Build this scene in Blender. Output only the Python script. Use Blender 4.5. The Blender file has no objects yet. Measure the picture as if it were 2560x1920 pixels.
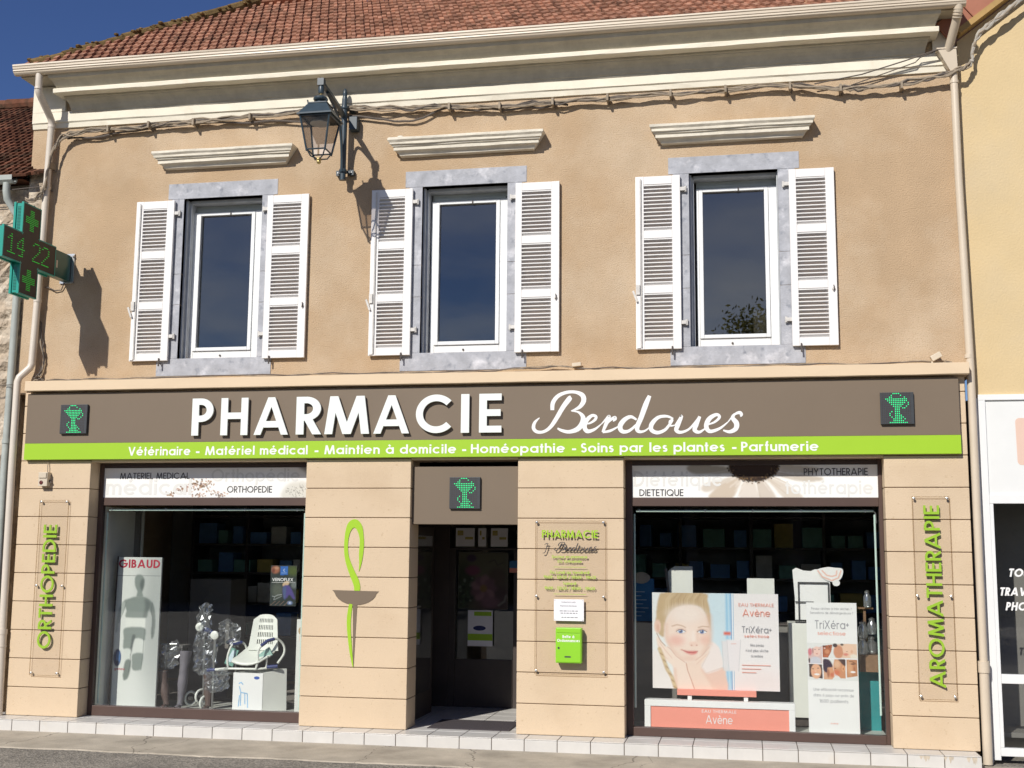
import bpy, bmesh, math, random
import numpy as np
from mathutils import Vector, Matrix, noise
from mathutils.geometry import tessellate_polygon

random.seed(7)
scene = bpy.context.scene
COL = scene.collection

# ------------------------------------------------------------------ camera
cam_d = bpy.data.cameras.new('camera')
cam = bpy.data.objects.new('camera', cam_d)
COL.objects.link(cam)
_r = Vector((0.98180047, 0.18973305, 0.00831898))
_u = Vector((0.01789093, -0.13601032, 0.99054586))
_f = Vector((-0.18907076, 0.97236956, 0.1369295))
cam.matrix_world = Matrix(((_r.x, _u.x, -_f.x, 8.38094), (_r.y, _u.y, -_f.y, -12.91528),
                           (_r.z, _u.z, -_f.z, 2.09482), (0, 0, 0, 1)))
cam_d.sensor_width = 36.0
cam_d.lens = 42.172
cam_d.clip_end = 2000
scene.camera = cam

# ------------------------------------------------------------------ light
SUN_DIR = Vector((0.337, 0.882, -0.66)).normalized()      # the way the light travels
sun_d = bpy.data.lights.new('sun', 'SUN')
sun_d.energy = 4.6
sun_d.angle = math.radians(0.53)
sun_d.color = (1.0, 0.95, 0.88)
sun = bpy.data.objects.new('sun', sun_d)
COL.objects.link(sun)
sun.rotation_euler = SUN_DIR.to_track_quat('-Z', 'Y').to_euler()
sun.location = (0, -20, 20)
world = bpy.data.worlds.new('World')
scene.world = world
world.use_nodes = True
wn = world.node_tree.nodes
sky = wn.new('ShaderNodeTexSky')
sky.sky_type = 'NISHITA'
sky.sun_disc = False
sky.sun_elevation = math.asin(-SUN_DIR.z)
sky.sun_rotation = math.atan2(-SUN_DIR.x, -SUN_DIR.y)
sky.altitude = 300
sky.air_density = 1.0
sky.dust_density = 0.1
sky.ozone_density = 6.0
wn['Background'].inputs['Strength'].default_value = 0.075
hs = wn.new('ShaderNodeHueSaturation')
hs.inputs['Saturation'].default_value = 1.08
hs.inputs['Hue'].default_value = 0.515
world.node_tree.links.new(sky.outputs[0], hs.inputs['Color'])
wl_ = world.node_tree.links
tc = wn.new('ShaderNodeTexCoord')
mpg = wn.new('ShaderNodeMapping'); mpg.inputs['Scale'].default_value = (2.2, 2.2, 6.5)
wl_.new(tc.outputs['Generated'], mpg.inputs['Vector'])
cn_ = wn.new('ShaderNodeTexNoise'); cn_.inputs['Scale'].default_value = 1.6; cn_.inputs['Detail'].default_value = 7; cn_.inputs['Roughness'].default_value = 0.55
wl_.new(mpg.outputs[0], cn_.inputs['Vector'])
cr_ = wn.new('ShaderNodeMapRange'); cr_.inputs['From Min'].default_value = 0.36; cr_.inputs['From Max'].default_value = 0.68; cr_.inputs['To Max'].default_value = 0.95
wl_.new(cn_.outputs['Fac'], cr_.inputs['Value'])
sx_ = wn.new('ShaderNodeSeparateXYZ'); wl_.new(tc.outputs['Generated'], sx_.inputs[0])
ms_ = wn.new('ShaderNodeMapRange'); ms_.inputs['From Min'].default_value = -0.2; ms_.inputs['From Max'].default_value = -0.5   # clouds only over the southern sky
wl_.new(sx_.outputs['Y'], ms_.inputs['Value'])
mz_ = wn.new('ShaderNodeMapRange'); mz_.inputs['From Min'].default_value = 0.42; mz_.inputs['From Max'].default_value = 0.10
wl_.new(sx_.outputs['Z'], mz_.inputs['Value'])
m1_ = wn.new('ShaderNodeMath'); m1_.operation = 'MULTIPLY'; wl_.new(cr_.outputs[0], m1_.inputs[0]); wl_.new(ms_.outputs[0], m1_.inputs[1])
m2_ = wn.new('ShaderNodeMath'); m2_.operation = 'MULTIPLY'; wl_.new(m1_.outputs[0], m2_.inputs[0]); wl_.new(mz_.outputs[0], m2_.inputs[1])
cm_ = wn.new('ShaderNodeMix'); cm_.data_type = 'RGBA'
wl_.new(m2_.outputs[0], cm_.inputs[0]); wl_.new(hs.outputs[0], cm_.inputs[6]); cm_.inputs[7].default_value = (13.5, 13.2, 12.4, 1)
wl_.new(cm_.outputs[2], wn['Background'].inputs['Color'])
vs = scene.view_settings
vs.view_transform = 'Standard'
vs.look = 'None'
vs.exposure = 0.0
vs.gamma = 1.0
scene.cycles.max_bounces = 8
scene.cycles.transparent_max_bounces = 16
scene.cycles.caustics_reflective = False
scene.cycles.caustics_refractive = False

# ------------------------------------------------------------------ materials
MATS = {}


def nodes_of(name):
    m = bpy.data.materials.new(name)
    m.use_nodes = True
    MATS[name] = m
    nt = m.node_tree
    return m, nt, nt.nodes['Principled BSDF'], nt.nodes['Material Output']


def M(name, col, rough=0.6, var=0.12, scale=3.0, bump=0.0, bscale=80.0, metal=0.0, spec=0.4, patch=None, island=0.0,
      emit=0.0, detail=4.0, speck=None):
    """principled material with noise variation in world space; patch=(colour, scale, lo, hi) blends a second colour"""
    m, nt, b, out = nodes_of(name)
    N, L = nt.nodes, nt.links
    geo = N.new('ShaderNodeNewGeometry')
    n1 = N.new('ShaderNodeTexNoise')
    n1.inputs['Scale'].default_value = scale
    n1.inputs['Detail'].default_value = detail
    n1.inputs['Roughness'].default_value = 0.6
    L.new(geo.outputs['Position'], n1.inputs['Vector'])
    mr = N.new('ShaderNodeMapRange')
    mr.inputs['From Min'].default_value = 0.25
    mr.inputs['From Max'].default_value = 0.75
    mr.inputs['To Min'].default_value = 1 - var
    mr.inputs['To Max'].default_value = 1 + var
    L.new(n1.outputs['Fac'], mr.inputs['Value'])
    base = N.new('ShaderNodeRGB')
    base.outputs[0].default_value = (*col, 1)
    src = base.outputs[0]
    if patch:
        pc, ps, lo, hi = patch
        n2 = N.new('ShaderNodeTexNoise')
        n2.inputs['Scale'].default_value = ps
        n2.inputs['Detail'].default_value = 5
        n2.inputs['Roughness'].default_value = 0.62
        L.new(geo.outputs['Position'], n2.inputs['Vector'])
        r2 = N.new('ShaderNodeMapRange')
        r2.inputs['From Min'].default_value = lo
        r2.inputs['From Max'].default_value = hi
        L.new(n2.outputs['Fac'], r2.inputs['Value'])
        mx = N.new('ShaderNodeMix')
        mx.data_type = 'RGBA'
        L.new(r2.outputs[0], mx.inputs[0])
        L.new(src, mx.inputs[6])
        mx.inputs[7].default_value = (*pc, 1)
        src = mx.outputs[2]
    if speck:
        sc_, ss, lo, hi = speck
        n4 = N.new('ShaderNodeTexNoise')
        n4.inputs['Scale'].default_value = ss
        n4.inputs['Detail'].default_value = 3
        L.new(geo.outputs['Position'], n4.inputs['Vector'])
        r4 = N.new('ShaderNodeMapRange')
        r4.inputs['From Min'].default_value = lo
        r4.inputs['From Max'].default_value = hi
        L.new(n4.outputs['Fac'], r4.inputs['Value'])
        mx = N.new('ShaderNodeMix')
        mx.data_type = 'RGBA'
        L.new(r4.outputs[0], mx.inputs[0])
        L.new(src, mx.inputs[6])
        mx.inputs[7].default_value = (*sc_, 1)
        src = mx.outputs[2]
    mul = N.new('ShaderNodeVectorMath')
    mul.operation = 'SCALE'
    L.new(src, mul.inputs[0])
    fac = mr.outputs[0]
    if island:
        ri = N.new('ShaderNodeMapRange')
        ri.inputs['To Min'].default_value = 1 - island
        ri.inputs['To Max'].default_value = 1 + island
        L.new(geo.outputs['Random Per Island'], ri.inputs['Value'])
        mm = N.new('ShaderNodeMath')
        mm.operation = 'MULTIPLY'
        L.new(fac, mm.inputs[0])
        L.new(ri.outputs[0], mm.inputs[1])
        fac = mm.outputs[0]
    L.new(fac, mul.inputs['Scale'])
    L.new(mul.outputs[0], b.inputs['Base Color'])
    b.inputs['Roughness'].default_value = rough
    b.inputs['Metallic'].default_value = metal
    b.inputs['Specular IOR Level'].default_value = spec
    if bump:
        n3 = N.new('ShaderNodeTexNoise')
        n3.inputs['Scale'].default_value = bscale
        n3.inputs['Detail'].default_value = 3
        L.new(geo.outputs['Position'], n3.inputs['Vector'])
        bp = N.new('ShaderNodeBump')
        bp.inputs['Strength'].default_value = 1.0
        bp.inputs['Distance'].default_value = bump
        L.new(n3.outputs['Fac'], bp.inputs['Height'])
        L.new(bp.outputs[0], b.inputs['Normal'])
    if emit:
        b.inputs['Emission Color'].default_value = (*col, 1)
        b.inputs['Emission Strength'].default_value = emit
    return m


def glass(name, tint, refl, rough=0.0, fres=True, haze=0.0):
    m, nt, b, out = nodes_of(name)
    N, L = nt.nodes, nt.links
    N.remove(b)
    tr = N.new('ShaderNodeBsdfTransparent')
    tr.inputs[0].default_value = (*tint, 1)
    gl = N.new('ShaderNodeBsdfGlossy')
    gl.inputs['Roughness'].default_value = rough
    gl.inputs['Color'].default_value = (0.95, 0.97, 1, 1)
    mix = N.new('ShaderNodeMixShader')
    if fres:
        fr = N.new('ShaderNodeLayerWeight')          # same from both sides of the thin pane
        pw = N.new('ShaderNodeMath')
        pw.operation = 'POWER'
        pw.inputs[1].default_value = 4.0
        L.new(fr.outputs['Facing'], pw.inputs[0])
        ad = N.new('ShaderNodeMath')
        ad.operation = 'MULTIPLY_ADD'
        ad.use_clamp = True
        ad.inputs[1].default_value = 0.6 * refl
        ad.inputs[2].default_value = 0.04 * refl
        L.new(pw.outputs[0], ad.inputs[0])
        L.new(ad.outputs[0], mix.inputs[0])
    else:
        mix.inputs[0].default_value = refl
    L.new(tr.outputs[0], mix.inputs[1])
    L.new(gl.outputs[0], mix.inputs[2])
    if haze:
        df = N.new('ShaderNodeBsdfDiffuse')
        df.inputs[0].default_value = (0.75, 0.77, 0.78, 1)
        mh = N.new('ShaderNodeMixShader')
        mh.inputs[0].default_value = haze
        L.new(mix.outputs[0], mh.inputs[1])
        L.new(df.outputs[0], mh.inputs[2])
        mix = mh
    L.new(mix.outputs[0], out.inputs['Surface'])
    return m


M('render', (0.485, 0.35, 0.22), 0.95, 0.07, 2.1, bump=0.010, bscale=70, spec=0.1,
  patch=((0.585, 0.465, 0.33), 0.75, 0.42, 0.70), speck=((0.385, 0.265, 0.155), 85, 0.54, 0.74))
M('pier_render', (0.64, 0.505, 0.352), 0.92, 0.04, 1.5, bump=0.004, bscale=75, spec=0.1, island=0.02, patch=((0.58, 0.445, 0.30), 1.3, 0.52, 0.8), speck=((0.55, 0.42, 0.28), 30, 0.66, 0.74))
M('joint', (0.20, 0.13, 0.08), 0.95, 0.1)
M('ledge_paint', (0.70, 0.55, 0.375), 0.7, 0.03, 2.0, bump=0.001, bscale=60)
M('taupe', (0.185, 0.142, 0.100), 0.5, 0.03, 1.5, spec=0.3)
M('brown_frame', (0.085, 0.052, 0.042), 0.45, 0.08, 3)
M('dark_frame', (0.05, 0.034, 0.03), 0.5, 0.08, 3)
M('green', (0.335, 0.56, 0.030), 0.45, 0.03, 1.2, spec=0.3)
M('green_edge', (0.29, 0.49, 0.03), 0.5, 0.03)
M('white_letter', (0.80, 0.84, 0.80), 0.4, 0.02)
M('white_print', (0.82, 0.82, 0.80), 0.5, 0.02)
M('stone', (0.405, 0.415, 0.445), 0.8, 0.22, 7, bump=0.004, bscale=60, spec=0.2, detail=8.0,
  patch=((0.62, 0.62, 0.645), 4.0, 0.54, 0.70), speck=((0.27, 0.285, 0.32), 11, 0.58, 0.72))
M('stone_reveal', (0.50, 0.52, 0.54), 0.85, 0.15, 8, bump=0.002)
M('shutter_paint', (0.80, 0.785, 0.765), 0.5, 0.03, 4)
M('shutter_slat', (0.78, 0.765, 0.745), 0.55, 0.04, 4)
M('pvc', (0.80, 0.81, 0.80), 0.35, 0.02)
M('iron', (0.10, 0.085, 0.075), 0.6, 0.2, 20)
M('white_iron', (0.62, 0.60, 0.56), 0.5, 0.2, 20)
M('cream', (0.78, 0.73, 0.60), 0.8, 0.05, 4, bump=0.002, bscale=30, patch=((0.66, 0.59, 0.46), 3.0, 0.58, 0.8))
M('cornice_shaded', (0.56, 0.51, 0.40), 0.85, 0.10, 9, bump=0.004, bscale=30, patch=((0.47, 0.425, 0.33), 2.5, 0.45, 0.75))  # cream with the shade of the coves put into its colour, plus random blotches
M('hood_paint', (0.70, 0.65, 0.54), 0.8, 0.12, 8, bump=0.006, bscale=18)
M('gutter_metal', (0.62, 0.53, 0.41), 0.38, 0.04, 3, spec=0.5)
M('gutter_pale', (0.66, 0.59, 0.50), 0.4, 0.05, 3, spec=0.5)
M('tile', (0.33, 0.165, 0.108), 0.9, 0.28, 7, bump=0.004, bscale=60, island=0.30, spec=0.1,
  patch=((0.11, 0.07, 0.05), 3.0, 0.54, 0.76), speck=((0.40, 0.27, 0.17), 14, 0.62, 0.75))
M('tile_old', (0.15, 0.065, 0.04), 0.95, 0.3, 7, bump=0.006, bscale=50, island=0.45, spec=0.1,
  patch=((0.07, 0.045, 0.03), 4.0, 0.45, 0.65))
M('moss_tile', (0.17, 0.115, 0.05), 0.95, 0.35, 14, bump=0.01, bscale=40, island=0.3, spec=0.1)
M('flat_tile', (0.36, 0.15, 0.095), 0.85, 0.1, 6, island=0.1)
M('yellow_wall', (0.635, 0.495, 0.285), 0.9, 0.05, 1.6, bump=0.004, bscale=45, spec=0.1, patch=((0.60, 0.485, 0.31), 0.9, 0.45, 0.75))
M('ochre_wood', (0.42, 0.27, 0.10), 0.8, 0.2, 6)
M('rubble', (0.44, 0.36, 0.27), 0.95, 0.3, 9, bump=0.05, bscale=14, spec=0.1, patch=((0.60, 0.53, 0.43), 2.2, 0.5, 0.62))
M('grey_pipe', (0.40, 0.43, 0.40), 0.5, 0.15, 6)
M('cable', (0.30, 0.245, 0.18), 0.8, 0.3, 12)
M('cable_pale', (0.40, 0.37, 0.32), 0.8, 0.25, 12)
M('cable_dark', (0.12, 0.10, 0.085), 0.8, 0.3, 12)
M('lamp_paint', (0.035, 0.055, 0.07), 0.38, 0.15, 12, spec=0.5)
M('brass', (0.55, 0.42, 0.18), 0.35, 0.1, metal=0.8)
M('steel', (0.62, 0.62, 0.60), 0.3, 0.1, 10, metal=0.9)
M('teal', (0.012, 0.30, 0.235), 0.35, 0.06, 6, spec=0.5)
M('teal_dark', (0.012, 0.085, 0.065), 0.28, 0.1, 6, spec=0.6)
M('cross_face', (0.022, 0.014, 0.012), 0.45, 0.1)
M('led_face', (0.045, 0.05, 0.055), 0.5, 0.1, 30)
M('led_green', (0.02, 0.70, 0.22), 0.4, 0.0, emit=1.0)
M('led_dim', (0.012, 0.42, 0.03), 0.4, 0.0, emit=0.95)
M('tile_white', (0.62, 0.605, 0.57), 0.35, 0.06, 5, island=0.035, spec=0.5, patch=((0.60, 0.55, 0.46), 2.0, 0.62, 0.8))
M('rust_stain', (0.53, 0.46, 0.36), 0.6, 0.2, 20)
M('grout', (0.16, 0.14, 0.12), 0.95, 0.15)
M('paper', (0.82, 0.81, 0.83), 0.7, 0.01)
M('ink', (0.05, 0.05, 0.055), 0.6, 0.0)
M('ink_grey', (0.28, 0.28, 0.30), 0.6, 0.0)
M('ghost', (0.69, 0.69, 0.665), 0.6, 0.0)
M('petal', (0.47, 0.41, 0.335), 0.6, 0.15, 10)
M('flower_heart', (0.05, 0.032, 0.02), 0.7, 0.6, 45)
M('capsule', (0.36, 0.20, 0.12), 0.6, 0.5, 40)
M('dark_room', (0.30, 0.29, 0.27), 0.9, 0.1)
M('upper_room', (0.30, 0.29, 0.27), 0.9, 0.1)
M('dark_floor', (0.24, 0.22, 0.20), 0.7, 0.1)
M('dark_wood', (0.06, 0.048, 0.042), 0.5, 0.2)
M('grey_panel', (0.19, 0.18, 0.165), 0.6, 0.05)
M('white_panel', (0.72, 0.73, 0.68), 0.5, 0.05)
M('sill_floor', (0.50, 0.51, 0.47), 0.5, 0.06)
M('tube', (0.62, 0.78, 0.70), 0.3, 0.03)
M('coral', (0.84, 0.31, 0.235), 0.5, 0.02)
M('coral_ink', (0.78, 0.30, 0.22), 0.5, 0.02)
M('red_ink', (0.42, 0.03, 0.06), 0.5, 0.02)
M('blue_card', (0.03, 0.16, 0.36), 0.5, 0.08)
M('blue_print', (0.035, 0.10, 0.40), 0.5, 0.05)
M('navy', (0.015, 0.025, 0.12), 0.5, 0.1)
M('sky_print', (0.60, 0.72, 0.78), 0.5, 0.08, 5)
M('water_print', (0.25, 0.48, 0.72), 0.5, 0.3, 14)
M('skin', (0.80, 0.60, 0.49), 0.5, 0.03, 4)
M('skin_light', (0.82, 0.67, 0.58), 0.5, 0.03, 4)
M('skin_blush', (0.80, 0.53, 0.45), 0.5, 0.03, 4)
M('skin_dark', (0.32, 0.15, 0.085), 0.5, 0.1, 20)
M('hair', (0.52, 0.37, 0.21), 0.5, 0.35, 28)
M('hair_light', (0.66, 0.52, 0.34), 0.5, 0.3, 30)
M('hair_dark', (0.035, 0.02, 0.015), 0.5, 0.3, 20)
M('lip', (0.66, 0.24, 0.22), 0.5, 0.02)
M('eye', (0.18, 0.25, 0.42), 0.5, 0.05)
M('shirt', (0.80, 0.74, 0.71), 0.5, 0.05, 6)
M('manikin', (0.27, 0.28, 0.265), 0.6, 0.12, 8)
M('manikin_dark', (0.15, 0.15, 0.14), 0.6, 0.1, 8)
M('chair_plastic', (0.75, 0.77, 0.70), 0.4, 0.03)
M('pad_green', (0.30, 0.48, 0.43), 0.6, 0.06)
M('rubber_blue', (0.02, 0.035, 0.16), 0.5, 0.1)
M('stocking', (0.10, 0.065, 0.055), 0.6, 0.2, 8)
M('stocking_grey', (0.16, 0.15, 0.17), 0.6, 0.15, 8)
M('teal_cloth', (0.02, 0.26, 0.27), 0.7, 0.1)
M('wood', (0.22, 0.13, 0.07), 0.6, 0.2, 20)
M('carton_a', (0.50, 0.50, 0.46), 0.7, 0.15, 9)
M('carton_b', (0.11, 0.24, 0.48), 0.7, 0.15, 9)
M('carton_c', (0.45, 0.37, 0.11), 0.7, 0.15, 9)
M('carton_d', (0.18, 0.38, 0.32), 0.7, 0.15, 9)
M('leaf_dead', (0.36, 0.14, 0.05), 0.7, 0.25, 30)
M('mat_fibre', (0.07, 0.06, 0.065), 0.95, 0.2, 60, bump=0.01, bscale=120)
M('bark', (0.10, 0.075, 0.055), 0.95, 0.3, 8, bump=0.03, bscale=20)
M('leaf_a', (0.08, 0.11, 0.03), 0.6, 0.2, 2, island=0.5)
M('leaf_b', (0.12, 0.115, 0.035), 0.6, 0.2, 2, island=0.5)
M('added_hedge_leaf', (0.014, 0.022, 0.010), 0.7, 0.2, 2, island=0.5)
M('mailbox_green', (0.26, 0.60, 0.03), 0.4, 0.03)
M('beige_plastic', (0.60, 0.52, 0.40), 0.5, 0.06)
M('red_lens', (0.12, 0.03, 0.025), 0.3, 0.1)
M('alu_white', (0.78, 0.79, 0.78), 0.35, 0.03, 3, spec=0.5)
M('panel_white', (0.74, 0.75, 0.73), 0.5, 0.03)
M('logo_pink', (0.72, 0.52, 0.42), 0.5, 0.03)
M('shade_grey', (0.42, 0.45, 0.43), 0.6, 0.15)
glass('shop_glass', (0.985, 0.995, 0.99), 1.35)
glass('house_glass', (0.62, 0.62, 0.60), 0.125, fres=False)
glass('lamp_glass', (0.62, 0.59, 0.57), 0.03, rough=0.35, fres=False)
glass('plexi', (0.987, 0.982, 0.978), 0.5)
glass('plexi_edge', (0.72, 0.66, 0.58), 0.6)
glass('film', (0.90, 0.92, 0.92), 0.26, rough=0.25, fres=False, haze=0.05)
glass('clear_jar', (0.80, 0.84, 0.82), 0.30, rough=0.1, fres=False, haze=0.12)


def pavement_mat():
    m, nt, b, out = nodes_of('pavement_concrete')
    N, L = nt.nodes, nt.links
    geo = N.new('ShaderNodeNewGeometry')
    n1 = N.new('ShaderNodeTexNoise'); n1.inputs['Scale'].default_value = 1.6; n1.inputs['Detail'].default_value = 8
    n1.inputs['Roughness'].default_value = 0.65
    L.new(geo.outputs['Position'], n1.inputs['Vector'])
    r = N.new('ShaderNodeValToRGB')
    r.color_ramp.elements[0].position = 0.32; r.color_ramp.elements[0].color = (0.30, 0.265, 0.21, 1)
    r.color_ramp.elements[1].position = 0.68; r.color_ramp.elements[1].color = (0.53, 0.47, 0.375, 1)
    L.new(n1.outputs['Fac'], r.inputs[0])
    n2 = N.new('ShaderNodeTexNoise'); n2.inputs['Scale'].default_value = 60; n2.inputs['Detail'].default_value = 3
    L.new(geo.outputs['Position'], n2.inputs['Vector'])
    m2 = N.new('ShaderNodeMapRange'); m2.inputs['To Min'].default_value = 0.82; m2.inputs['To Max'].default_value = 1.18
    L.new(n2.outputs['Fac'], m2.inputs['Value'])
    sc = N.new('ShaderNodeVectorMath'); sc.operation = 'SCALE'
    L.new(r.outputs[0], sc.inputs[0]); L.new(m2.outputs[0], sc.inputs['Scale'])
    # cracks: warped voronoi edges
    n3 = N.new('ShaderNodeTexNoise'); n3.inputs['Scale'].default_value = 2.2; n3.inputs['Detail'].default_value = 6
    L.new(geo.outputs['Position'], n3.inputs['Vector'])
    ad = N.new('ShaderNodeVectorMath'); ad.operation = 'MULTIPLY_ADD'
    L.new(n3.outputs['Color'], ad.inputs[0]); ad.inputs[1].default_value = (0.55, 0.55, 0)
    L.new(geo.outputs['Position'], ad.inputs[2])
    mp = N.new('ShaderNodeMapping'); mp.inputs['Scale'].default_value = (0.62, 0.16, 0.0)
    L.new(ad.outputs[0], mp.inputs['Vector'])
    vo = N.new('ShaderNodeTexVoronoi'); vo.feature = 'DISTANCE_TO_EDGE'; vo.inputs['Scale'].default_value = 1.0
    L.new(mp.outputs[0], vo.inputs['Vector'])
    cr = N.new('ShaderNodeMapRange'); cr.inputs['From Min'].default_value = 0.0006; cr.inputs['From Max'].default_value = 0.0032
    cr.inputs['To Min'].default_value = 0.75; cr.inputs['To Max'].default_value = 0.0
    L.new(vo.outputs['Distance'], cr.inputs['Value'])
    mx = N.new('ShaderNodeMix'); mx.data_type = 'RGBA'
    L.new(cr.outputs[0], mx.inputs[0]); L.new(sc.outputs[0], mx.inputs[6]); mx.inputs[7].default_value = (0.10, 0.085, 0.07, 1)
    L.new(mx.outputs[2], b.inputs['Base Color'])
    b.inputs['Roughness'].default_value = 0.9
    bp = N.new('ShaderNodeBump'); bp.inputs['Distance'].default_value = 0.004
    L.new(n2.outputs['Fac'], bp.inputs['Height']); L.new(bp.outputs[0], b.inputs['Normal'])


def asphalt_mat():
    m, nt, b, out = nodes_of('asphalt')
    N, L = nt.nodes, nt.links
    geo = N.new('ShaderNodeNewGeometry')
    n1 = N.new('ShaderNodeTexNoise'); n1.inputs['Scale'].default_value = 1.1; n1.inputs['Detail'].default_value = 6
    L.new(geo.outputs['Position'], n1.inputs['Vector'])
    v = N.new('ShaderNodeTexVoronoi'); v.inputs['Scale'].default_value = 55
    L.new(geo.outputs['Position'], v.inputs['Vector'])
    r = N.new('ShaderNodeValToRGB')
    r.color_ramp.elements[0].position = 0.3; r.color_ramp.elements[0].color = (0.155, 0.143, 0.122, 1)
    r.color_ramp.elements[1].position = 0.7; r.color_ramp.elements[1].color = (0.27, 0.245, 0.205, 1)
    L.new(n1.outputs['Fac'], r.inputs[0])
    mr = N.new('ShaderNodeMapRange'); mr.inputs['To Min'].default_value = 0.55; mr.inputs['To Max'].default_value = 1.6
    sp = N.new('ShaderNodeSeparateColor'); L.new(v.outputs['Color'], sp.inputs[0]); L.new(sp.outputs[0], mr.inputs['Value'])
    sc = N.new('ShaderNodeVectorMath'); sc.operation = 'SCALE'
    L.new(r.outputs[0], sc.inputs[0]); L.new(mr.outputs[0], sc.inputs['Scale'])
    L.new(sc.outputs[0], b.inputs['Base Color'])
    b.inputs['Roughness'].default_value = 0.9
    bp = N.new('ShaderNodeBump'); bp.inputs['Distance'].default_value = 0.008
    L.new(v.outputs['Distance'], bp.inputs['Height']); L.new(bp.outputs[0], b.inputs['Normal'])


pavement_mat()
asphalt_mat()
for nm in ('leaf_a', 'leaf_b'):
    nt_ = MATS[nm].node_tree
    pb = nt_.nodes['Principled BSDF']
    tl = nt_.nodes.new('ShaderNodeBsdfTranslucent')
    tl.inputs[0].default_value = (0.22, 0.20, 0.05, 1)
    mx_ = nt_.nodes.new('ShaderNodeMixShader')
    mx_.inputs[0].default_value = 0.5
    nt_.links.new(pb.outputs[0], mx_.inputs[1])
    nt_.links.new(tl.outputs[0], mx_.inputs[2])
    nt_.links.new(mx_.outputs[0], nt_.nodes['Material Output'].inputs['Surface'])


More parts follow.
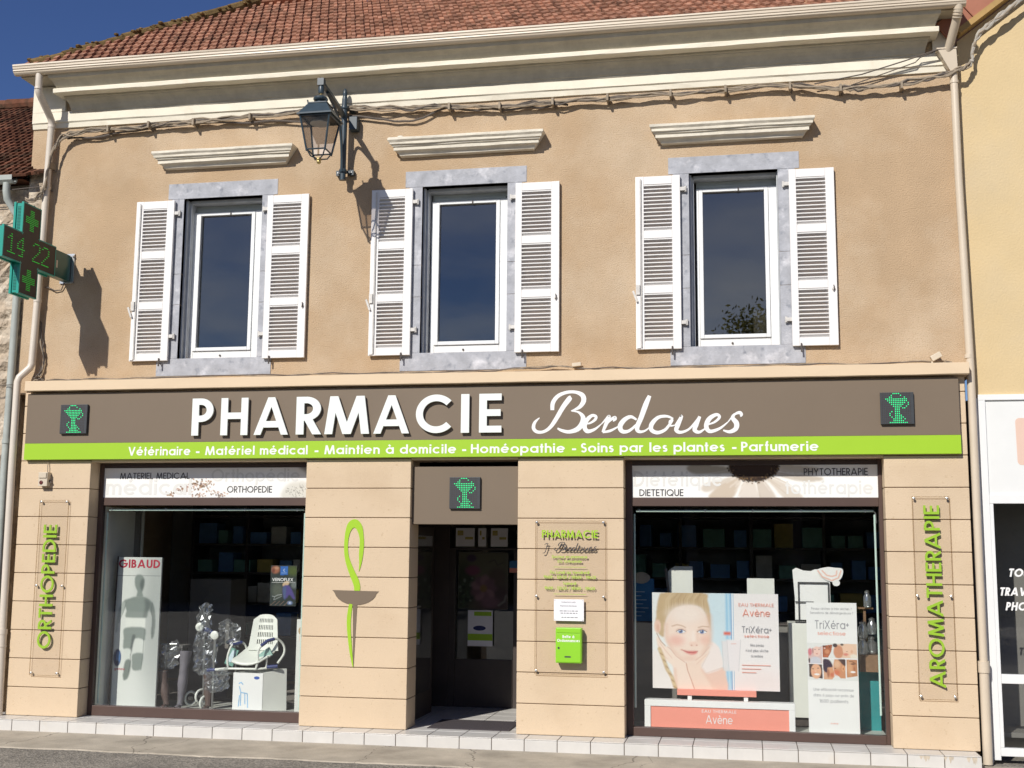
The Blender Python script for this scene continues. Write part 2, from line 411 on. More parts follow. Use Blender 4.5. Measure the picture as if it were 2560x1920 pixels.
# ------------------------------------------------------------------ mesh builder
class MB:
    def __init__(self, mat=None):
        self.v, self.f, self.m, self.cur = [], [], [], mat
        self.slots = []

    def use(self, mat):
        self.cur = mat
        return self

    def face(self, idx):
        if self.cur not in self.slots:
            self.slots.append(self.cur)
        self.f.append(idx)
        self.m.append(self.slots.index(self.cur))

    def add(self, pts):
        n = len(self.v)
        self.v += [tuple(p) for p in pts]
        return list(range(n, n + len(pts)))

    def poly(self, pts):
        self.face(self.add(pts))

    def box(self, x0, x1, y0, y1, z0, z1):
        a = self.add([(x0, y0, z0), (x1, y0, z0), (x1, y1, z0), (x0, y1, z0), (x0, y0, z1), (x1, y0, z1), (x1, y1, z1), (x0, y1, z1)])
        for q in ((0, 3, 2, 1), (4, 5, 6, 7), (0, 1, 5, 4), (1, 2, 6, 5), (2, 3, 7, 6), (3, 0, 4, 7)):
            self.face([a[i] for i in q])

    def obox(self, c, sx, sy, sz, mat3):
        pts = []
        for dz in (-1, 1):
            for dx, dy in ((-1, -1), (1, -1), (1, 1), (-1, 1)):
                pts.append(Vector(c) + mat3 @ Vector((dx * sx / 2, dy * sy / 2, dz * sz / 2)))
        a = self.add(pts)
        for q in ((0, 3, 2, 1), (4, 5, 6, 7), (0, 1, 5, 4), (1, 2, 6, 5), (2, 3, 7, 6), (3, 0, 4, 7)):
            self.face([a[i] for i in q])

    def prism(self, poly, y0, y1, to3=None):
        """poly: list of (u, v); front at y0, back at y1; sides included"""
        to3 = to3 or (lambda u, v, y: (u, y, v))
        area = sum(poly[i][0] * poly[(i + 1) % len(poly)][1] - poly[(i + 1) % len(poly)][0] * poly[i][1] for i in range(len(poly)))
        if area < 0:
            poly = poly[::-1]
        n = len(poly)
        a = self.add([to3(u, v, y0) for u, v in poly])
        tris = None
        if n > 4:
            tris = tessellate_polygon([[Vector((u, v, 0)) for u, v in poly]])
            for t in tris:
                self.face([a[i] for i in t])
        else:
            self.face(a)
        if abs(y1 - y0) > 1e-9:
            b = self.add([to3(u, v, y1) for u, v in poly])
            for i in range(n):
                j = (i + 1) % n
                self.face([a[j], a[i], b[i], b[j]])
            if tris:
                for t in tris:
                    self.face([b[i] for i in reversed(t)])
            else:
                self.face(b[::-1])

    def tube(self, pts, r, n=8, caps=True):
        pts = [Vector(p) for p in pts]
        rs = r if isinstance(r, (list, tuple)) else [r] * len(pts)
        rings = []
        prev = None
        for i, p in enumerate(pts):
            if i == 0:
                t = pts[1] - p
            elif i == len(pts) - 1:
                t = p - pts[i - 1]
            else:
                t = (pts[i + 1] - p).normalized() + (p - pts[i - 1]).normalized()
            if t.length < 1e-9:
                t = Vector((0, 0, 1))
            t.normalize()
            if prev is None:
                ref = Vector((0, 0, 1)) if abs(t.z) < 0.9 else Vector((1, 0, 0))
                nx = t.cross(ref).normalized()
            else:
                nx = (prev - t * prev.dot(t)).normalized()
            prev = nx
            ny = t.cross(nx)
            rings.append(self.add([p + (nx * math.cos(2 * math.pi * k / n) + ny * math.sin(2 * math.pi * k / n)) * rs[i] for k in range(n)]))
        for a, b in zip(rings, rings[1:]):
            for k in range(n):
                self.face([a[k], a[(k + 1) % n], b[(k + 1) % n], b[k]])
        if caps:
            self.face(rings[0][::-1])
            self.face(rings[-1])

    def lathe(self, prof, c, n=16, axis='z'):
        rings = []
        for r, h in prof:
            ring = []
            for k in range(n):
                a = 2 * math.pi * k / n
                if axis == 'z':
                    ring.append((c[0] + r * math.cos(a), c[1] + r * math.sin(a), c[2] + h))
                else:
                    ring.append((c[0] + r * math.cos(a), c[1] + h, c[2] - r * math.sin(a)))
            rings.append(self.add(ring))
        for a, b in zip(rings, rings[1:]):
            for k in range(n):
                self.face([a[k], a[(k + 1) % n], b[(k + 1) % n], b[k]])
        self.face(rings[0][::-1])
        self.face(rings[-1])

    def sweep_x(self, prof, x0, x1, n=1, jit=0.0, shrink=None, seed=0):
        """closed profile [(y,z)] swept along x; shrink(y,z) = how far the ends are pulled in at that point"""
        rings = []
        for i in range(n + 1):
            t = i / n
            ring = []
            for k, (y, z) in enumerate(prof):
                s = shrink(y, z) if shrink else 0
                x = (x0 + s) * (1 - t) + (x1 - s) * t
                jz = jit * noise.noise(Vector((x * 2.3 + seed, k * 1.7, seed))) if jit else 0
                jy = jit * noise.noise(Vector((x * 2.9 + seed, k * 2.7 + 50, seed))) if jit else 0
                ring.append((x, y + jy, z + jz))
            rings.append(self.add(ring))
        m = len(prof)
        for a, b in zip(rings, rings[1:]):
            for k in range(m):
                self.face([a[k], b[k], b[(k + 1) % m], a[(k + 1) % m]])
        for ring, rev in ((rings[0], False), (rings[-1], True)):
            tr = tessellate_polygon([[Vector((y, z, 0)) for y, z in prof]])
            for t in tr:
                self.face([ring[i] for i in t])

    def sphere(self, c, r, n=12, sc=(1, 1, 1)):
        prof = []
        m = max(4, n // 2)
        for i in range(m + 1):
            a = -math.pi / 2 + math.pi * i / m
            prof.append((max(1e-4, r * math.cos(a)), r * math.sin(a)))
        s = len(self.v)
        self.lathe(prof, (0, 0, 0), n)
        for i in range(s, len(self.v)):
            p = self.v[i]
            self.v[i] = (c[0] + p[0] * sc[0], c[1] + p[1] * sc[1], c[2] + p[2] * sc[2])

    def build(self, name, parent=None, smooth=False, bevel=0.0, fix=True, kind=None, weld=False):
        me = bpy.data.meshes.new(name)
        me.from_pydata(self.v, [], self.f)
        for s in self.slots:
            me.materials.append(MATS[s])
        me.polygons.foreach_set('material_index', self.m)
        if fix:
            bm = bmesh.new()
            bm.from_mesh(me)
            if weld:
                bmesh.ops.remove_doubles(bm, verts=bm.verts, dist=0.0005)
            bmesh.ops.recalc_face_normals(bm, faces=bm.faces)
            bm.to_mesh(me)
            bm.free()
        if smooth:
            me.polygons.foreach_set('use_smooth', [True] * len(me.polygons))
            try:
                me.set_sharp_from_angle(angle=math.radians(40))
            except Exception:
                pass
        o = bpy.data.objects.new(name, me)
        COL.objects.link(o)
        if parent is not None:
            o.parent = parent
            o.matrix_parent_inverse = Matrix.Identity(4)
            top = Vector((0, 0, 0))
            p = parent
            while p is not None:
                top += p.location
                p = p.parent
            o.location = -top
        if bevel:
            md = o.modifiers.new('bevel', 'BEVEL')
            md.width = bevel
            md.segments = 2
            md.limit_method = 'ANGLE'
            md.angle_limit = math.radians(50)
        if kind:
            o['kind'] = kind
        return o


def thing(name, label, cat, loc=(0, 0, 0), group=None):
    o = bpy.data.objects.new(name, None)
    o.empty_display_size = 0.1
    COL.objects.link(o)
    o.location = loc
    return tag(o, label, cat, group)


def tag(o, label, cat, group=None):
    o['label'] = label
    o['category'] = cat
    if group:
        o['group'] = group
    return o


# ------------------------------------------------------------------ geometric stroke lettering
XH = 0.72


def arc(cx, cy, rx, a0, a1, n=14, ry=None):
    ry = rx if ry is None else ry
    n = max(3, int(n * abs(a1 - a0) / 180))
    return [(cx + rx * math.cos(math.radians(a0 + (a1 - a0) * i / n)), cy + ry * math.sin(math.radians(a0 + (a1 - a0) * i / n))) for i in range(n + 1)]


def glyph(c, w, q=14):
    """(advance, [(points, closed, (clip_lo, clip_hi) or None)]) for cap height 1 and stroke weight w"""
    h = w / 2
    f = 0.57 * w
    X = XH
    S = []
    A = lambda cx, cy, rx, a0, a1, ry=None: arc(cx, cy, rx, a0, a1, q, ry)
    P = lambda pts, closed=False, clip=None: S.append((pts, closed, clip))
    acc = {'é': ('e', 1), 'è': ('e', -1), 'à': ('a', -1), 'ê': ('e', 2), 'î': ('i', 2), 'É': ('E', 1)}
    if c in acc:
        b, k = acc[c]
        adv, S0 = glyph(b, w, q)
        if b == 'i':
            S0 = S0[:1]
        cx = adv / 2
        if k == 1:
            S0.append(([(cx - 0.05, X + 0.10), (cx + 0.10, X + 0.27)], False, None))
        elif k == -1:
            S0.append(([(cx + 0.05, X + 0.10), (cx - 0.10, X + 0.27)], False, None))
        else:
            S0.append(([(cx - 0.15, X + 0.08), (cx, X + 0.22), (cx + 0.15, X + 0.08)], False, None))
        return adv, S0
    if c == ' ':
        return 0.30, S
    if c == 'A':
        W = 0.92
        P([(f, 0), (W / 2, 1), (W - f, 0)], clip=(0, 1))
        t = 0.28
        P([(f + (W / 2 - f) * t + h * 0.8, t), (W - f - (W / 2 - f) * t - h * 0.8, t)])
        return W, S
    if c == 'B':
        W, m = 0.56, 0.53
        P([(h, 0), (h, 1)])
        r = (1 - h - m) / 2
        P([(h, 1 - h), (W - 0.05 - h - r, 1 - h)] + A(W - 0.05 - h - r, (1 - h + m) / 2, r, 90, -90) + [(h, m)])
        r = (m - h) / 2
        P([(h, m), (W - h - r, m)] + A(W - h - r, (m + h) / 2, r, 90, -90) + [(h, h)])
        return W, S
    if c in 'CG':
        r = 0.5 - h
        if c == 'C':
            P(A(0.5, 0.5, r, 42, 318))
            return 0.93, S
        P(A(0.5, 0.5, r, 42, 360) + [(0.55, 0.5)])
        return 1.0, S
    if c == 'D':
        W = 0.74
        P([(h, 0), (h, 1)])
        P([(h, 1 - h), (W - 0.5, 1 - h)] + A(W - 0.5, 0.5, 0.5 - h, 90, -90) + [(h, h)])
        return W, S
    if c in 'EF':
        W = 0.5
        P([(h, 0), (h, 1)])
        P([(h, 1 - h), (W, 1 - h)])
        P([(h, 0.51), (W - 0.02, 0.51)])
        if c == 'E':
            P([(h, h), (W, h)])
        return W, S
    if c == 'H':
        W = 0.68
        P([(h, 0), (h, 1)]); P([(W - h, 0), (W - h, 1)]); P([(h, 0.52), (W - h, 0.52)])
        return W, S
    if c == 'I':
        P([(h, 0), (h, 1)])
        return w, S
    if c == 'J':
        W = 0.46
        r = W / 2 - h
        P([(W - h, 1), (W - h, r + h)] + A(W / 2, r + h, r, 0, -160))
        return W, S
    if c == 'L':
        P([(h, 0), (h, 1)]); P([(h, h), (0.46, h)])
        return 0.46, S
    if c == 'M':
        W = 0.98
        P([(f * 0.9, 0), (0.2, 1), (W / 2, 0), (W - 0.2, 1), (W - f * 0.9, 0)], clip=(0, 1))
        return W, S
    if c == 'N':
        W = 0.72
        P([(h, 0), (h, 1), (W - h, 0), (W - h, 1)], clip=(0, 1))
        return W, S
    if c in 'OQ':
        P(A(0.5, 0.5, 0.5 - h, 0, 360)[:-1], True)
        if c == 'Q':
            P([(0.60, 0.30), (0.92, 0.0)])
        return 1.0, S
    if c in 'PR':
        W, m = 0.54, 0.45
        P([(h, 0), (h, 1)])
        r = (1 - h - m) / 2
        P([(h, 1 - h), (W - h - r, 1 - h)] + A(W - h - r, (1 - h + m) / 2, r, 90, -90) + [(h, m)])
        if c == 'R':
            P([(W * 0.45, m), (W - f * 0.8, 0)], clip=(0, m))
        return W, S
    if c in 'Ss':
        T = 1.0 if c == 'S' else X
        W = 0.52 if c == 'S' else 0.42
        m = T * 0.52
        rt, rb = (T - h - m) / 2, (m - h) / 2
        P(A(W / 2, m + rt, W / 2 - h - 0.02, 28, 270, rt) + A(W / 2, h + rb, W / 2 - h, 90, -152, rb)[1:])
        return W, S
    if c == 'T':
        P([(0, 1 - h), (0.56, 1 - h)]); P([(0.28, 0), (0.28, 1 - h)])
        return 0.56, S
    if c == 'U':
        W = 0.66
        P([(h, 1), (h, W / 2)] + A(W / 2, W / 2, W / 2 - h, 180, 360) + [(W - h, 1)])
        return W, S
    if c in 'Vv':
        T, W = (1, 0.80) if c == 'V' else (X, 0.60)
        P([(f, T), (W / 2, 0), (W - f, T)], clip=(0, T))
        return W, S
    if c in 'Xx':
        T, W = (1, 0.76) if c == 'X' else (X, 0.58)
        P([(f, 0), (W - f, T)], clip=(0, T)); P([(f, T), (W - f, 0)], clip=(0, T))
        return W, S
    if c == 'Y':
        W = 0.74
        P([(f, 1), (W / 2, 0.45), (W - f, 1)], clip=(0, 1)); P([(W / 2, 0), (W / 2, 0.48)])
        return W, S
    if c == 'Z':
        P([(0, 1 - h), (0.55, 1 - h), (h, h), (0.58, h)])
        return 0.58, S
    if c in 'abdpqgo':
        P(A(X / 2, X / 2, X / 2 - h, 0, 360)[:-1], True)
        if c == 'a':
            P([(X - h, 0), (X - h, X)])
        if c == 'b':
            P([(h, 0), (h, 1.02)])
        if c == 'd':
            P([(X - h, 0), (X - h, 1.02)])
        if c == 'p':
            P([(h, -0.28), (h, X)])
        if c == 'q':
            P([(X - h, -0.28), (X - h, X)])
        if c == 'g':
            P([(X - h, X), (X - h, 0)] + A(X / 2, 0, X / 2 - h, 0, -150, 0.28 - h))
        return X, S
    if c == 'c':
        P(A(X / 2, X / 2, X / 2 - h, 42, 318))
        return X * 0.93, S
    if c == 'e':
        P([(h * 1.5, X / 2), (X - h, X / 2)])
        P(A(X / 2, X / 2, X / 2 - h, 0, 318))
        return X, S
    if c == 'f':
        P([(0.15, 0), (0.15, 0.86)] + A(0.15 + 0.14, 0.86, 0.14, 180, 95))
        P([(0, X - h), (0.30, X - h)])
        return 0.32, S
    if c in 'hn':
        W = 0.58
        P([(h, 0), (h, 1.02 if c == 'h' else X)])
        P(A(W / 2, X - W / 2, W / 2 - h, 175, 0) + [(W - h, 0)])
        return W, S
    if c == 'm':
        W = 0.50
        P([(h, 0), (h, X)])
        P(A(W / 2, X - W / 2, W / 2 - h, 175, 0) + [(W - h, 0)])
        P(A(W - w + W / 2, X - W / 2, W / 2 - h, 175, 0) + [(2 * W - w - h, 0)])
        return 2 * W - w, S
    if c == 'r':
        P([(h, 0), (h, X)])
        P(A(0.26, X - 0.26, 0.26 - h, 175, 62))
        return 0.37, S
    if c == 'u':
        W = 0.58
        P([(h, X), (h, W / 2)] + A(W / 2, W / 2, W / 2 - h, 180, 355))
        P([(W - h, 0), (W - h, X)])
        return W, S
    if c in 'ij':
        P([(h, 0 if c == 'i' else -0.2), (h, X)])
        P([(h, X + 0.10), (h, X + 0.10 + w * 1.1)])
        return w, S
    if c == 'l':
        P([(h, 0), (h, 1.02)])
        return w, S
    if c == 't':
        P([(0.15, 0), (0.15, 0.96)]); P([(0, X - h), (0.30, X - h)])
        return 0.30, S
    if c == 'y':
        W = 0.60
        P([(f, X), (W / 2, 0.02)], clip=(0, X)); P([(W - f, X), (W / 2 - 0.17, -0.26)], clip=(-0.27, X))
        return W, S
    if c == 'z':
        P([(0, X - h), (0.46, X - h), (h, h), (0.5, h)])
        return 0.5, S
    if c == '0':
        P(A(0.3, 0.5, 0.3 - h, 0, 360, 0.5 - h)[:-1], True)
        return 0.6, S
    if c == '1':
        P([(0.0, 0.8), (0.22 - h, 1 - h)]); P([(0.22, 0), (0.22, 1)])
        return 0.22 + h, S
    if c == '2':
        P(A(0.27, 0.72, 0.27 - h, 165, -35, 0.28 - h) + [(h, h), (0.56, h)])
        return 0.56, S
    if c == '3':
        P(A(0.26, 0.75, 0.24 - h, 150, -90, 0.25 - h / 2)); P(A(0.26, 0.27, 0.27 - h, 90, -150, 0.27 - h))
        return 0.54, S
    if c == '4':
        P([(0.58, 0.26), (0.02, 0.26), (0.42, 1), (0.42, 0)])
        return 0.58, S
    if c == '5':
        P([(0.48, 1 - h), (0.14, 1 - h), (0.09, 0.56)] + A(0.26, 0.32, 0.28 - h, 120, -150, 0.32 - h))
        return 0.55, S
    if c in '69':
        P(A(0.3, 0.31 if c == '6' else 0.69, 0.3 - h, 0, 360, 0.31 - h)[:-1], True)
        if c == '6':
            P([(0.05, 0.42), (0.36, 1)])
        else:
            P([(0.55, 0.58), (0.24, 0)])
        return 0.6, S
    if c == '-':
        P([(0.0, 0.32), (0.28, 0.32)])
        return 0.28, S
    if c == '.':
        P([(h, 0), (h, w * 1.1)])
        return w, S
    if c == '/':
        P([(0, -0.1), (0.4, 1.05)])
        return 0.4, S
    if c == '+':
        P([(0, 0.5), (0.4, 0.5)]); P([(0.2, 0.3), (0.2, 0.7)])
        return 0.4, S
    if c == '?':
        P(A(0.22, 0.76, 0.22 - h, 165, -60, 0.24 - h) + [(0.22, 0.42), (0.22, 0.26)]); P([(0.22, 0), (0.22, w)])
        return 0.44, S
    if c == "'":
        P([(h, 0.8), (h, 1.02)])
        return w, S
    return 0.3, S


def clip_poly(poly, lo, hi):
    for side, lim in ((1, lo), (-1, hi)):
        out = []
        for i in range(len(poly)):
            a, b = poly[i], poly[(i + 1) % len(poly)]
            da, db = side * (a[1] - lim), side * (b[1] - lim)
            if da >= 0:
                out.append(a)
            if da * db < 0:
                t = da / (da - db)
                out.append((a[0] + (b[0] - a[0]) * t, a[1] + (b[1] - a[1]) * t))
        poly = out
        if len(poly) < 3:
            return []
    return poly


def ribbon(pts, w, closed=False, ext=0.0):
    """list of quads covering a stroke; w = width or list of widths"""
    ws = list(w) if isinstance(w, (list, tuple)) else [w] * len(pts)
    keep = [0] + [i for i in range(1, len(pts)) if math.hypot(pts[i][0] - pts[i - 1][0], pts[i][1] - pts[i - 1][1]) > 1e-5]
    pts, ws = [pts[i] for i in keep], [ws[i] for i in keep]
    n = len(pts)
    if n < 2:
        return []
    pts = [Vector((p[0], p[1])) for p in pts]
    if ext and not closed:
        d = (pts[0] - pts[1]).normalized(); pts[0] = pts[0] + d * ext
        d = (pts[-1] - pts[-2]).normalized(); pts[-1] = pts[-1] + d * ext
    Lp, Rp = [], []
    for i in range(n):
        if closed or 0 < i < n - 1:
            d0 = (pts[i] - pts[i - 1]).normalized()
            d1 = (pts[(i + 1) % n] - pts[i]).normalized()
        elif i == 0:
            d0 = d1 = (pts[1] - pts[0]).normalized()
        else:
            d0 = d1 = (pts[-1] - pts[-2]).normalized()
        n0 = Vector((-d0.y, d0.x)); n1 = Vector((-d1.y, d1.x))
        b = n0 + n1
        if b.length < 1e-6:
            b = n0.copy()
        b.normalize()
        k = 1.0 / max(0.16, b.dot(n0))
        Lp.append(pts[i] + b * (ws[i] / 2 * k)); Rp.append(pts[i] - b * (ws[i] / 2 * k))
    qs = []
    for i in range(n if closed else n - 1):
        j = (i + 1) % n
        qs.append([tuple(Rp[i]), tuple(Rp[j]), tuple(Lp[j]), tuple(Lp[i])])
    return qs


def layout(s, w, track, q=14):
    x, out = 0.0, []
    for c in s:
        adv, st = glyph(c, w, q)
        for pts, closed, clip in st:
            out.append(([(x + px, py) for px, py in pts], closed, clip, c))
        x += adv + track
    return x - track, out


def write(mb, s, x, z, h, y, w=0.16, depth=0.0, fit=None, align='l', rot=0, slant=0.0, track=None, q=10, only=None):
    """letters of cap height h whose backs lie at y (fronts at y - depth); fit = total length in metres"""
    tr = track if track is not None else 0.11
    W, st = layout(s, w, tr, q)
    if fit and track is None and fit / (W * h) > 1.28:
        n = max(1, len(s) - 1)
        # keep the letter shapes, spread the spacing
        tr = tr + (fit / h / 1.28 - W) / n
        if tr < 0.03:
            tr = 0.03
        W, st = layout(s, w, tr, q)
    sx = fit / (W * h) if fit else 1.0
    x0 = -W * h * sx / 2 if align == 'c' else (-W * h * sx if align == 'r' else 0)

    def to3(u, v, yy):
        if rot:
            return (x - v * h, yy, z + x0 + u * h * sx)
        return (x + x0 + (u + slant * v) * h * sx, yy, z + v * h)
    flat = depth == 0
    for k, (pts, closed, clip, c) in enumerate(st):
        e = (k % 5) * 0.0003
        for quad in ribbon(pts, w, closed, w * 1.2 if clip else 0):
            if clip:
                quad = clip_poly(quad, *clip)
                if not quad:
                    continue
            mb.prism(quad, y - depth - e - (0.0004 if flat else 0), y - depth - e - 0.0004 if flat else y, to3)
    return W * h * sx


def spline(pts, n=6):
    """catmull-rom through (x, y, w)"""
    out = []
    P = [pts[0]] + list(pts) + [pts[-1]]
    for i in range(1, len(P) - 2):
        p0, p1, p2, p3 = P[i - 1:i + 3]
        for k in range(n):
            t = k / n
            out.append(tuple(0.5 * ((2 * p1[j]) + (-p0[j] + p2[j]) * t + (2 * p0[j] - 5 * p1[j] + 4 * p2[j] - p3[j]) * t * t
                                    + (-p0[j] + 3 * p1[j] - 3 * p2[j] + p3[j]) * t ** 3) for j in range(len(p1))))
    out.append(tuple(pts[-1]))
    return out


def brush(mb, strokes, fx, y, depth=0.0, step=0.0003, n=6):
    """strokes of (px, py, width) drawn as ribbons; fx maps to (x, z, width)"""
    for k, s in enumerate(strokes):
        p = [fx(*q) for q in spline(s, n)]
        for j, quad in enumerate(ribbon([(a, b) for a, b, _ in p], [max(c, 0.0008) for _, _, c in p])):
            e = k * step * 0.6 + j * 0.000008
            mb.prism(quad, y - depth - e - 0.0003, y - e - 0.0003 if depth == 0 else y)


def ellipse(cx, cz, rx, rz, n=24, rot=0.0):
    c, s = math.cos(rot), math.sin(rot)
    out = []
    for i in range(n):
        a = 2 * math.pi * i / n
        u, v = rx * math.cos(a), rz * math.sin(a)
        out.append((cx + u * c - v * s, cz + u * s + v * c))
    return out


def smooth_poly(pts, n=5):
    P = list(pts)
    out = []
    m = len(P)
    for i in range(m):
        p0, p1, p2, p3 = P[i - 1], P[i], P[(i + 1) % m], P[(i + 2) % m]
        for k in range(n):
            t = k / n
            out.append(tuple(0.5 * ((2 * p1[j]) + (-p0[j] + p2[j]) * t + (2 * p0[j] - 5 * p1[j] + 4 * p2[j] - p3[j]) * t * t
                                    + (-p0[j] + 3 * p1[j] - 3 * p2[j] + p3[j]) * t ** 3) for j in range(2)))
    return out


# ------------------------------------------------------------------ printed pictures (soft painted grids)
def lin(c, k=0.86):
    c = np.array(c, float) / 255.0
    return np.where(c <= 0.04045, c / 12.92, ((c + 0.055) / 1.055) ** 2.4) * k


class Canvas:
    """a picture painted on a grid of points; coordinates are given in the frame (x0, y0, x1, y1)"""

    def __init__(self, nx, ny, frame, bg):
        self.nx, self.ny = nx, ny
        x0, y0, x1, y1 = frame
        self.sc = nx / (x1 - x0)
        self.X, self.Y = np.meshgrid(np.linspace(x0, x1, nx), np.linspace(y0, y1, ny))
        self.c = np.ones((ny, nx, 3)) * lin(bg)

    def mix(self, m, col):
        self.c = self.c * (1 - m[..., None]) + m[..., None] * lin(col)

    def blur(self, m, r):
        r = int(round(r * self.sc))
        if r < 1:
            return m
        for _ in range(2):
            for ax in (0, 1):
                p = np.pad(m, [(r + 1, r) if k == ax else (0, 0) for k in (0, 1)], mode='edge')
                cs = np.cumsum(p, axis=ax)
                n = m.shape[ax]
                hi = np.take(cs, range(2 * r + 1, 2 * r + 1 + n), axis=ax)
                lo = np.take(cs, range(0, n), axis=ax)
                m = (hi - lo) / (2 * r + 1)
        return m

    def poly(self, pts, col, blur=3, a=1.0, smooth=True):
        if smooth:
            pts = smooth_poly(pts, 5)
        m = np.zeros_like(self.X, bool)
        n = len(pts)
        for i in range(n):
            (xa, ya), (xb, yb) = pts[i], pts[(i + 1) % n]
            if ya == yb:
                continue
            m ^= ((self.Y < ya) != (self.Y < yb)) & (self.X < (xb - xa) * (self.Y - ya) / (yb - ya) + xa)
        self.mix(self.blur(m.astype(float), blur) * a, col)

    def ell(self, cx, cy, rx, ry, col, a=1.0, soft=0.5, rot=0.0):
        c, s_ = math.cos(rot), math.sin(rot)
        dx, dy = self.X - cx, self.Y - cy
        d = np.sqrt(((dx * c + dy * s_) / rx) ** 2 + ((-dx * s_ + dy * c) / ry) ** 2)
        t = np.clip((1 + soft - d) / (2 * soft + 1e-6), 0, 1)
        self.mix(t * t * (3 - 2 * t) * a, col)

    def stroke(self, pts, w, col, a=1.0, soft=0.6):
        d = np.full_like(self.X, 1e9)
        for (xa, ya), (xb, yb) in zip(pts, pts[1:]):
            l2 = (xb - xa) ** 2 + (yb - ya) ** 2 + 1e-9
            t = np.clip(((self.X - xa) * (xb - xa) + (self.Y - ya) * (yb - ya)) / l2, 0, 1)
            d = np.minimum(d, np.hypot(self.X - xa - t * (xb - xa), self.Y - ya - t * (yb - ya)))
        t = np.clip((w / 2 * (1 + soft) - d) / (w * soft + 1e-6), 0, 1)
        self.mix(t * a, col)

    def grain(self, a, seed=0):
        r = np.random.RandomState(seed)
        self.c *= 1 + a * (r.rand(self.ny, self.nx, 1) - 0.5)

    def build(self, name, parent, x0, x1, z0, z1, y):
        nx, ny = self.nx, self.ny
        xs_ = np.linspace(x0, x1, nx)
        zs_ = np.linspace(z1, z0, ny)
        v = [(float(x), y, float(z)) for z in zs_ for x in xs_]
        f = [(r * nx + c, (r + 1) * nx + c, (r + 1) * nx + c + 1, r * nx + c + 1) for r in range(ny - 1) for c in range(nx - 1)]
        mb = MB('picture')
        mb.v, mb.f, mb.m, mb.slots = v, f, [0] * len(f), ['picture']
        o = mb.build(name, parent, fix=False)
        at = o.data.color_attributes.new('picture', 'FLOAT_COLOR', 'POINT')
        rgba = np.ones((ny * nx, 4), np.float32)
        rgba[:, :3] = np.clip(self.c, 0, 1).reshape(-1, 3)
        at.data.foreach_set('color', rgba.ravel())
        return o


m_, nt_, b_, o_ = nodes_of('picture')
at_ = nt_.nodes.new('ShaderNodeAttribute')
at_.attribute_name = 'picture'
nt_.links.new(at_.outputs['Color'], b_.inputs['Base Color'])
b_.inputs['Roughness'].default_value = 0.5
b_.inputs['Specular IOR Level'].default_value = 0.3

# ------------------------------------------------------------------ ground
GZ = 0.05
mb = MB('asphalt')
mb.poly([(-300, -300, GZ - 0.012), (300, -300, GZ - 0.012), (300, 300, GZ - 0.012), (-300, 300, GZ - 0.012)])
mb.build('road', kind='structure')
mb = MB('pavement_concrete')
edge = [(-14 + i * 0.08, -1.42 + 0.05 * noise.noise(Vector((i * 0.11, 0, 0))) + 0.035 * noise.noise(Vector((i * 0.9, 3, 0)))) for i in range(400)]
n_ = len(edge)
a = mb.add([(x, y, GZ) for x, y in edge] + [(x, -0.2, GZ) for x, y in edge] + [(x, y - 0.02, GZ - 0.04) for x, y in edge])
for i in range(n_ - 1):
    mb.face([a[i], a[i + 1], a[n_ + i + 1], a[n_ + i]])
    mb.face([a[2 * n_ + i], a[2 * n_ + i + 1], a[i + 1], a[i]])
mb.build('pavement', kind='structure')

# ------------------------------------------------------------------ the pharmacy building
B = thing('pharmacy_building', 'two storey roughcast pharmacy with white louvred shutters, cream cornice and red tiled roof', 'building', (5.2, 0, GZ))
WX = [(1.86, 2.85), (4.805, 5.80), (7.835, 8.79)]
Z0, Z1 = 4.285, 6.22
# upper wall: front skin with three openings, kept as one grid
xs = [-0.2]
for a_, b_ in WX:
    xs += [a_, b_]
xs.append(10.68)
zs = [3.9, Z0, Z1, 7.75]
mb = MB('render')
for i in range(7):
    for j in range(3):
        if j == 1 and i in (1, 3, 5):
            continue
        mb.box(xs[i], xs[i + 1], 0, 0.3, zs[j], zs[j + 1])
mb.build('wall', B)
# side and back walls, floors: keep the inside dark
mb = MB('render')
mb.box(-0.2, -0.02, 0.301, 3.9, 0, 7.75)
mb.box(10.52, 10.68, 0.301, 3.9, 0, 7.75)
mb.box(-0.2, 10.68, 3.9, 4.1, 0, 7.75)
mb.build('side_wall', B)
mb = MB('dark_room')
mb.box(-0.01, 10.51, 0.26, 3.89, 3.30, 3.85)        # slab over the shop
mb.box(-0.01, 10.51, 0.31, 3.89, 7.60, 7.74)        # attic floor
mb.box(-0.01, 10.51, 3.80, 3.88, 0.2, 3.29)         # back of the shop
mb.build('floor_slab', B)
mb = MB('upper_room')
mb.box(-0.01, 10.51, 1.60, 1.68, 3.86, 7.59)        # partition upstairs
mb.build('partition', B)
for u_ in (4.10, 6.30):
    mb = MB('dark_wood')
    mb.box(u_, u_ + 0.08, 0.26, 3.79, 0.16, 3.29)
    mb.build('porch_wall', B)
mb = MB('dark_floor')
mb.box(0, 4.09, 0.30, 3.79, 0.10, 0.16)
mb.build('shop_floor', B)
mb = MB('dark_floor')
mb.box(6.39, 10.51, 0.30, 3.79, 0.10, 0.16)
mb.build('shop_floor', B)

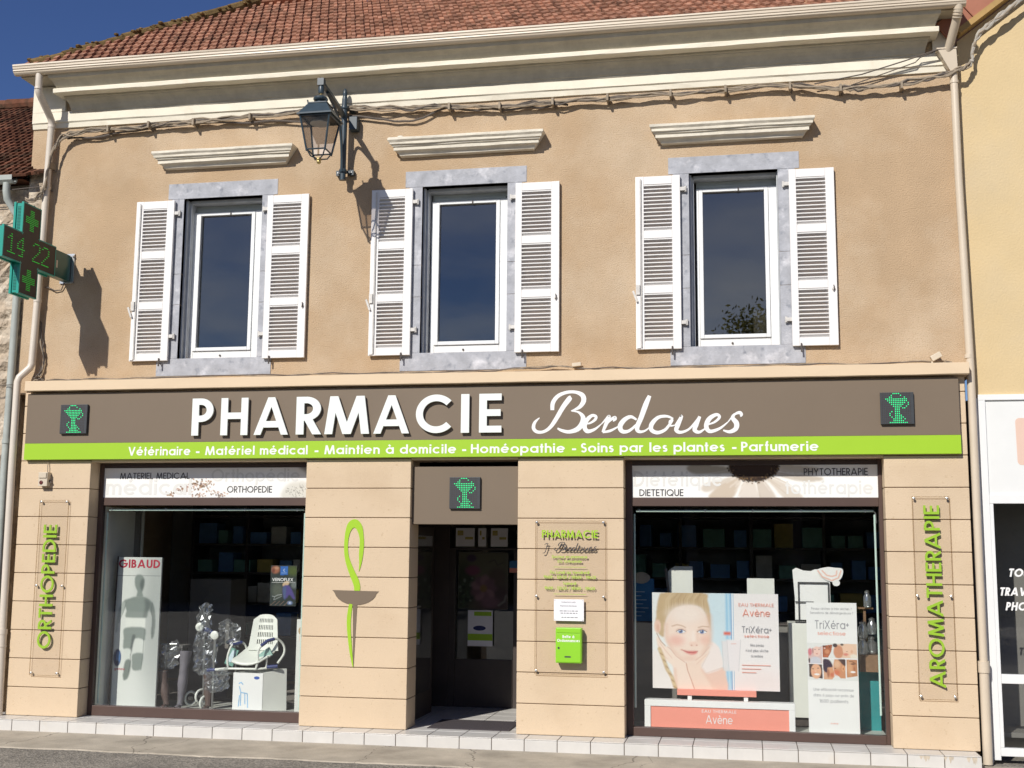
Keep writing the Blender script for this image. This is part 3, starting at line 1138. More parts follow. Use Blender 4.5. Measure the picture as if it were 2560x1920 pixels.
# stone surrounds, windows, shutters, hoods
SUR = [(1.652, 3.04, 1.60, 3.03), (4.60, 6.02, 4.575, 6.03), (7.61, 9.02, 7.615, 9.04)]
FRM = [(1.907, 2.85), (4.867, 5.80), (7.904, 8.79)]
GLS = [(2.0, 2.648), (4.964, 5.634), (7.976, 8.645)]
SHT = [((1.275, 1.76), (2.94, 3.45)), ((4.215, 4.703), (5.903, 6.402)), ((7.25, 7.74), (8.905, 9.378))]
side = ['left', 'middle', 'right']
for k in range(3):
    x0, x1 = WX[k]
    s0, s1, b0, b1 = SUR[k]
    mb = MB('stone')
    mb.box(s0, s1, -0.006, 0.12, Z1, 6.41)
    mb.box(b0, b1, -0.008, 0.12, 4.08, Z0)
    for (u0, u1) in ((s0 + 0.05, x0), (x1, s1 - 0.05)):
        zc = [Z0, Z0 + 0.05, 4.95, 5.33, Z1]
        for z_a, z_b in ((Z0, 4.93), (4.931, 5.30), (5.301, Z1)):
            mb.box(u0, u1, -0.005 - 0.001 * (z_a > 4.93), 0.12, z_a + 0.001, z_b - 0.001)
    mb.use('stone_reveal')
    mb.box(x0 - 0.01, x0 + 0.022, 0.05, 0.30, Z0 + 0.001, Z1 - 0.001)
    mb.box(x0 - 0.01, x0 + 0.047, 0.11, 0.31, Z0 + 0.003, Z1 - 0.003)
    mb.box(x1 - 0.012, x1 + 0.01, 0.06, 0.30, Z0 + 0.001, Z1 - 0.001)
    mb.box(x0 + 0.046, x1 - 0.013, 0.10, 0.30, Z1 - 0.035, Z1 + 0.01)
    mb.build('stone_surround', B, bevel=0.004)
    # the PVC window
    f0, f1 = FRM[k]
    g0, g1 = GLS[k]
    mb = MB('pvc')
    y = 0.19
    mb.box(f0, g0 - 0.045, y, 0.26, 4.31, 6.095)
    mb.box(g1 + 0.045, f1, y, 0.26, 4.31, 6.095)
    mb.box(g0 - 0.044, g1 + 0.044, y + 0.001, 0.26, 4.311, 4.40)
    mb.box(g0 - 0.044, g1 + 0.044, y + 0.001, 0.26, 6.075, 6.093)
    for u0, u1, w0, w1 in ((g0 - 0.043, g0, 4.401, 6.074), (g1, g1 + 0.043, 4.401, 6.074), (g0 + 0.0005, g1 - 0.0005, 4.401, 4.442), (g0 + 0.0005, g1 - 0.0005, 6.052, 6.074)):
        mb.box(u0, u1, y - 0.018, 0.25, w0, w1)
    mb.use('shade_grey')
    mb.box(f0, f1, 0.235, 0.29, 6.097, Z1)
    mb.box(f0 + 0.03, f1 - 0.06, 0.215, 0.234, 6.10, 6.135)
    mb.use('iron')
    mb.box((g0 + g1) / 2 + 0.05, (g0 + g1) / 2 + 0.065, y - 0.03, y - 0.019, 6.045, 6.085)
    mb.lathe([(0.012, -0.012), (0.012, 0.01)], ((f0 + f1) / 2 - 0.07, y - 0.001, 4.345), 8, 'y')
    w_ = mb.build('window', B, bevel=0.004)
    mb = MB('house_glass')
    mb.box(g0, g1, 0.216, 0.222, 4.4425, 6.0515)
    mb.build('pane', w_)
    # shutters
    for si, (u0, u1) in enumerate(SHT[k]):
        left = si == 0
        yb, yf = -0.022, -0.058
        st_l, st_r = (0.092, 0.09) if left else (0.074, 0.092)
        p0, p1 = u0 + st_l, u1 - st_r
        mb = MB('shutter_paint')
        mb.box(u0, p0, yf, yb, 4.258, 6.193)
        mb.box(p1, u1, yf, yb, 4.258, 6.193)
        for w0, w1 in ((4.259, 4.348), (4.875, 4.965), (5.49, 5.58), (6.10, 6.192)):
            mb.box(p0 + 0.0005, p1 - 0.0005, yf + 0.001, yb, w0, w1)
        sh = mb.build('shutter', B, bevel=0.003)
        sh['label'] = ('%s shutter of the %s window' % ('left' if left else 'right', side[k]))
        mb = MB('shutter_slat')
        for w0, w1 in ((4.348, 4.875), (4.965, 5.49), (5.58, 6.10)):
            for i in range(12):
                pitch = (w1 - w0) / 12
                zt = w0 + (i + 1) * pitch - 0.004
                prof = [(-0.055, zt), (-0.055, zt - 0.0115), (-0.022, zt - 0.0365), (-0.019, zt - 0.0265)]
                mb.sweep_x(prof, p0, p1)
        mb.build('slats', sh)
        mb = MB('white_iron')
        jx = u1 if left else u0
        dd = 1 if left else -1
        for hz in (4.53, 6.02):
            mb = MB('white_iron')
            mb.box(min(jx, jx + dd * 0.055), max(jx, jx + dd * 0.055), -0.05, -0.012, hz, hz + 0.038)
            mb.tube([(jx + dd * 0.058, -0.03, hz - 0.012), (jx + dd * 0.058, -0.03, hz + 0.05)], 0.014, 8)
            mb.build('hinge', sh)
        if left:
            mb = MB('shutter_paint')
            mb.box(u0 + 0.012, u0 + 0.052, yf - 0.012, yf - 0.0005, 4.27, 6.17)
            mb.build('batten', sh)
            mb = MB('white_iron')
            mb.tube([(u0 + 0.062, yf - 0.012, 4.28), (u0 + 0.062, yf - 0.012, 6.16)], 0.006, 6)
            mb.build('bolt_rod', sh)
            mb = MB('white_iron')
            zz = 4.86
            mb.box(u0 + 0.005, u0 + 0.045, yf - 0.03, yf - 0.011, zz, zz + 0.11)
            mb.obox((u0 - 0.005, yf - 0.03, zz - 0.02), 0.022, 0.014, 0.13, Matrix.Rotation(-0.35, 3, 'Y'))
        else:
            mb = MB('white_iron')
            mb.lathe([(0.016, -0.012), (0.02, 0.0)], (u1 - 0.035, yf, 4.86), 8, 'y')
            mb.use('iron')
            mb.tube([(u1 - 0.035, yf - 0.014, 4.90), (u1 - 0.03, yf - 0.02, 4.86), (u1 - 0.038, yf - 0.014, 4.84)], 0.006, 6)
        mb.build('latch', sh)
        ax = u1 - 0.10 if left else u0 + 0.09
        mb = MB('iron')
        mb.tube([(ax, -0.001, 4.225), (ax, -0.07, 4.225)], 0.007, 6)
        mb.tube([(ax, -0.068, 4.19), (ax, -0.068, 4.285)], 0.009, 6)
        mb.build('shutter_stop', sh)

HD = [(1.49, 3.27, 6.775), (4.42, 6.235, 6.77), (7.42, 9.19, 6.745)]
for k, (h0, h1, ht) in enumerate(HD):
    mb = MB('hood_paint')
    prof = [(-0.001, ht), (-0.165, ht + 0.004), (-0.18, ht - 0.003), (-0.18, ht - 0.028), (-0.160, ht - 0.050), (-0.158, ht - 0.075), (-0.138, ht - 0.082),
            (-0.138, ht - 0.094), (-0.120, ht - 0.098), (-0.120, ht - 0.138), (-0.108, ht - 0.142), (-0.085, ht - 0.150), (-0.068, ht - 0.165), (-0.062, ht - 0.185), (-0.04, ht - 0.19), (-0.001, ht - 0.192)]
    mb.sweep_x(prof, h0, h1, 24, 0.006, lambda y, z: max(0, 0.18 + y) if y < -0.002 else (0.0 if z > 6.7 else 0.13), seed=k * 9.1)
    if k == 1:
        mb.sphere((h0 + 0.14, -0.12, ht + 0.012), 0.035, 8, (1.3, 0.8, 0.8))
    mb.build('hood_moulding', B, bevel=0.003)

# cornice
mb = MB('cream')
band = [(0.0, 7.40), (-0.045, 7.40), (-0.045, 7.27), (-0.03, 7.255), (-0.022, 7.20), (0.0, 7.195)]
mb.sweep_x(band, -0.2, 10.66, 60, 0.006, seed=3)
mb.box(-0.2, 0.24, -0.044, -0.002, 7.402, 7.73)
mb.box(10.44, 10.66, -0.044, -0.002, 7.402, 7.73)
cb = mb.build('cornice_band', B)
mb = MB('cornice_shaded')
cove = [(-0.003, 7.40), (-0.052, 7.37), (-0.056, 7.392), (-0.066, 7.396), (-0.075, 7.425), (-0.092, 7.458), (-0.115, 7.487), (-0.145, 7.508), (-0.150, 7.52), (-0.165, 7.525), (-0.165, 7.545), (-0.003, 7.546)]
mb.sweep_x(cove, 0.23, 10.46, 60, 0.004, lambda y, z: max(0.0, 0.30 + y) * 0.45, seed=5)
mb.use('cream')
fas = [(-0.003, 7.5465), (-0.285, 7.545), (-0.29, 7.55), (-0.29, 7.592), (-0.275, 7.605), (-0.003, 7.605)]
mb.sweep_x(fas, 0.215, 10.474, 60, 0.007, seed=8)
mb.use('cornice_shaded')
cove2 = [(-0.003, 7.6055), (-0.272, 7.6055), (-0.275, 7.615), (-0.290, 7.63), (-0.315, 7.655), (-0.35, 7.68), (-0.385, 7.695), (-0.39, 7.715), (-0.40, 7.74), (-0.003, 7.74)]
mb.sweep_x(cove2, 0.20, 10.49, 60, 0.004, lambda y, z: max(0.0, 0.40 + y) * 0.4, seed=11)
mb.box(-0.19, 10.66, -0.34, -0.01, 7.742, 7.80)
mb.build('cornice', B)
# gutter
mb = MB('gutter_metal')
g = [(-0.355, 7.845), (-0.355, 7.775), (-0.375, 7.745), (-0.41, 7.732), (-0.445, 7.738), (-0.463, 7.752), (-0.468, 7.768), (-0.478, 7.775), (-0.476, 7.792), (-0.486, 7.80), (-0.486, 7.822), (-0.496, 7.832), (-0.496, 7.850), (-0.482, 7.856), (-0.47, 7.845), (-0.47, 7.80), (-0.41, 7.76), (-0.37, 7.79)]
mb.sweep_x(g, -0.215, 10.725, 12, 0.003, seed=2)
mb.box(-0.216, -0.2145, -0.47, -0.36, 7.76, 7.84)
mb.box(10.7245, 10.726, -0.47, -0.36, 7.76, 7.84)
mb.build('gutter', B, bevel=0.0)
# downpipes
mb = MB('gutter_pale')
R_ = 0.042
mb.tube([(0.10, -0.41, 7.745), (0.10, -0.41, 7.56), (0.10, -0.395, 7.515), (0.10, -0.36, 7.48), (0.10, -0.15, 7.315), (0.10, -0.105, 7.27), (0.098, -0.09, 7.20), (0.084, -0.09, 6.5), (0.062, -0.09, 5.2), (0.035, -0.09, 4.25),
         (0.02, -0.10, 4.20), (-0.07, -0.16, 4.08), (-0.085, -0.17, 4.02), (-0.085, -0.17, 3.0), (-0.068, -0.17, 1.1)], R_, 14)
mb.tube([(-0.068, -0.17, 1.10), (-0.058, -0.17, GZ)], 0.05, 14)
for z_ in (7.62, 7.27):
    pass
for (px_, z_) in ((-0.068, 1.08), (-0.064, 0.94)):
    mb.tube([(px_, -0.17, z_), (px_, -0.17, z_ + 0.06 if z_ > 1 else z_ + 0.012)], 0.055, 14)
for (px_, py_, z_) in ((0.084, -0.09, 6.4), (0.058, -0.09, 5.0)):
    mb.tube([(px_, py_, z_), (px_, py_, z_ + 0.035)], 0.047, 14)
mb.tube([(0.10, -0.41, 7.575), (0.10, -0.41, 7.55)], 0.047, 14)
mb.tube([(0.098, -0.09, 7.18), (0.098, -0.09, 7.21)], 0.046, 14)
mb.build('downpipe', B, smooth=True)['label'] = 'pale beige downpipe with swan neck bends'
mb = MB('gutter_metal')
mb.tube([(10.655, -0.42, 7.77), (10.653, -0.41, 7.70), (10.64, -0.34, 7.62), (10.60, -0.17, 7.45), (10.575, -0.10, 7.36)], 0.045, 14)
for i in range(4):
    mb.tube([(10.654 - i * 0.003, -0.415 + 0.012 * i, 7.725 - i * 0.026), (10.653 - i * 0.003, -0.41 + 0.012 * i, 7.715 - i * 0.026)], 0.05, 14)
# hopper: square funnel
hp = [[(10.47, -0.16), (10.66, -0.16), (10.66, -0.02), (10.47, -0.02)], [(10.598, -0.135), (10.672, -0.135), (10.672, -0.055), (10.598, -0.055)]]
for zz0, zz1 in ((7.405, 7.155),):
    a = mb.add([(x, y, zz0) for x, y in hp[0]] + [(x, y, zz1) for x, y in hp[1]])
    for i in range(4):
        j = (i + 1) % 4
        mb.face([a[i], a[j], a[4 + j], a[4 + i]])
    mb.face(a[4:])
mb.box(10.463, 10.667, -0.166, -0.015, 7.395, 7.41)
mb.tube([(10.635, -0.095, 7.17), (10.638, -0.095, 6.0), (10.672, -0.095, 4.0), (10.672, -0.095, 1.0)], 0.04, 14)
mb.tube([(10.635, -0.095, 7.06), (10.635, -0.095, 7.03)], 0.046, 14)
mb.tube([(10.662, -0.095, 4.12), (10.662, -0.095, 4.08)], 0.0435, 14)
mb.tube([(10.672, -0.095, 1.04), (10.672, -0.095, 0.93)], 0.056, 14)
mb.tube([(10.672, -0.095, 0.94), (10.672, -0.095, GZ)], 0.047, 14)
mb.build('downpipe', B, smooth=True)['label'] = 'beige downpipe with funnel hopper at its top'


# roof
def tiled_slope(mb, x0, x1, y0, z0, slope, run, inside, w=0.23, pitch=0.19, th=0.022, skew=0.0, seed=1):
    rnd = random.Random(seed)
    rows = int(run * math.hypot(1, slope) / pitch)
    ang = math.atan(slope)
    for r in range(rows):
        s = r * pitch
        for i in range(int((x1 - x0) / w) + 1):
            x = x0 + i * w - skew * s * math.cos(ang) + rnd.uniform(-0.006, 0.006)
            yy = y0 + s * math.cos(ang)
            zz = z0 + s * math.sin(ang)
            if not inside(x + w / 2, yy):
                continue
            zz += 0.03 * noise.noise(Vector((x * 0.5, yy * 0.8, seed)))
            m3 = Matrix.Rotation(ang - 0.10 + rnd.uniform(-0.025, 0.025), 3, 'X') @ Matrix.Rotation(rnd.uniform(-0.04, 0.04), 3, 'Y') @ Matrix.Rotation(math.atan(skew) * 0.8 + rnd.uniform(-0.02, 0.02), 3, 'Z')
            mb.obox((x + w / 2, yy, zz + rnd.uniform(0, 0.006)), w - rnd.uniform(0.008, 0.02), pitch * 1.45, th, m3)
            # rounded rib along one side, as on interlocking tiles
            for rb in (0.10, 0.58):
                mb.obox((x + w * rb, yy - 0.006, zz + 0.017), 0.044, pitch * 1.2, 0.05, m3)


SL = 0.76
RX, RY = 2.0, 1.75
inside = lambda x, y: (x + 0.2) > (y + 0.46) - 0.02 and (10.72 - x) > (y + 0.46) - 0.02
mb = MB('tile')
tiled_slope(mb, -0.12, 11.5, -0.33, 7.905, SL, 2.13, inside, skew=0.367, seed=3)
rf = mb.build('roof', B, fix=False)
mb = MB('tile_old')
e0, rz = (-0.12, -0.36, 7.80), 7.80 + SL * 2.11
a = mb.add([(-0.12, -0.36, 7.80), (10.70, -0.36, 7.80), (8.55, 1.75, rz), (1.97, 1.75, rz), (-0.12, 3.94, 7.80), (10.70, 3.94, 7.80)])
for q in ((0, 1, 2, 3), (0, 3, 4), (1, 5, 2), (3, 2, 5, 4)):
    mb.face([a[i] for i in q])
mb.build('roof_deck', rf)
mb = MB('moss_tile')
rnd = random.Random(4)
for s in range(17):
    t = s / 16.5
    p = Vector((-0.06, -0.30, 7.90)).lerp(Vector((1.99, 1.77, 7.87 + SL * 2.19)), t)
    q = Vector((-0.06, -0.30, 7.90)).lerp(Vector((1.99, 1.77, 7.87 + SL * 2.19)), t + 0.068)
    ju = Vector((rnd.uniform(-.012, .012), rnd.uniform(-.012, .012), rnd.uniform(-.01, .012)))
    mb.tube([p + ju, q + ju + Vector((0, 0, 0.012))], [0.085, 0.07], 10)
    for c_ in range(4):
        cc = p.lerp(q, rnd.random()) + Vector((rnd.uniform(-.07, .07), rnd.uniform(-.09, .02), rnd.uniform(0.01, .06)))
        mb.sphere(cc, rnd.uniform(0.015, 0.035), 6, (1.3, 1.3, 0.7))
mb.build('hip_tile', rf)
mb = MB('tile')
for s in range(17):
    p = Vector((1.95 + s * 0.4, 1.75, 7.88 + SL * 2.19))
    mb.tube([p, p + Vector((0.42, 0, 0.012))], [0.10, 0.085], 10)
mb.build('ridge_tile', rf)

# ------------------------------------------------------------------ shop front (ground floor cladding)
PIERS = [(0.0, 0.90), (3.55, 4.765), (5.968, 7.113), (9.785, 10.605)]
JZ = [0.17, 0.49, 0.812, 1.133, 1.458, 1.783, 2.108, 2.433, 2.758, 3.085, 3.41, 3.735, 3.9]
for k, (x0, x1) in enumerate(PIERS):
    mb = MB('pier_render')
    for i in range(len(JZ) - 1):
        mb.box(x0, x1, -0.12, 0.24, JZ[i] + 0.004, JZ[i + 1] - 0.004)
    p_ = mb.build('pier', B, bevel=0.006)
    mb = MB('joint')
    mb.box(x0 + 0.012, x1 - 0.012, -0.108, 0.236, 0.168, 3.89)
    mb.build('joint_bed', p_)
    p_['label'] = ['leftmost pier', 'pier left of the door', 'pier right of the door', 'rightmost pier'][k]
mb = MB('ledge_paint')
for u0, u1 in ((0.901, 3.549), (4.766, 5.967), (7.114, 9.784)):
    mb.box(u0, u1, -0.112, 0.25, 3.07, 3.90)
mb.build('lintel_beam', B)
mb = MB('ledge_paint')
mb.sweep_x([(-0.001, 4.03), (-0.24, 4.018), (-0.24, 3.905), (-0.232, 3.898), (-0.001, 3.902)], 0.06, 10.635, 40, 0.004, seed=6)
mb.build('ledge', B, bevel=0.003)
# door lintel panel
mb = MB('taupe')
mb.box(4.768, 5.965, -0.05, 0.10, 2.366, 3.0)
mb.build('door_lintel', B, bevel=0.004)
# tiled step: riser, treads and the vestibule floor
mb = MB('grout')
mb.box(-0.055, 10.56, -0.415, 0.20, GZ - 0.02, 0.163)
mb.box(4.19, 6.29, 0.20, 3.79, GZ - 0.02, 0.163)
st_ = mb.build('step', B)
mb = MB('tile_white')
TP = 0.3425
for i in range(-1, 31):
    u0, u1 = max(-0.4, -0.055 + TP * i + 0.0045), -0.055 + TP * (i + 1) - 0.0045
    mb.box(u0, u1, -0.42, -0.40, GZ - 0.02, 0.160)
    for r, (v0, v1) in enumerate(((-0.42, -0.085), (-0.079, 0.20))):
        mb.box(u0, u1, v0 + 0.003 * (r > 0), v1, 0.1632, 0.17)
    if 4.15 < u0 and u1 < 6.35:
        for r in range(5):
            mb.box(u0, u1, 0.206 + r * 0.343, 0.206 + (r + 1) * 0.343 - 0.006, 0.1632, 0.17)
mb.build('floor_tiles', st_, bevel=0.002)
mb = MB('rust_stain')
rnd = random.Random(17)
for i in range(16):
    ux = rnd.choice([9.98, 10.03, 10.10, 10.24, 10.30, 10.46, 10.50]) + rnd.uniform(-0.03, 0.03)
    l_ = rnd.uniform(0.02, 0.07)
    w_s = rnd.uniform(0.006, 0.018)
    mb.prism(smooth_poly([(ux - w_s, 0.157), (ux + w_s, 0.157), (ux + w_s * 0.5, 0.157 - l_ * 0.6), (ux, 0.157 - l_), (ux - w_s * 0.5, 0.157 - l_ * 0.5)], 3), -0.4203 - i * 0.00003, -0.4203 - i * 0.00003)
mb.build('rust_stain', st_)


# shop windows
def shop_window(x0, x1, zb, label, fl, fr):
    """frame outer x0..x1; brown trim, glass, printed transom banner"""
    mb = MB('brown_frame')
    y0, y1 = 0.085, 0.16
    mb.box(x0, x0 + fl, y0, y1, 0.172, 3.06)
    mb.box(x1 - fr, x1, y0, y1, 0.172, 3.06)
    i0, i1 = x0 + fl + 0.0005, x1 - fr - 0.0005
    mb.box(i0, i1, y0 - 0.012, y1, 0.172, zb)
    mb.box(i0, i1, y0 + 0.003, y1, 2.573, 2.665)
    mb.use('dark_frame')
    mb.box(i0, i1, y0 + 0.003, y1, 3.01, 3.06)
    o = mb.build('shop_window', B, bevel=0.004)
    o['label'] = label
    mb = MB('shop_glass')
    mb.box(i0, i1, 0.128, 0.136, zb + 0.0005, 2.5725)
    mb.build('pane', o)
    mb = MB('white_print')
    mb.box(i0, i1, 0.098, 0.13, 2.6655, 3.0095)
    bn = mb.build('transom_panel', o)
    return o, i0, i1


wl, i0, i1 = shop_window(0.902, 3.549, 0.285, 'left shop window', 0.055, 0.05)
mb = MB('ink')
write(mb, 'MATERIEL MEDICAL', 1.158, 2.882, 0.072, 0.0955, 0.13, fit=0.88)
mb.build('banner_lettering', wl)
mb = MB('ink')
write(mb, 'ORTHOPEDIE', 2.51, 2.722, 0.075, 0.0955, 0.13, fit=0.55)
mb.build('banner_lettering', wl)
mb = MB('ghost')
write(mb, 'médical', 0.985, 2.695, 0.185, 0.097, 0.15, fit=1.08)
mb.build('banner_lettering', wl)
mb = MB('ghost')
write(mb, 'Orthopédie', 2.31, 2.85, 0.145, 0.097, 0.15, fit=1.08)
mb.build('banner_lettering', wl)
cv = Canvas(330, 46, (22, 14, 1238, 206), (250, 250, 247))
rnd = random.Random(11)
for cx_, cy_, n_k, sp in ((505, 145, 34, 30), (600, 130, 34, 34), (440, 185, 16, 22), (725, 185, 16, 22), (640, 110, 12, 30), (560, 100, 8, 26), (660, 160, 12, 24), (600, 185, 14, 22)):
    for i in range(n_k):
        px_, py_ = cx_ + rnd.gauss(0, sp), cy_ + rnd.gauss(0, sp * 0.42)
        cv.ell(px_, py_, rnd.uniform(4, 9), rnd.uniform(3, 6), rnd.choice([(120, 84, 52), (168, 128, 96), (90, 62, 44), (206, 178, 160), (186, 150, 132), (140, 110, 70)]), 0.9, 0.3, rnd.uniform(0, 3))
cv.poly([(1085, 206), (1110, 130), (1170, 105), (1238, 115), (1238, 206)], (222, 220, 210), 6)
cv.poly([(1180, 14), (1238, 14), (1238, 60), (1215, 40)], (120, 116, 108), 6, 0.8)
for i in range(60):
    a_ = rnd.uniform(2.2, 4.2)
    px_, py_ = 1238 + rnd.uniform(20, 130) * math.cos(a_), 165 + rnd.uniform(5, 60) * math.sin(a_)
    cv.stroke([(px_, py_), (px_ + rnd.uniform(-14, 14), py_ + rnd.uniform(-10, 10))], 2.5, rnd.choice([(110, 106, 96), (150, 146, 136), (90, 86, 80)]), 0.7)
cv.build('banner_print', wl, i0 + 0.0005, i1 - 0.0005, 2.666, 3.009, 0.0976)


wr, j0, j1 = shop_window(7.116, 9.782, 0.262, 'right shop window', 0.07, 0.04)
mb = MB('ink')
write(mb, 'DIETETIQUE', 7.262, 2.682, 0.072, 0.0945, 0.13, fit=0.47)
mb.build('banner_lettering', wr)
mb = MB('ink')
write(mb, 'PHYTOTHERAPIE', 8.993, 2.898, 0.075, 0.0935, 0.13, fit=0.65)
mb.build('banner_lettering', wr)
mb = MB('ghost')
write(mb, 'Diététique', 7.20, 2.785, 0.165, 0.0968, 0.15, fit=0.95)
mb.build('banner_lettering', wr)
mb = MB('ghost')
write(mb, 'tothérapie', 8.80, 2.70, 0.145, 0.0968, 0.15, fit=0.89)
mb.build('banner_lettering', wr)
cv = Canvas(330, 46, (15, 22, 1245, 186), (252, 252, 248))
pet = [([(560, 70), (470, 95), (390, 115), (368, 145), (405, 158), (500, 118), (570, 88)], (214, 204, 190)), ([(575, 85), (500, 110), (430, 150), (410, 190), (520, 192), (560, 130)], (206, 190, 170)),
       ([(600, 95), (570, 130), (565, 192), (655, 192), (640, 110)], (226, 216, 204)), ([(650, 100), (655, 150), (668, 192), (745, 192), (705, 120), (680, 98)], (212, 200, 186)),
       ([(700, 92), (730, 130), (790, 192), (880, 192), (830, 140), (740, 90)], (220, 210, 196)), ([(735, 70), (820, 95), (900, 108), (975, 100), (970, 84), (880, 70), (760, 55)], (200, 190, 176)),
       ([(535, 60), (460, 66), (350, 68), (300, 48), (310, 22), (420, 22), (520, 36)], (176, 168, 152)), ([(750, 40), (820, 60), (930, 66), (960, 40), (860, 24), (770, 22)], (206, 198, 184))]
for pts, c_ in pet:
    cv.poly(pts, c_, 3, 0.95)
rnd = random.Random(6)
for i in range(46):
    a_ = rnd.uniform(0.25, 2.9)
    r0_, r1_ = 95, rnd.uniform(150, 300)
    cv.stroke([(640 + r0_ * math.cos(a_), 22 + 0.75 * r0_ * math.sin(a_)), (640 + r1_ * math.cos(a_), 22 + 0.6 * r1_ * math.sin(a_))], rnd.uniform(3, 8), rnd.choice([(236, 228, 216), (186, 168, 146), (200, 182, 160), (248, 244, 238)]), 0.28)
cv.ell(636, 22, 128, 84, (58, 40, 26), 1, 0.06)
for i in range(170):
    a_ = rnd.uniform(0.05, 3.1)
    r_ = rnd.uniform(0.75, 1.1)
    cv.ell(636 + 122 * r_ * math.cos(a_), 22 + 86 * r_ * math.sin(a_), rnd.uniform(2, 5), rnd.uniform(2, 5), rnd.choice([(40, 26, 18), (96, 72, 44), (28, 18, 14), (120, 96, 62)]), 0.9, 0.3)
cv.build('banner_print', wr, j0 + 0.0005, j1 - 0.0005, 2.666, 3.009, 0.0975)

# tubes lining the windows just inside the glass
for w_, (u0, u1, zb_) in ((wl, (0.985, 3.44, 0.30)), (wr, (7.20, 9.705, 0.45))):
    mb = MB('tube')
    mb.tube([(u0 + 0.02, 0.17, 2.522), (u1 - 0.01, 0.17, 2.528)], 0.012, 8)
    mb.tube([(u0, 0.17, zb_), (u0, 0.17, 2.49)], 0.011, 8)
    mb.tube([(u1, 0.17, zb_), (u1, 0.17, 2.49)], 0.011, 8)
    mb.use('steel')
    for t in (0.02, 0.3, 0.5, 0.7, 0.96):
        mb.box(u0 + (u1 - u0) * t, u0 + (u1 - u0) * t + 0.012, 0.155, 0.185, 2.512, 2.542)
    mb.tube([(u1 - 0.01, 0.17, 2.528), (u1 + 0.012, 0.17, 2.50), (u1 + 0.016, 0.17, 2.40)], 0.006, 6)
    mb.build('light_tube', w_)

# door at the back of the vestibule
mb = MB('dark_wood')
dy = 1.9
D0, D1 = 4.30, 6.25
mb.box(D0, 4.72, dy, dy + 0.06, 0.171, 2.9)
mb.box(5.62, D1, dy, dy + 0.06, 0.171, 2.9)
mb.box(4.721, 5.619, dy, dy + 0.06, 2.40, 2.9)
mb.box(4.721, 5.619, dy + 0.001, dy + 0.06, 2.09, 2.115)
mb.box(4.721, 4.80, dy + 0.001, dy + 0.06, 0.171, 2.089)
mb.box(5.54, 5.619, dy + 0.001, dy + 0.06, 0.171, 2.089)
mb.box(4.801, 5.539, dy + 0.001, dy + 0.06, 0.171, 0.75)
dr = mb.build('door', B, bevel=0.004)
dr['label'] = 'dark glazed entrance door at the back of the porch'
mb = MB('shop_glass')
mb.box(4.801, 5.539, dy + 0.02, dy + 0.028, 0.751, 2.089)
mb.box(4.721, 5.619, dy + 0.02, dy + 0.028, 2.116, 2.399)
mb.build('pane', dr)
mb = MB('dark_wood')
mb.box(4.60, 4.66, 0.30, 1.35, 0.172, 2.36)
lf = mb.build('open_door_leaf', B, bevel=0.004)
mb = MB('shop_glass')
mb.box(4.661, 4.667, 0.45, 1.25, 0.45, 2.25)
mb.build('pane', lf)
mb = MB('steel')
mb.tube([(4.69, 0.36, 1.43), (4.69, 0.36, 1.60)], 0.012, 8)
mb.tube([(4.66, 0.36, 1.45), (4.73, 0.36, 1.45), (4.74, 0.48, 1.45)], 0.01, 8)
mb.build('handle', lf)

# left inner cheek of the left window, window beds inside
mb = MB('white_panel')
mb.box(0.915, 0.945, 0.17, 0.95, 0.20, 2.56)
mb.box(0.99, 1.02, 0.95, 1.0, 0.20, 2.56)
mb.use('grey_panel')
mb.box(0.946, 1.01, 0.90, 0.949, 0.20, 2.56)
mb.build('window_cheek', B)
mb = MB('sill_floor')
mb.box(0.95, 3.50, 0.165, 1.2, 0.20, 0.225)
mb.build('window_bed', B)
mb = MB('sill_floor')
mb.box(7.12, 9.775, 0.165, 0.78, 0.20, 0.225)
mb.build('window_bed', B)

# ------------------------------------------------------------------ fascia sign
S = thing('fascia_sign', 'long taupe fascia sign with white PHARMACIE lettering above a green stripe', 'shop sign', (5.3, -0.15, 3.08))
SB = -0.18
mb = MB('taupe')
mb.box(0.07, 10.535, SB, -0.122, 3.285, 3.872)
mb.build('board', S, bevel=0.003)
mb = MB('green')
mb.box(0.069, 10.536, SB - 0.002, -0.122, 3.095, 3.2845)
mb.build('stripe', S, bevel=0.002)
letx = {'P': (2.19, 2.45), 'H': (2.543, 2.87), 'A1': (2.942, 3.357), 'R': (3.447, 3.737), 'M': (3.783, 4.305), 'A2': (4.351, 4.766), 'C': (4.838, 5.267), 'I': (5.348, 5.44), 'E': (5.551, 5.80)}
for key, (u0, u1) in letx.items():
    mb = MB('white_letter')
    write(mb, key[0], u0, 3.355, 0.425, SB - 0.024, 0.172, 0.022, fit=u1 - u0, track=0.0, q=28)
    mb.build('letter', S)['label'] = 'white raised letter ' + key[0]
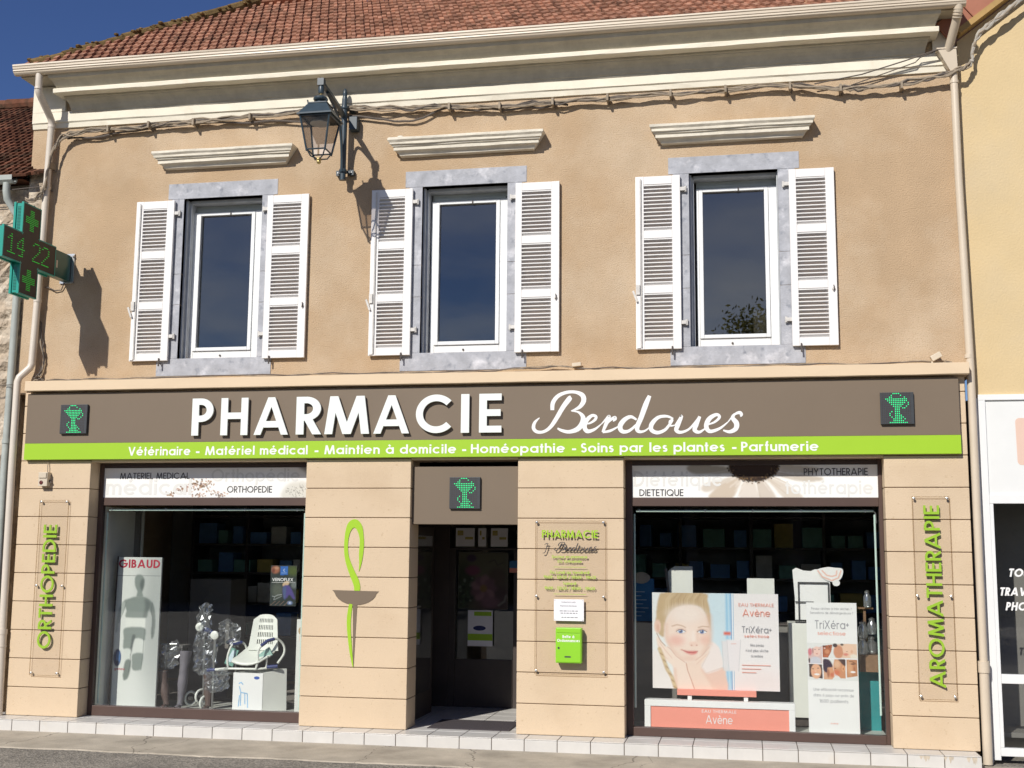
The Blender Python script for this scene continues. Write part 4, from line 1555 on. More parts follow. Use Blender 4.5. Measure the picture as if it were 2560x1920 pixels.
# handwritten name
fx = lambda px, py, w: (6.135 + (px - 568) * 0.0017318, 3.343 + (450 - (px - 700) * 0.0175 - py) * 0.00177, w * 0.0023)
BER = [
    [(612, 355, 4), (582, 385, 14), (575, 420, 17), (598, 442, 15), (640, 440, 14), (680, 413, 17), (715, 365, 20), (760, 290, 22), (800, 238, 24), (812, 228, 16)],
    [(693, 308, 18), (697, 262, 20), (730, 220, 18), (785, 198, 15), (840, 197, 15), (882, 216, 22), (890, 250, 23), (868, 285, 18), (835, 304, 10), (812, 312, 5)],
    [(812, 312, 5), (858, 320, 10), (886, 350, 21), (880, 390, 25), (850, 424, 23), (800, 440, 17), (755, 433, 14), (726, 419, 8)],
    [(892, 393, 4), (930, 386, 9), (962, 364, 13), (966, 345, 13), (940, 341, 15), (905, 375, 21), (896, 412, 21), (915, 436, 19), (958, 424, 12), (1000, 392, 5)],
    [(1000, 392, 5), (1028, 362, 9), (1043, 346, 12), (1048, 350, 16), (1030, 390, 18), (1008, 441, 11)],
    [(1020, 412, 5), (1050, 372, 12), (1082, 351, 14), (1086, 362, 13), (1072, 374, 5)],
    [(1008, 441, 10), (1058, 431, 12), (1112, 402, 5)],
    [(1218, 364, 9), (1182, 346, 15), (1142, 366, 21), (1116, 405, 23), (1130, 435, 19), (1170, 432, 14), (1214, 396, 10), (1240, 362, 7)],
    [(1299, 218, 17), (1276, 270, 24), (1246, 350, 23), (1221, 412, 21), (1234, 436, 15), (1270, 430, 9), (1305, 402, 5)],
    [(1442, 357, 8), (1402, 342, 12), (1350, 350, 16), (1311, 390, 21), (1309, 425, 19), (1345, 441, 17), (1390, 425, 14), (1420, 391, 12), (1436, 366, 10), (1420, 372, 8), (1424, 398, 9), (1452, 396, 5)],
    [(1452, 396, 5), (1476, 364, 10), (1492, 344, 14), (1472, 390, 20), (1460, 424, 19), (1486, 438, 14), (1540, 416, 10), (1600, 346, 10)],
    [(1603, 342, 14), (1582, 390, 20), (1571, 424, 19), (1600, 436, 13), (1642, 408, 5)],
    [(1636, 396, 5), (1690, 376, 10), (1721, 346, 13), (1702, 331, 15), (1660, 356, 21), (1641, 400, 21), (1662, 431, 17), (1720, 414, 12), (1772, 374, 5)],
    [(1772, 374, 5), (1808, 332, 9), (1840, 318, 15), (1852, 330, 14), (1846, 342, 6)],
    [(1812, 326, 10), (1800, 350, 18), (1822, 382, 23), (1816, 415, 21), (1780, 433, 15), (1742, 424, 7)]]
mb = MB('white_print')
brush(mb, BER, fx, SB - 0.0005, 0.0)
mb.build('script_name', S)['label'] = 'white handwritten name Berdoues'
mb = MB('white_print')
sub = [('Vétérinaire', 1.398, 2.17), ('-', 2.225, 2.30), ('Matériel médical', 2.35, 3.58), ('-', 3.65, 3.73), ('Maintien à domicile', 3.776, 5.29), ('-', 5.345, 5.42), ('Homéopathie', 5.455, 6.49),
       ('-', 6.555, 6.63), ('Soins par les plantes', 6.662, 8.18), ('-', 8.245, 8.32), ('Parfumerie', 8.35, 9.135)]
for t, u0, u1 in sub:
    if t == '-':
        write(mb, t, u0 + 0.012, 3.137, 0.098, SB - 0.0025, 0.20, fit=0.045)
    else:
        write(mb, t, u0, 3.135 - 0.002 * (u0 - 1.4) / 7.7, 0.100, SB - 0.0025, 0.165, fit=u1 - u0, q=12)
mb.build('subtitle', S)['label'] = 'white list of services on the green stripe'

# ------------------------------------------------------------------ LED panels
BOWL = ['......####......', '.....#....#.....', '....##......#...', '..############..', '...###########..', '....#########.#.', '.....#######..#.', '......#####..#..', '.......###.##...',
        '.......###......', '.....#.###......', '....#..###......', '....#..####.....', '.....#.#####....', '......#####.#...', '......######....', '....##########..']


def led_panel(x0, z0, s, y, label, dim=False):
    t = thing('led_panel', label, 'led sign', (x0 + s / 2, y, z0), 'green LED pharmacy panels')
    mb = MB('led_face')
    mb.box(x0, x0 + s, y - 0.035, y, z0, z0 + s)
    mb.build('housing', t, bevel=0.004)
    mb = MB('led_green')
    n = 17
    for r, row in enumerate(BOWL):
        for c, ch in enumerate(row):
            cx, cz = x0 + s * (c + 1.0) / 18, z0 + s * (1 - (r + 0.7) / 17.6)
            if ch == '#':
                mb.lathe([(0.0054, -0.004), (0.0054, 0.0)], (cx, y - 0.0352, cz), 6, 'y')
    mb.build('diodes', t)
    mb = MB('dark_frame')
    for r in range(17):
        for c in range(16):
            if BOWL[r][c] != '#':
                cx, cz = x0 + s * (c + 1.0) / 18, z0 + s * (1 - (r + 0.7) / 17.6)
                mb.box(cx - 0.004, cx + 0.004, y - 0.037, y - 0.0352, cz - 0.004, cz + 0.004)
    mb.build('unlit_diodes', t)


led_panel(0.53, 3.393, 0.342, SB - 0.001, 'square panel with green lit chalice at the left end of the fascia sign')
led_panel(9.76, 3.397, 0.328, SB - 0.001, 'square panel with green lit chalice at the right end of the fascia sign')
led_panel(5.197, 2.535, 0.345, -0.051, 'square panel with green lit chalice above the entrance door')

# ------------------------------------------------------------------ pharmacy cross
K = thing('pharmacy_cross', 'teal pharmacy cross sign showing 14 22 in green dots, jutting from the wall', 'cross sign', (0.38, -0.88, 5.42))
KX0, KX1 = 0.32, 0.44
ya, yb_, za, zb_ = -1.382, -0.38, 5.25, 5.585
yc0, yc1, zc0, zc1 = -1.045, -0.718, 4.906, 5.937
cross = [(ya, za), (yc0, za), (yc0, zc0), (yc1, zc0), (yc1, za), (yb_, za), (yb_, zb_), (yc1, zb_), (yc1, zc1), (yc0, zc1), (yc0, zb_), (ya, zb_)]
c3 = lambda u, v, x: (x, u, v)
mb = MB('cross_face')
ins = lambda p, d: [(u + (d if u < -0.88 else -d) if abs(u + 0.88) > 0.4 else u, v) for u, v in p]
mb.prism(cross, KX1, KX1 - 0.012, c3)
mb.prism(cross, KX0 + 0.012, KX0, c3)
mb.build('face', K)
# rim of teal sheet: recessed body between two flanges
mb = MB('teal')
cs = []
n = len(cross)
for i in range(n):
    p, q = cross[i], cross[(i + 1) % n]
    u0, u1 = sorted((p[0], q[0])); v0, v1 = sorted((p[1], q[1]))
    for fx0, fx1 in ((KX0 - 0.001, KX0 + 0.026), (KX1 - 0.026, KX1 + 0.001)):
        if u1 - u0 < 1e-6:
            s_ = -1 if any(abs(c - u0) < 1e-6 for c in (ya, yc0)) else 1
            mb.box(fx0, fx1, *sorted((u0 + s_ * 0.001, u0 + s_ * 0.014)), v0 - 0.012, v1 + 0.012)
        else:
            s_ = -1 if any(abs(c - v0) < 1e-6 for c in (za, zc0)) else 1
            mb.box(fx0 + 0.0003, fx1 - 0.0003, u0 - 0.013, u1 + 0.013, *sorted((v0 + s_ * 0.001, v0 + s_ * 0.0135)))
mb.prism([(u, v) for u, v in cross], KX1 - 0.0125, KX0 + 0.0125, c3)
mb.use('teal_dark')
for zz in [zc0 + 0.03 + i * 0.017 for i in range(16)] + [zb_ + 0.05 + i * 0.017 for i in range(16)]:
    mb.box(KX0 + 0.040, KX1 - 0.040, yc0 - 0.003, yc0 + 0.001, zz, zz + 0.007)
mb.build('rim', K)
mb = MB('led_dim')
PLUS = ['....####....', '....####....', '....####....', '....####....', '############', '############', '############', '############', '....####....', '....####....', '....####....', '....####....']
DIG = {'1': ['..#..', '.##..', '#.#..', '..#..', '..#..', '..#..', '..#..', '..#..', '#####'], '4': ['...#.', '..##.', '.#.#.', '#..#.', '#..#.', '#####', '...#.', '...#.', '.###.'],
       '2': ['.###.', '#...#', '....#', '....#', '...#.', '..#..', '.#...', '#....', '#####']}


def dot(yy, zz, s=0.006):
    mb.obox((KX1 + 0.001, yy, zz), 0.003, s * 1.5, s, Matrix.Identity(3))


for cz in (5.765, 5.075):
    for r, row in enumerate(PLUS):
        for c, ch in enumerate(row):
            if ch == '#':
                dot(-0.8815 + (c - 5.5) * 0.0205, cz - (r - 5.5) * 0.0205)
for d, cy in (('1', -1.24), ('4', -1.06), ('2', -0.76), ('2', -0.58)):
    for r, row in enumerate(DIG[d]):
        for c, ch in enumerate(row):
            if ch == '#':
                for dy_ in (-0.007, 0.007):
                    dot(cy + (c - 2) * 0.030 + dy_, 5.42 - (r - 4) * 0.026 + dy_ * 0)
mb.build('diodes', K)
mb = MB('teal_dark')
mb.box(KX0 + 0.012, KX1 - 0.012, -0.378, -0.075, 5.252, 5.572)
mb.prism([(KX0 + 0.012, 5.252), (KX1 - 0.012, 5.252), (KX1 - 0.012, 5.572), (KX0 + 0.012, 5.572)], -0.075, -0.03)
mb.use('steel')
mb.box(KX0 - 0.03, KX1 + 0.03, -0.02, -0.001, 5.235, 5.60)
for zz in (5.25, 5.57):
    mb.lathe([(0.014, -0.02), (0.014, 0.0)], (KX1 + 0.018, -0.02, zz), 8, 'y')
mb.use('beige_plastic')
mb.box(KX1 - 0.0125, KX1 - 0.0105, -0.33, -0.30, 5.36, 5.45)
mb.build('bracket', K, bevel=0.003)
mb = MB('cable_dark')
mb.tube([(0.10, -0.02, 5.20), (0.16, -0.03, 5.19), (0.24, -0.03, 5.15), (0.32, -0.02, 5.155), (0.36, -0.03, 5.24)], 0.007, 6)
tag(mb.build('sign_cable'), 'thin dark cable curving along the wall under the teal cross', 'cable')

# ------------------------------------------------------------------ wall lantern
LX = 3.88
T = thing('wall_lantern', 'dark blue four sided street lantern hanging from an iron bracket on the upper wall', 'street lamp', (LX, -0.1, 6.3))
mb = MB('lamp_paint')
mb.tube([(LX, -0.125, 6.31), (LX, -0.125, 7.28)], 0.034, 14)
mb.lathe([(0.034, 7.28), (0.03, 7.30), (0.024, 7.33), (0.030, 7.345), (0.026, 7.37), (0.02, 7.395), (0.008, 7.415)], (LX, -0.125, 0), 14)
for zz in (6.40, 7.16):
    mb.lathe([(0.042, zz), (0.046, zz + 0.01), (0.046, zz + 0.03), (0.042, zz + 0.04)], (LX, -0.125, 0), 14)
    for dx in (-0.075, 0.075):
        mb.box(LX + dx - 0.03, LX + dx + 0.03, -0.06, -0.001, zz - 0.01, zz + 0.05)
        mb.box(min(LX, LX + dx), max(LX, LX + dx), -0.085, -0.06, zz + 0.005, zz + 0.035)
mb.build('pole', T, smooth=True)
for dx in (-0.075, 0.075):
    mb = MB('steel')
    mb.lathe([(0.011, -0.012), (0.011, 0.0)], (LX + dx, -0.06, 6.42), 8, 'y')
    mb.build('bolt', T)
mb = MB('lamp_paint')
arm = [(-0.12, 7.06), (-0.25, 7.10), (-0.55, 7.145), (-0.88, 7.18)]
for (ya_, za_), (yb2, zb2) in zip(arm, arm[1:]):
    mb.obox((LX, (ya_ + yb2) / 2, (za_ + zb2) / 2), 0.045, math.hypot(yb2 - ya_, zb2 - za_) + 0.01, 0.035, Matrix.Rotation(math.atan2(zb2 - za_, yb2 - ya_) + math.pi, 3, 'X'))
mb.box(LX - 0.036, LX + 0.036, -0.945, -0.875, 7.14, 7.22)
mb.lathe([(0.03, 7.05), (0.034, 7.07), (0.034, 7.12), (0.026, 7.14)], (LX, -0.91, 0), 12)
crv = spline([(-0.16, 6.40, 0), (-0.18, 6.60, 0), (-0.225, 6.80, 0), (-0.31, 6.96, 0), (-0.45, 7.05, 0), (-0.60, 7.10, 0), (-0.72, 7.135, 0)], 4)
mb.tube([(LX, y, z) for y, z, _ in crv], 0.017, 8)
mb.build('arm', T, smooth=True)
# a small box behind the pole
mb = MB('lamp_paint')
mb.box(LX + 0.05, LX + 0.15, -0.11, -0.002, 6.92, 7.08)
mb.build('junction_box', T, bevel=0.006)
LY = -0.92
mb = MB('brass')
mb.tube([(LX, LY, 7.0), (LX, LY, 7.06)], 0.012, 8)
mb.build('stem', T)
mb = MB('lamp_paint')
mb.lathe([(0.035, 6.925), (0.05, 6.93), (0.052, 6.95), (0.075, 6.965), (0.082, 6.98), (0.075, 6.998), (0.05, 7.01), (0.02, 7.025)], (LX, LY, 0), 18)


def frustum(mb, h0, z0, h1, z1):
    a = mb.add([(LX + sx * h, LY + sy * h, z) for h, z in ((h0, z0), (h1, z1)) for sx, sy in ((-1, -1), (1, -1), (1, 1), (-1, 1))])
    for i in range(4):
        j = (i + 1) % 4
        mb.face([a[i], a[j], a[4 + j], a[4 + i]])
    mb.face([a[3], a[2], a[1], a[0]]); mb.face(a[4:])


frustum(mb, 0.185, 6.775, 0.105, 6.905)
frustum(mb, 0.112, 6.905, 0.108, 6.918)
frustum(mb, 0.06, 6.918, 0.05, 6.935)
frustum(mb, 0.20, 6.755, 0.193, 6.775)
for sx in (-1, 1):
    for sy in (-1, 1):
        mb.tube([(LX + sx * 0.105, LY + sy * 0.105, 6.915), (LX + sx * 0.11, LY + sy * 0.11, 6.94)], 0.008, 6)
mb.build('cap', T)
mb = MB('lamp_paint')
hb, ht_, zb2, zt2 = 0.103, 0.168, 6.385, 6.755
cn = [(-1, -1), (1, -1), (1, 1), (-1, 1)]
for i in range(4):
    s0, s1 = cn[i], cn[(i + 1) % 4]
    mb.tube([(LX + s0[0] * hb, LY + s0[1] * hb, zb2 - 0.02), (LX + s0[0] * ht_, LY + s0[1] * ht_, zt2)], 0.011, 6)
    mb.tube([(LX + s0[0] * hb, LY + s0[1] * hb, zb2), (LX + s1[0] * hb, LY + s1[1] * hb, zb2)], 0.009, 6)
    mb.tube([(LX + s0[0] * ht_, LY + s0[1] * ht_, zt2 - 0.01), (LX + s1[0] * ht_, LY + s1[1] * ht_, zt2 - 0.01)], 0.011, 6)
    mb.tube([(LX + s0[0] * hb, LY + s0[1] * hb, zb2), (LX + s0[0] * 0.07, LY + s0[1] * 0.07, zb2 - 0.065), (LX + s0[0] * 0.015, LY + s0[1] * 0.015, zb2 - 0.085)], 0.008, 6)
mb.build('frame', T, smooth=True)
mb = MB('brass')
mb.sphere((LX, LY, 6.27), 0.026, 12)
mb.tube([(LX, LY, 6.29), (LX, LY, 6.31)], 0.03, 10)
mb.build('knob', T, smooth=True)
for i in range(4):
    s0, s1 = cn[i], cn[(i + 1) % 4]
    mb = MB('lamp_glass')
    k0, k1 = 0.97, 0.97
    mb.poly([(LX + s0[0] * hb * k0, LY + s0[1] * hb * k0, zb2), (LX + s1[0] * hb * k0, LY + s1[1] * hb * k0, zb2), (LX + s1[0] * ht_ * k1, LY + s1[1] * ht_ * k1, zt2 - 0.012), (LX + s0[0] * ht_ * k1, LY + s0[1] * ht_ * k1, zt2 - 0.012)])
    mb.build('pane', T)
mb = MB('white_panel')
mb.lathe([(0.11, 6.70), (0.10, 6.72), (0.05, 6.745), (0.02, 6.75)], (LX, LY, 0), 16)
mb.build('reflector', T, smooth=True)


# ------------------------------------------------------------------ wall plaques of clear acrylic
def plaque(name, label, x0, x1, z0, z1, screws, texts, vert=None):
    t = thing(name, label, 'plaque', ((x0 + x1) / 2, -0.12, z0))
    mb = MB('plexi')
    mb.box(x0, x1, -0.150, -0.145, z0, z1)
    mb.build('acrylic_sheet', t)
    mb = MB('plexi_edge')
    e = 0.0045
    for b in ((x0 - e, x0 - 0.0003, z0, z1), (x1 + 0.0003, x1 + e, z0, z1), (x0 - e, x1 + e, z1 + 0.0003, z1 + e), (x0 - e, x1 + e, z0 - e, z0 - 0.0003)):
        mb.box(b[0], b[1], -0.151, -0.144, b[2], b[3])
    mb.build('edge', t)
    for sx, sz in screws:
        mb = MB('steel')
        mb.lathe([(0.006, -0.118), (0.006, -0.144), (0.013, -0.1512), (0.013, -0.160), (0.006, -0.163)], (sx, 0, sz), 10, 'y')
        mb.build('screw', t)
    return t


t = plaque('wall_plaque', 'narrow clear plaque with upright green ORTHOPEDIE letters on the leftmost pier', 0.296, 0.66, 0.632, 2.62,
           [(x, z) for z in (2.605, 1.64, 0.655) for x in (0.315, 0.64)], None)
mb = MB('green_edge')
write(mb, 'ORTHOPEDIE', 0.540, 0.93, 0.168, -0.1515, 0.145, 0.012, fit=1.41, rot=1, q=16)
mb.build('lettering', t)
t = plaque('wall_plaque', 'narrow clear plaque with upright green AROMATHERAPIE letters on the rightmost pier', 10.045, 10.40, 0.664, 2.66,
           [(x, z) for z in (2.645, 1.67, 0.69) for x in (10.062, 10.382)], None)
mb = MB('green_edge')
write(mb, 'AROMATHERAPIE', 10.300, 0.775, 0.152, -0.1515, 0.145, 0.012, fit=1.80, rot=1, q=16)
mb.build('lettering', t)
t = plaque('opening_hours_plaque', 'wide clear plaque with green pharmacy name and opening hours right of the door', 6.172, 6.92, 0.804, 2.403,
           [(x, z) for z in (2.39, 1.61, 0.835) for x in (6.183, 6.90)], None)
mb = MB('green')
cx = 6.54
write(mb, 'PHARMACIE', cx, 2.225, 0.082, -0.1512, 0.16, 0.004, fit=0.60, align='c')
for s_, z_, hh, ft in (('Docteur en pharmacie', 2.012, 0.030, 0.38), ('D.U. Orthopédie', 1.965, 0.028, 0.26), ('Du Lundi au Vendredi', 1.848, 0.032, 0.42),
                       ('9h00 - 12h30 / 14h00 - 19h30', 1.797, 0.032, 0.56), ('Samedi', 1.733, 0.030, 0.14), ('9h00 - 12h30 / 14h00 - 19h00', 1.681, 0.032, 0.54)):
    write(mb, s_, cx, z_, hh, -0.1512, 0.15, 0.002, fit=ft, align='c', q=6)
mb.box(6.367, 6.715, -0.154, -0.1512, 1.916, 1.920)
mb.box(6.367, 6.715, -0.154, -0.1512, 1.633, 1.637)
mb.use('ink')
fx2 = lambda px, py, w: (6.375 + (px - 568) * 0.00035, 2.09 + (450 - py) * 0.00035, w * 0.00045)
brush(mb, BER, fx2, -0.1515, 0.006, n=3)
brush(mb, [[(6.268, 2.152, 7), (6.29, 2.166, 9), (6.312, 2.160, 8)], [(6.300, 2.162, 9), (6.288, 2.11, 10), (6.270, 2.066, 9), (6.248, 2.066, 7)], [(6.318, 2.092, 12), (6.322, 2.092, 12)]],
      lambda a, b, w: (a, b, w * 0.0007), -0.1515, 0.006, n=3)
mb.build('lettering', t)

mb = MB('paper')
mb.box(6.374, 6.693, -0.166, -0.1585, 1.357, 1.582)
mb.use('ink_grey')
for s_, z_, hh, ft in (('PHARMACIE DE GARDE', 1.544, 0.014, 0.15), ('Pharmacie Berdoues', 1.505, 0.017, 0.18)):
    write(mb, s_, 6.53, z_, hh, -0.1662, 0.16, fit=ft, align='c', q=5)
rnd = random.Random(2)
for z_, ft in ((1.455, 0.19), (1.432, 0.17), (1.388, 0.15)):
    x_ = 6.53 - ft / 2
    while x_ < 6.53 + ft / 2:
        l_ = rnd.uniform(0.012, 0.035)
        mb.box(x_, x_ + l_, -0.1666, -0.1662, z_, z_ + 0.010)
        x_ += l_ + 0.008
mb.use('steel')
for sx in (6.385, 6.682):
    for sz in (1.368, 1.571):
        mb.lathe([(0.004, -0.169), (0.004, -0.150)], (sx, 0, sz), 8, 'y')
tag(mb.build('notice_sheet'), 'white paper notice fixed on the clear plaque above the green letterbox', 'notice')

Kb = thing('letterbox', 'small lime green prescription letterbox with white writing on the clear plaque', 'letterbox', (6.54, -0.15, 0.93))
mb = MB('mailbox_green')
mb.box(6.404, 6.678, -0.235, -0.152, 0.928, 1.29)
mb.build('body', Kb, bevel=0.006)
mb = MB('mailbox_green')
mb.box(6.414, 6.668, -0.241, -0.236, 1.238, 1.283)
mb.build('flap', Kb, bevel=0.002)
mb = MB('mailbox_green')
mb.box(6.414, 6.668, -0.240, -0.236, 0.938, 1.230)
dd_ = mb.build('door', Kb, bevel=0.002)
mb = MB('ink')
mb.lathe([(0.011, -0.245), (0.011, -0.24)], (6.437, 0, 1.083), 10, 'y')
mb.box(6.50, 6.565, -0.2412, -0.2405, 0.985, 1.0)
mb.build('lock', dd_)
mb = MB('white_print')
write(mb, 'Boîte à', 6.54, 1.185, 0.030, -0.2405, 0.20, fit=0.125, align='c', q=6)
write(mb, 'Ordonnances', 6.54, 1.145, 0.030, -0.2405, 0.20, fit=0.24, align='c', q=6)
mb.build('lettering', dd_)

# ------------------------------------------------------------------ bowl and snake emblem on the pier left of the door
E_ = thing('snake_emblem', 'tall green snake winding over a brown chalice on the pier left of the door', 'emblem', (4.16, -0.12, 0.82))
fx3 = lambda px, py, w: (3.899 + (px - 322) * 0.001867 - (1018 - py) * 0.00003, 2.419 - (py - 485) * 0.00176, w * 0.00184)
mb = MB('green')
brush(mb, [[(485, 810, 2), (493, 760, 14), (497, 700, 26), (501, 640, 26), (498, 590, 27), (487, 545, 38), (470, 520, 46), (452, 513, 50), (430, 528, 42), (414, 565, 30), (405, 620, 24), (404, 680, 24), (411, 730, 27), (425, 775, 32), (445, 825, 37), (465, 870, 40), (474, 905, 38), (474, 930, 34)]],
      fx3, -0.121, 0.006, n=6)
brush(mb, [[(437, 1012, 20), (430, 1060, 24), (426, 1110, 25), (427, 1170, 23), (433, 1240, 20), (441, 1310, 16), (450, 1370, 9), (454, 1396, 3)]], fx3, -0.121, 0.006, n=6)
mb.build('snake', E_)
mb = MB('taupe')
pp = [fx3(322, 928, 0)[:2]]
for i in range(13):
    a_ = math.pi + math.pi * i / 12
    pp.append(fx3(465 + 128 * math.cos(a_) * (1 - 0.10 * math.sin(-a_)), 946 - 72 * math.sin(a_), 0)[:2])
pp.append(fx3(608, 932, 0)[:2])
mb.prism(pp, -0.126, -0.121)
mb.prism([fx3(449, 1016, 0)[:2], fx3(476, 1016, 0)[:2], fx3(457, 1395, 0)[:2], fx3(453, 1395, 0)[:2]], -0.1245, -0.121)
mb.build('chalice', E_)

# ------------------------------------------------------------------ alarm box, cables
mb = MB('beige_plastic')
mb.box(0.285, 0.40, -0.20, -0.122, 2.785, 2.947)
mb.box(0.295, 0.39, -0.212, -0.2005, 2.88, 2.94)
mb.use('red_lens')
mb.lathe([(0.022, -0.207), (0.026, -0.2)], (0.325, 0, 2.827), 10, 'y')
mb.use('cable')
mb.tube([(0.37, -0.15, 2.945), (0.365, -0.15, 3.02), (0.36, -0.13, 3.09)], 0.006, 6)
mb.use('cable_dark')
mb.tube([(0.40, -0.15, 2.86), (0.425, -0.15, 2.82)], 0.01, 6)
tag(mb.build('alarm_box', bevel=0.004), 'small beige alarm box with red lens near the top of the leftmost pier', 'alarm box')


def bundle(name, path, n, rad, spread, label, cat, mats, y, seed=1, clamps=(), sub=6):
    rnd = random.Random(seed)
    mb = MB(mats[0])
    base = spline([(a, b, c) for a, b, c in path], sub)
    for k in range(n):
        mb.use(mats[k % len(mats)])
        ph = rnd.uniform(0, 100)
        pts = []
        for i, (x, yy, z) in enumerate(base):
            pts.append((x + spread * 0.4 * noise.noise(Vector((i * 0.35, ph, 0))), yy + spread * 0.7 * noise.noise(Vector((i * 0.3, ph, 9))), z + spread * 1.9 * noise.noise(Vector((i * 0.33, ph, 5)))))
        mb.tube(pts, rad * rnd.uniform(0.75, 1.25), 6)
    mb.use('cable')
    for cx, cz in clamps:
        mb.box(cx - 0.012, cx + 0.012, -0.13, -0.001, cz - 0.045, cz + 0.035)
        mb.use('cable_dark')
        mb.tube([(cx, -0.08, cz - 0.02), (cx + 0.02, -0.02, cz - 0.06)], 0.008, 6)
        mb.use('cable')
    return tag(mb.build(name, smooth=True), label, cat)


main = [(10.80, -0.10, 7.24), (10.70, -0.14, 7.165), (10.48, -0.12, 7.115), (10.10, -0.10, 7.06), (9.75, -0.09, 7.045), (9.45, -0.09, 7.06), (8.95, -0.08, 7.125), (8.25, -0.08, 7.125), (7.65, -0.08, 7.12), (6.95, -0.08, 7.11), (6.30, -0.08, 7.11), (5.70, -0.08, 7.10),
        (5.13, -0.08, 7.135), (4.6, -0.08, 7.15), (4.0, -0.08, 7.19), (3.35, -0.08, 7.20), (2.7, -0.08, 7.17), (1.98, -0.08, 7.145), (1.4, -0.08, 7.13), (0.87, -0.08, 7.12), (0.45, -0.09, 7.10), (0.25, -0.11, 7.02), (0.16, -0.13, 6.86), (0.12, -0.15, 6.6), (0.09, -0.16, 6.38), (0.0, -0.16, 6.27), (-0.16, -0.13, 6.27)]
bundle('cable_bundle', main, 6, 0.0105, 0.032, 'tangled bundle of beige cables running along the wall under the cornice', 'cables', ['cable', 'cable_dark', 'cable'], 0, 3,
       [(5.13, 7.13), (5.72, 7.10), (6.33, 7.11), (6.95, 7.12), (7.65, 7.12), (8.25, 7.13), (8.94, 7.12), (9.47, 7.06), (10.1, 7.05), (0.87, 7.12), (1.4, 7.14), (1.98, 7.14), (2.7, 7.16), (0.13, 6.7), (0.10, 6.45)])
sec = [(0.30, -0.05, 7.06), (0.9, -0.05, 7.06), (1.5, -0.05, 7.10), (2.0, -0.05, 7.13), (2.7, -0.05, 7.10), (3.4, -0.05, 7.09), (3.95, -0.05, 7.10), (4.4, -0.05, 7.01), (4.75, -0.05, 7.03), (5.15, -0.05, 7.12), (5.6, -0.05, 7.08), (6.1, -0.05, 7.07), (6.5, -0.05, 7.09)]
bundle('slack_cable', sec, 1, 0.010, 0.02, 'single dark cable sagging below the cable bundle behind the lantern', 'cable', ['cable_dark'], 0, 8)
mb = MB('cable_dark')
mb.tube([(9.2, -0.08, 7.13), (9.7, -0.09, 7.20), (10.15, -0.12, 7.31), (10.50, -0.16, 7.40)], 0.007, 6)
mb.tube([(9.55, -0.05, 7.09), (9.95, -0.06, 7.21), (10.25, -0.10, 7.29), (10.3, -0.10, 7.34), (10.5, -0.15, 7.40)], 0.006, 6)
tag(mb.build('tie_wire'), 'pair of thin dark wires rising to the hopper at the right end of the cornice', 'wire')
low = [(0.20, -0.03, 4.06), (0.7, -0.05, 4.05), (1.4, -0.05, 4.055), (2.0, -0.05, 4.06), (2.7, -0.05, 4.055), (3.5, -0.05, 4.06), (4.4, -0.05, 4.05), (5.2, -0.05, 4.055), (5.9, -0.05, 4.075), (6.4, -0.05, 4.09), (6.9, -0.05, 4.06), (7.6, -0.05, 4.05), (8.6, -0.05, 4.055), (9.3, -0.05, 4.06), (10.2, -0.05, 4.06), (10.5, -0.04, 4.05)]
bundle('ledge_cable', low, 2, 0.006, 0.014, 'thin cables lying along the ledge above the fascia sign', 'cable', ['cable', 'cable_dark'], 0, 5)
mb = MB('beige_plastic')
mb.obox((6.60, -0.06, 4.105), 0.10, 0.05, 0.04, Matrix.Rotation(-0.1, 3, 'Y'))
tag(mb.build('junction_box', bevel=0.004), 'small pale cable connector lying on the ledge right of the middle window', 'cable connector')
mb = MB('beige_plastic')
mb.obox((10.34, -0.09, 4.105), 0.11, 0.06, 0.06, Matrix.Rotation(-0.5, 3, 'Y'))
mb.tube([(10.30, -0.08, 4.03), (10.31, -0.08, 4.07)], 0.012, 6)
tag(mb.build('wall_sensor', bevel=0.006), 'small tilted white sensor on the ledge near the right downpipe', 'sensor')
bundle('corner_cable', [(0.03, -0.03, 4.95), (0.07, -0.03, 4.75), (0.12, -0.03, 4.5), (0.16, -0.03, 4.3), (0.14, -0.04, 4.15), (0.05, -0.05, 4.06), (0.18, -0.05, 4.055)], 4, 0.008, 0.05,
       'loose cables hanging beside the left downpipe above the fascia sign', 'cables', ['cable', 'cable_dark'], 0, 12)
mb = MB('cable')
bundle('gable_cable', [(10.80, -0.09, 7.22), (10.83, -0.10, 7.30), (10.84, -0.11, 7.42), (10.92, -0.12, 7.56), (11.15, -0.12, 7.76), (11.45, -0.12, 7.98), (12.2, -0.12, 8.5)], 5, 0.014, 0.03,
       'thick grey cable bundle climbing under the gable edge of the yellow house', 'cables', ['cable_pale', 'cable', 'cable_pale'], 0, 21)

# ------------------------------------------------------------------ inside the left window
def head_shape(mb, x, z, s, y):
    mb.prism(smooth_poly([(x - 0.07 * s, z + 0.12 * s), (x, z + 0.17 * s), (x + 0.07 * s, z + 0.12 * s), (x + 0.075 * s, z), (x + 0.05 * s, z - 0.10 * s), (x, z - 0.14 * s), (x - 0.05 * s, z - 0.10 * s), (x - 0.075 * s, z)]), y, y)


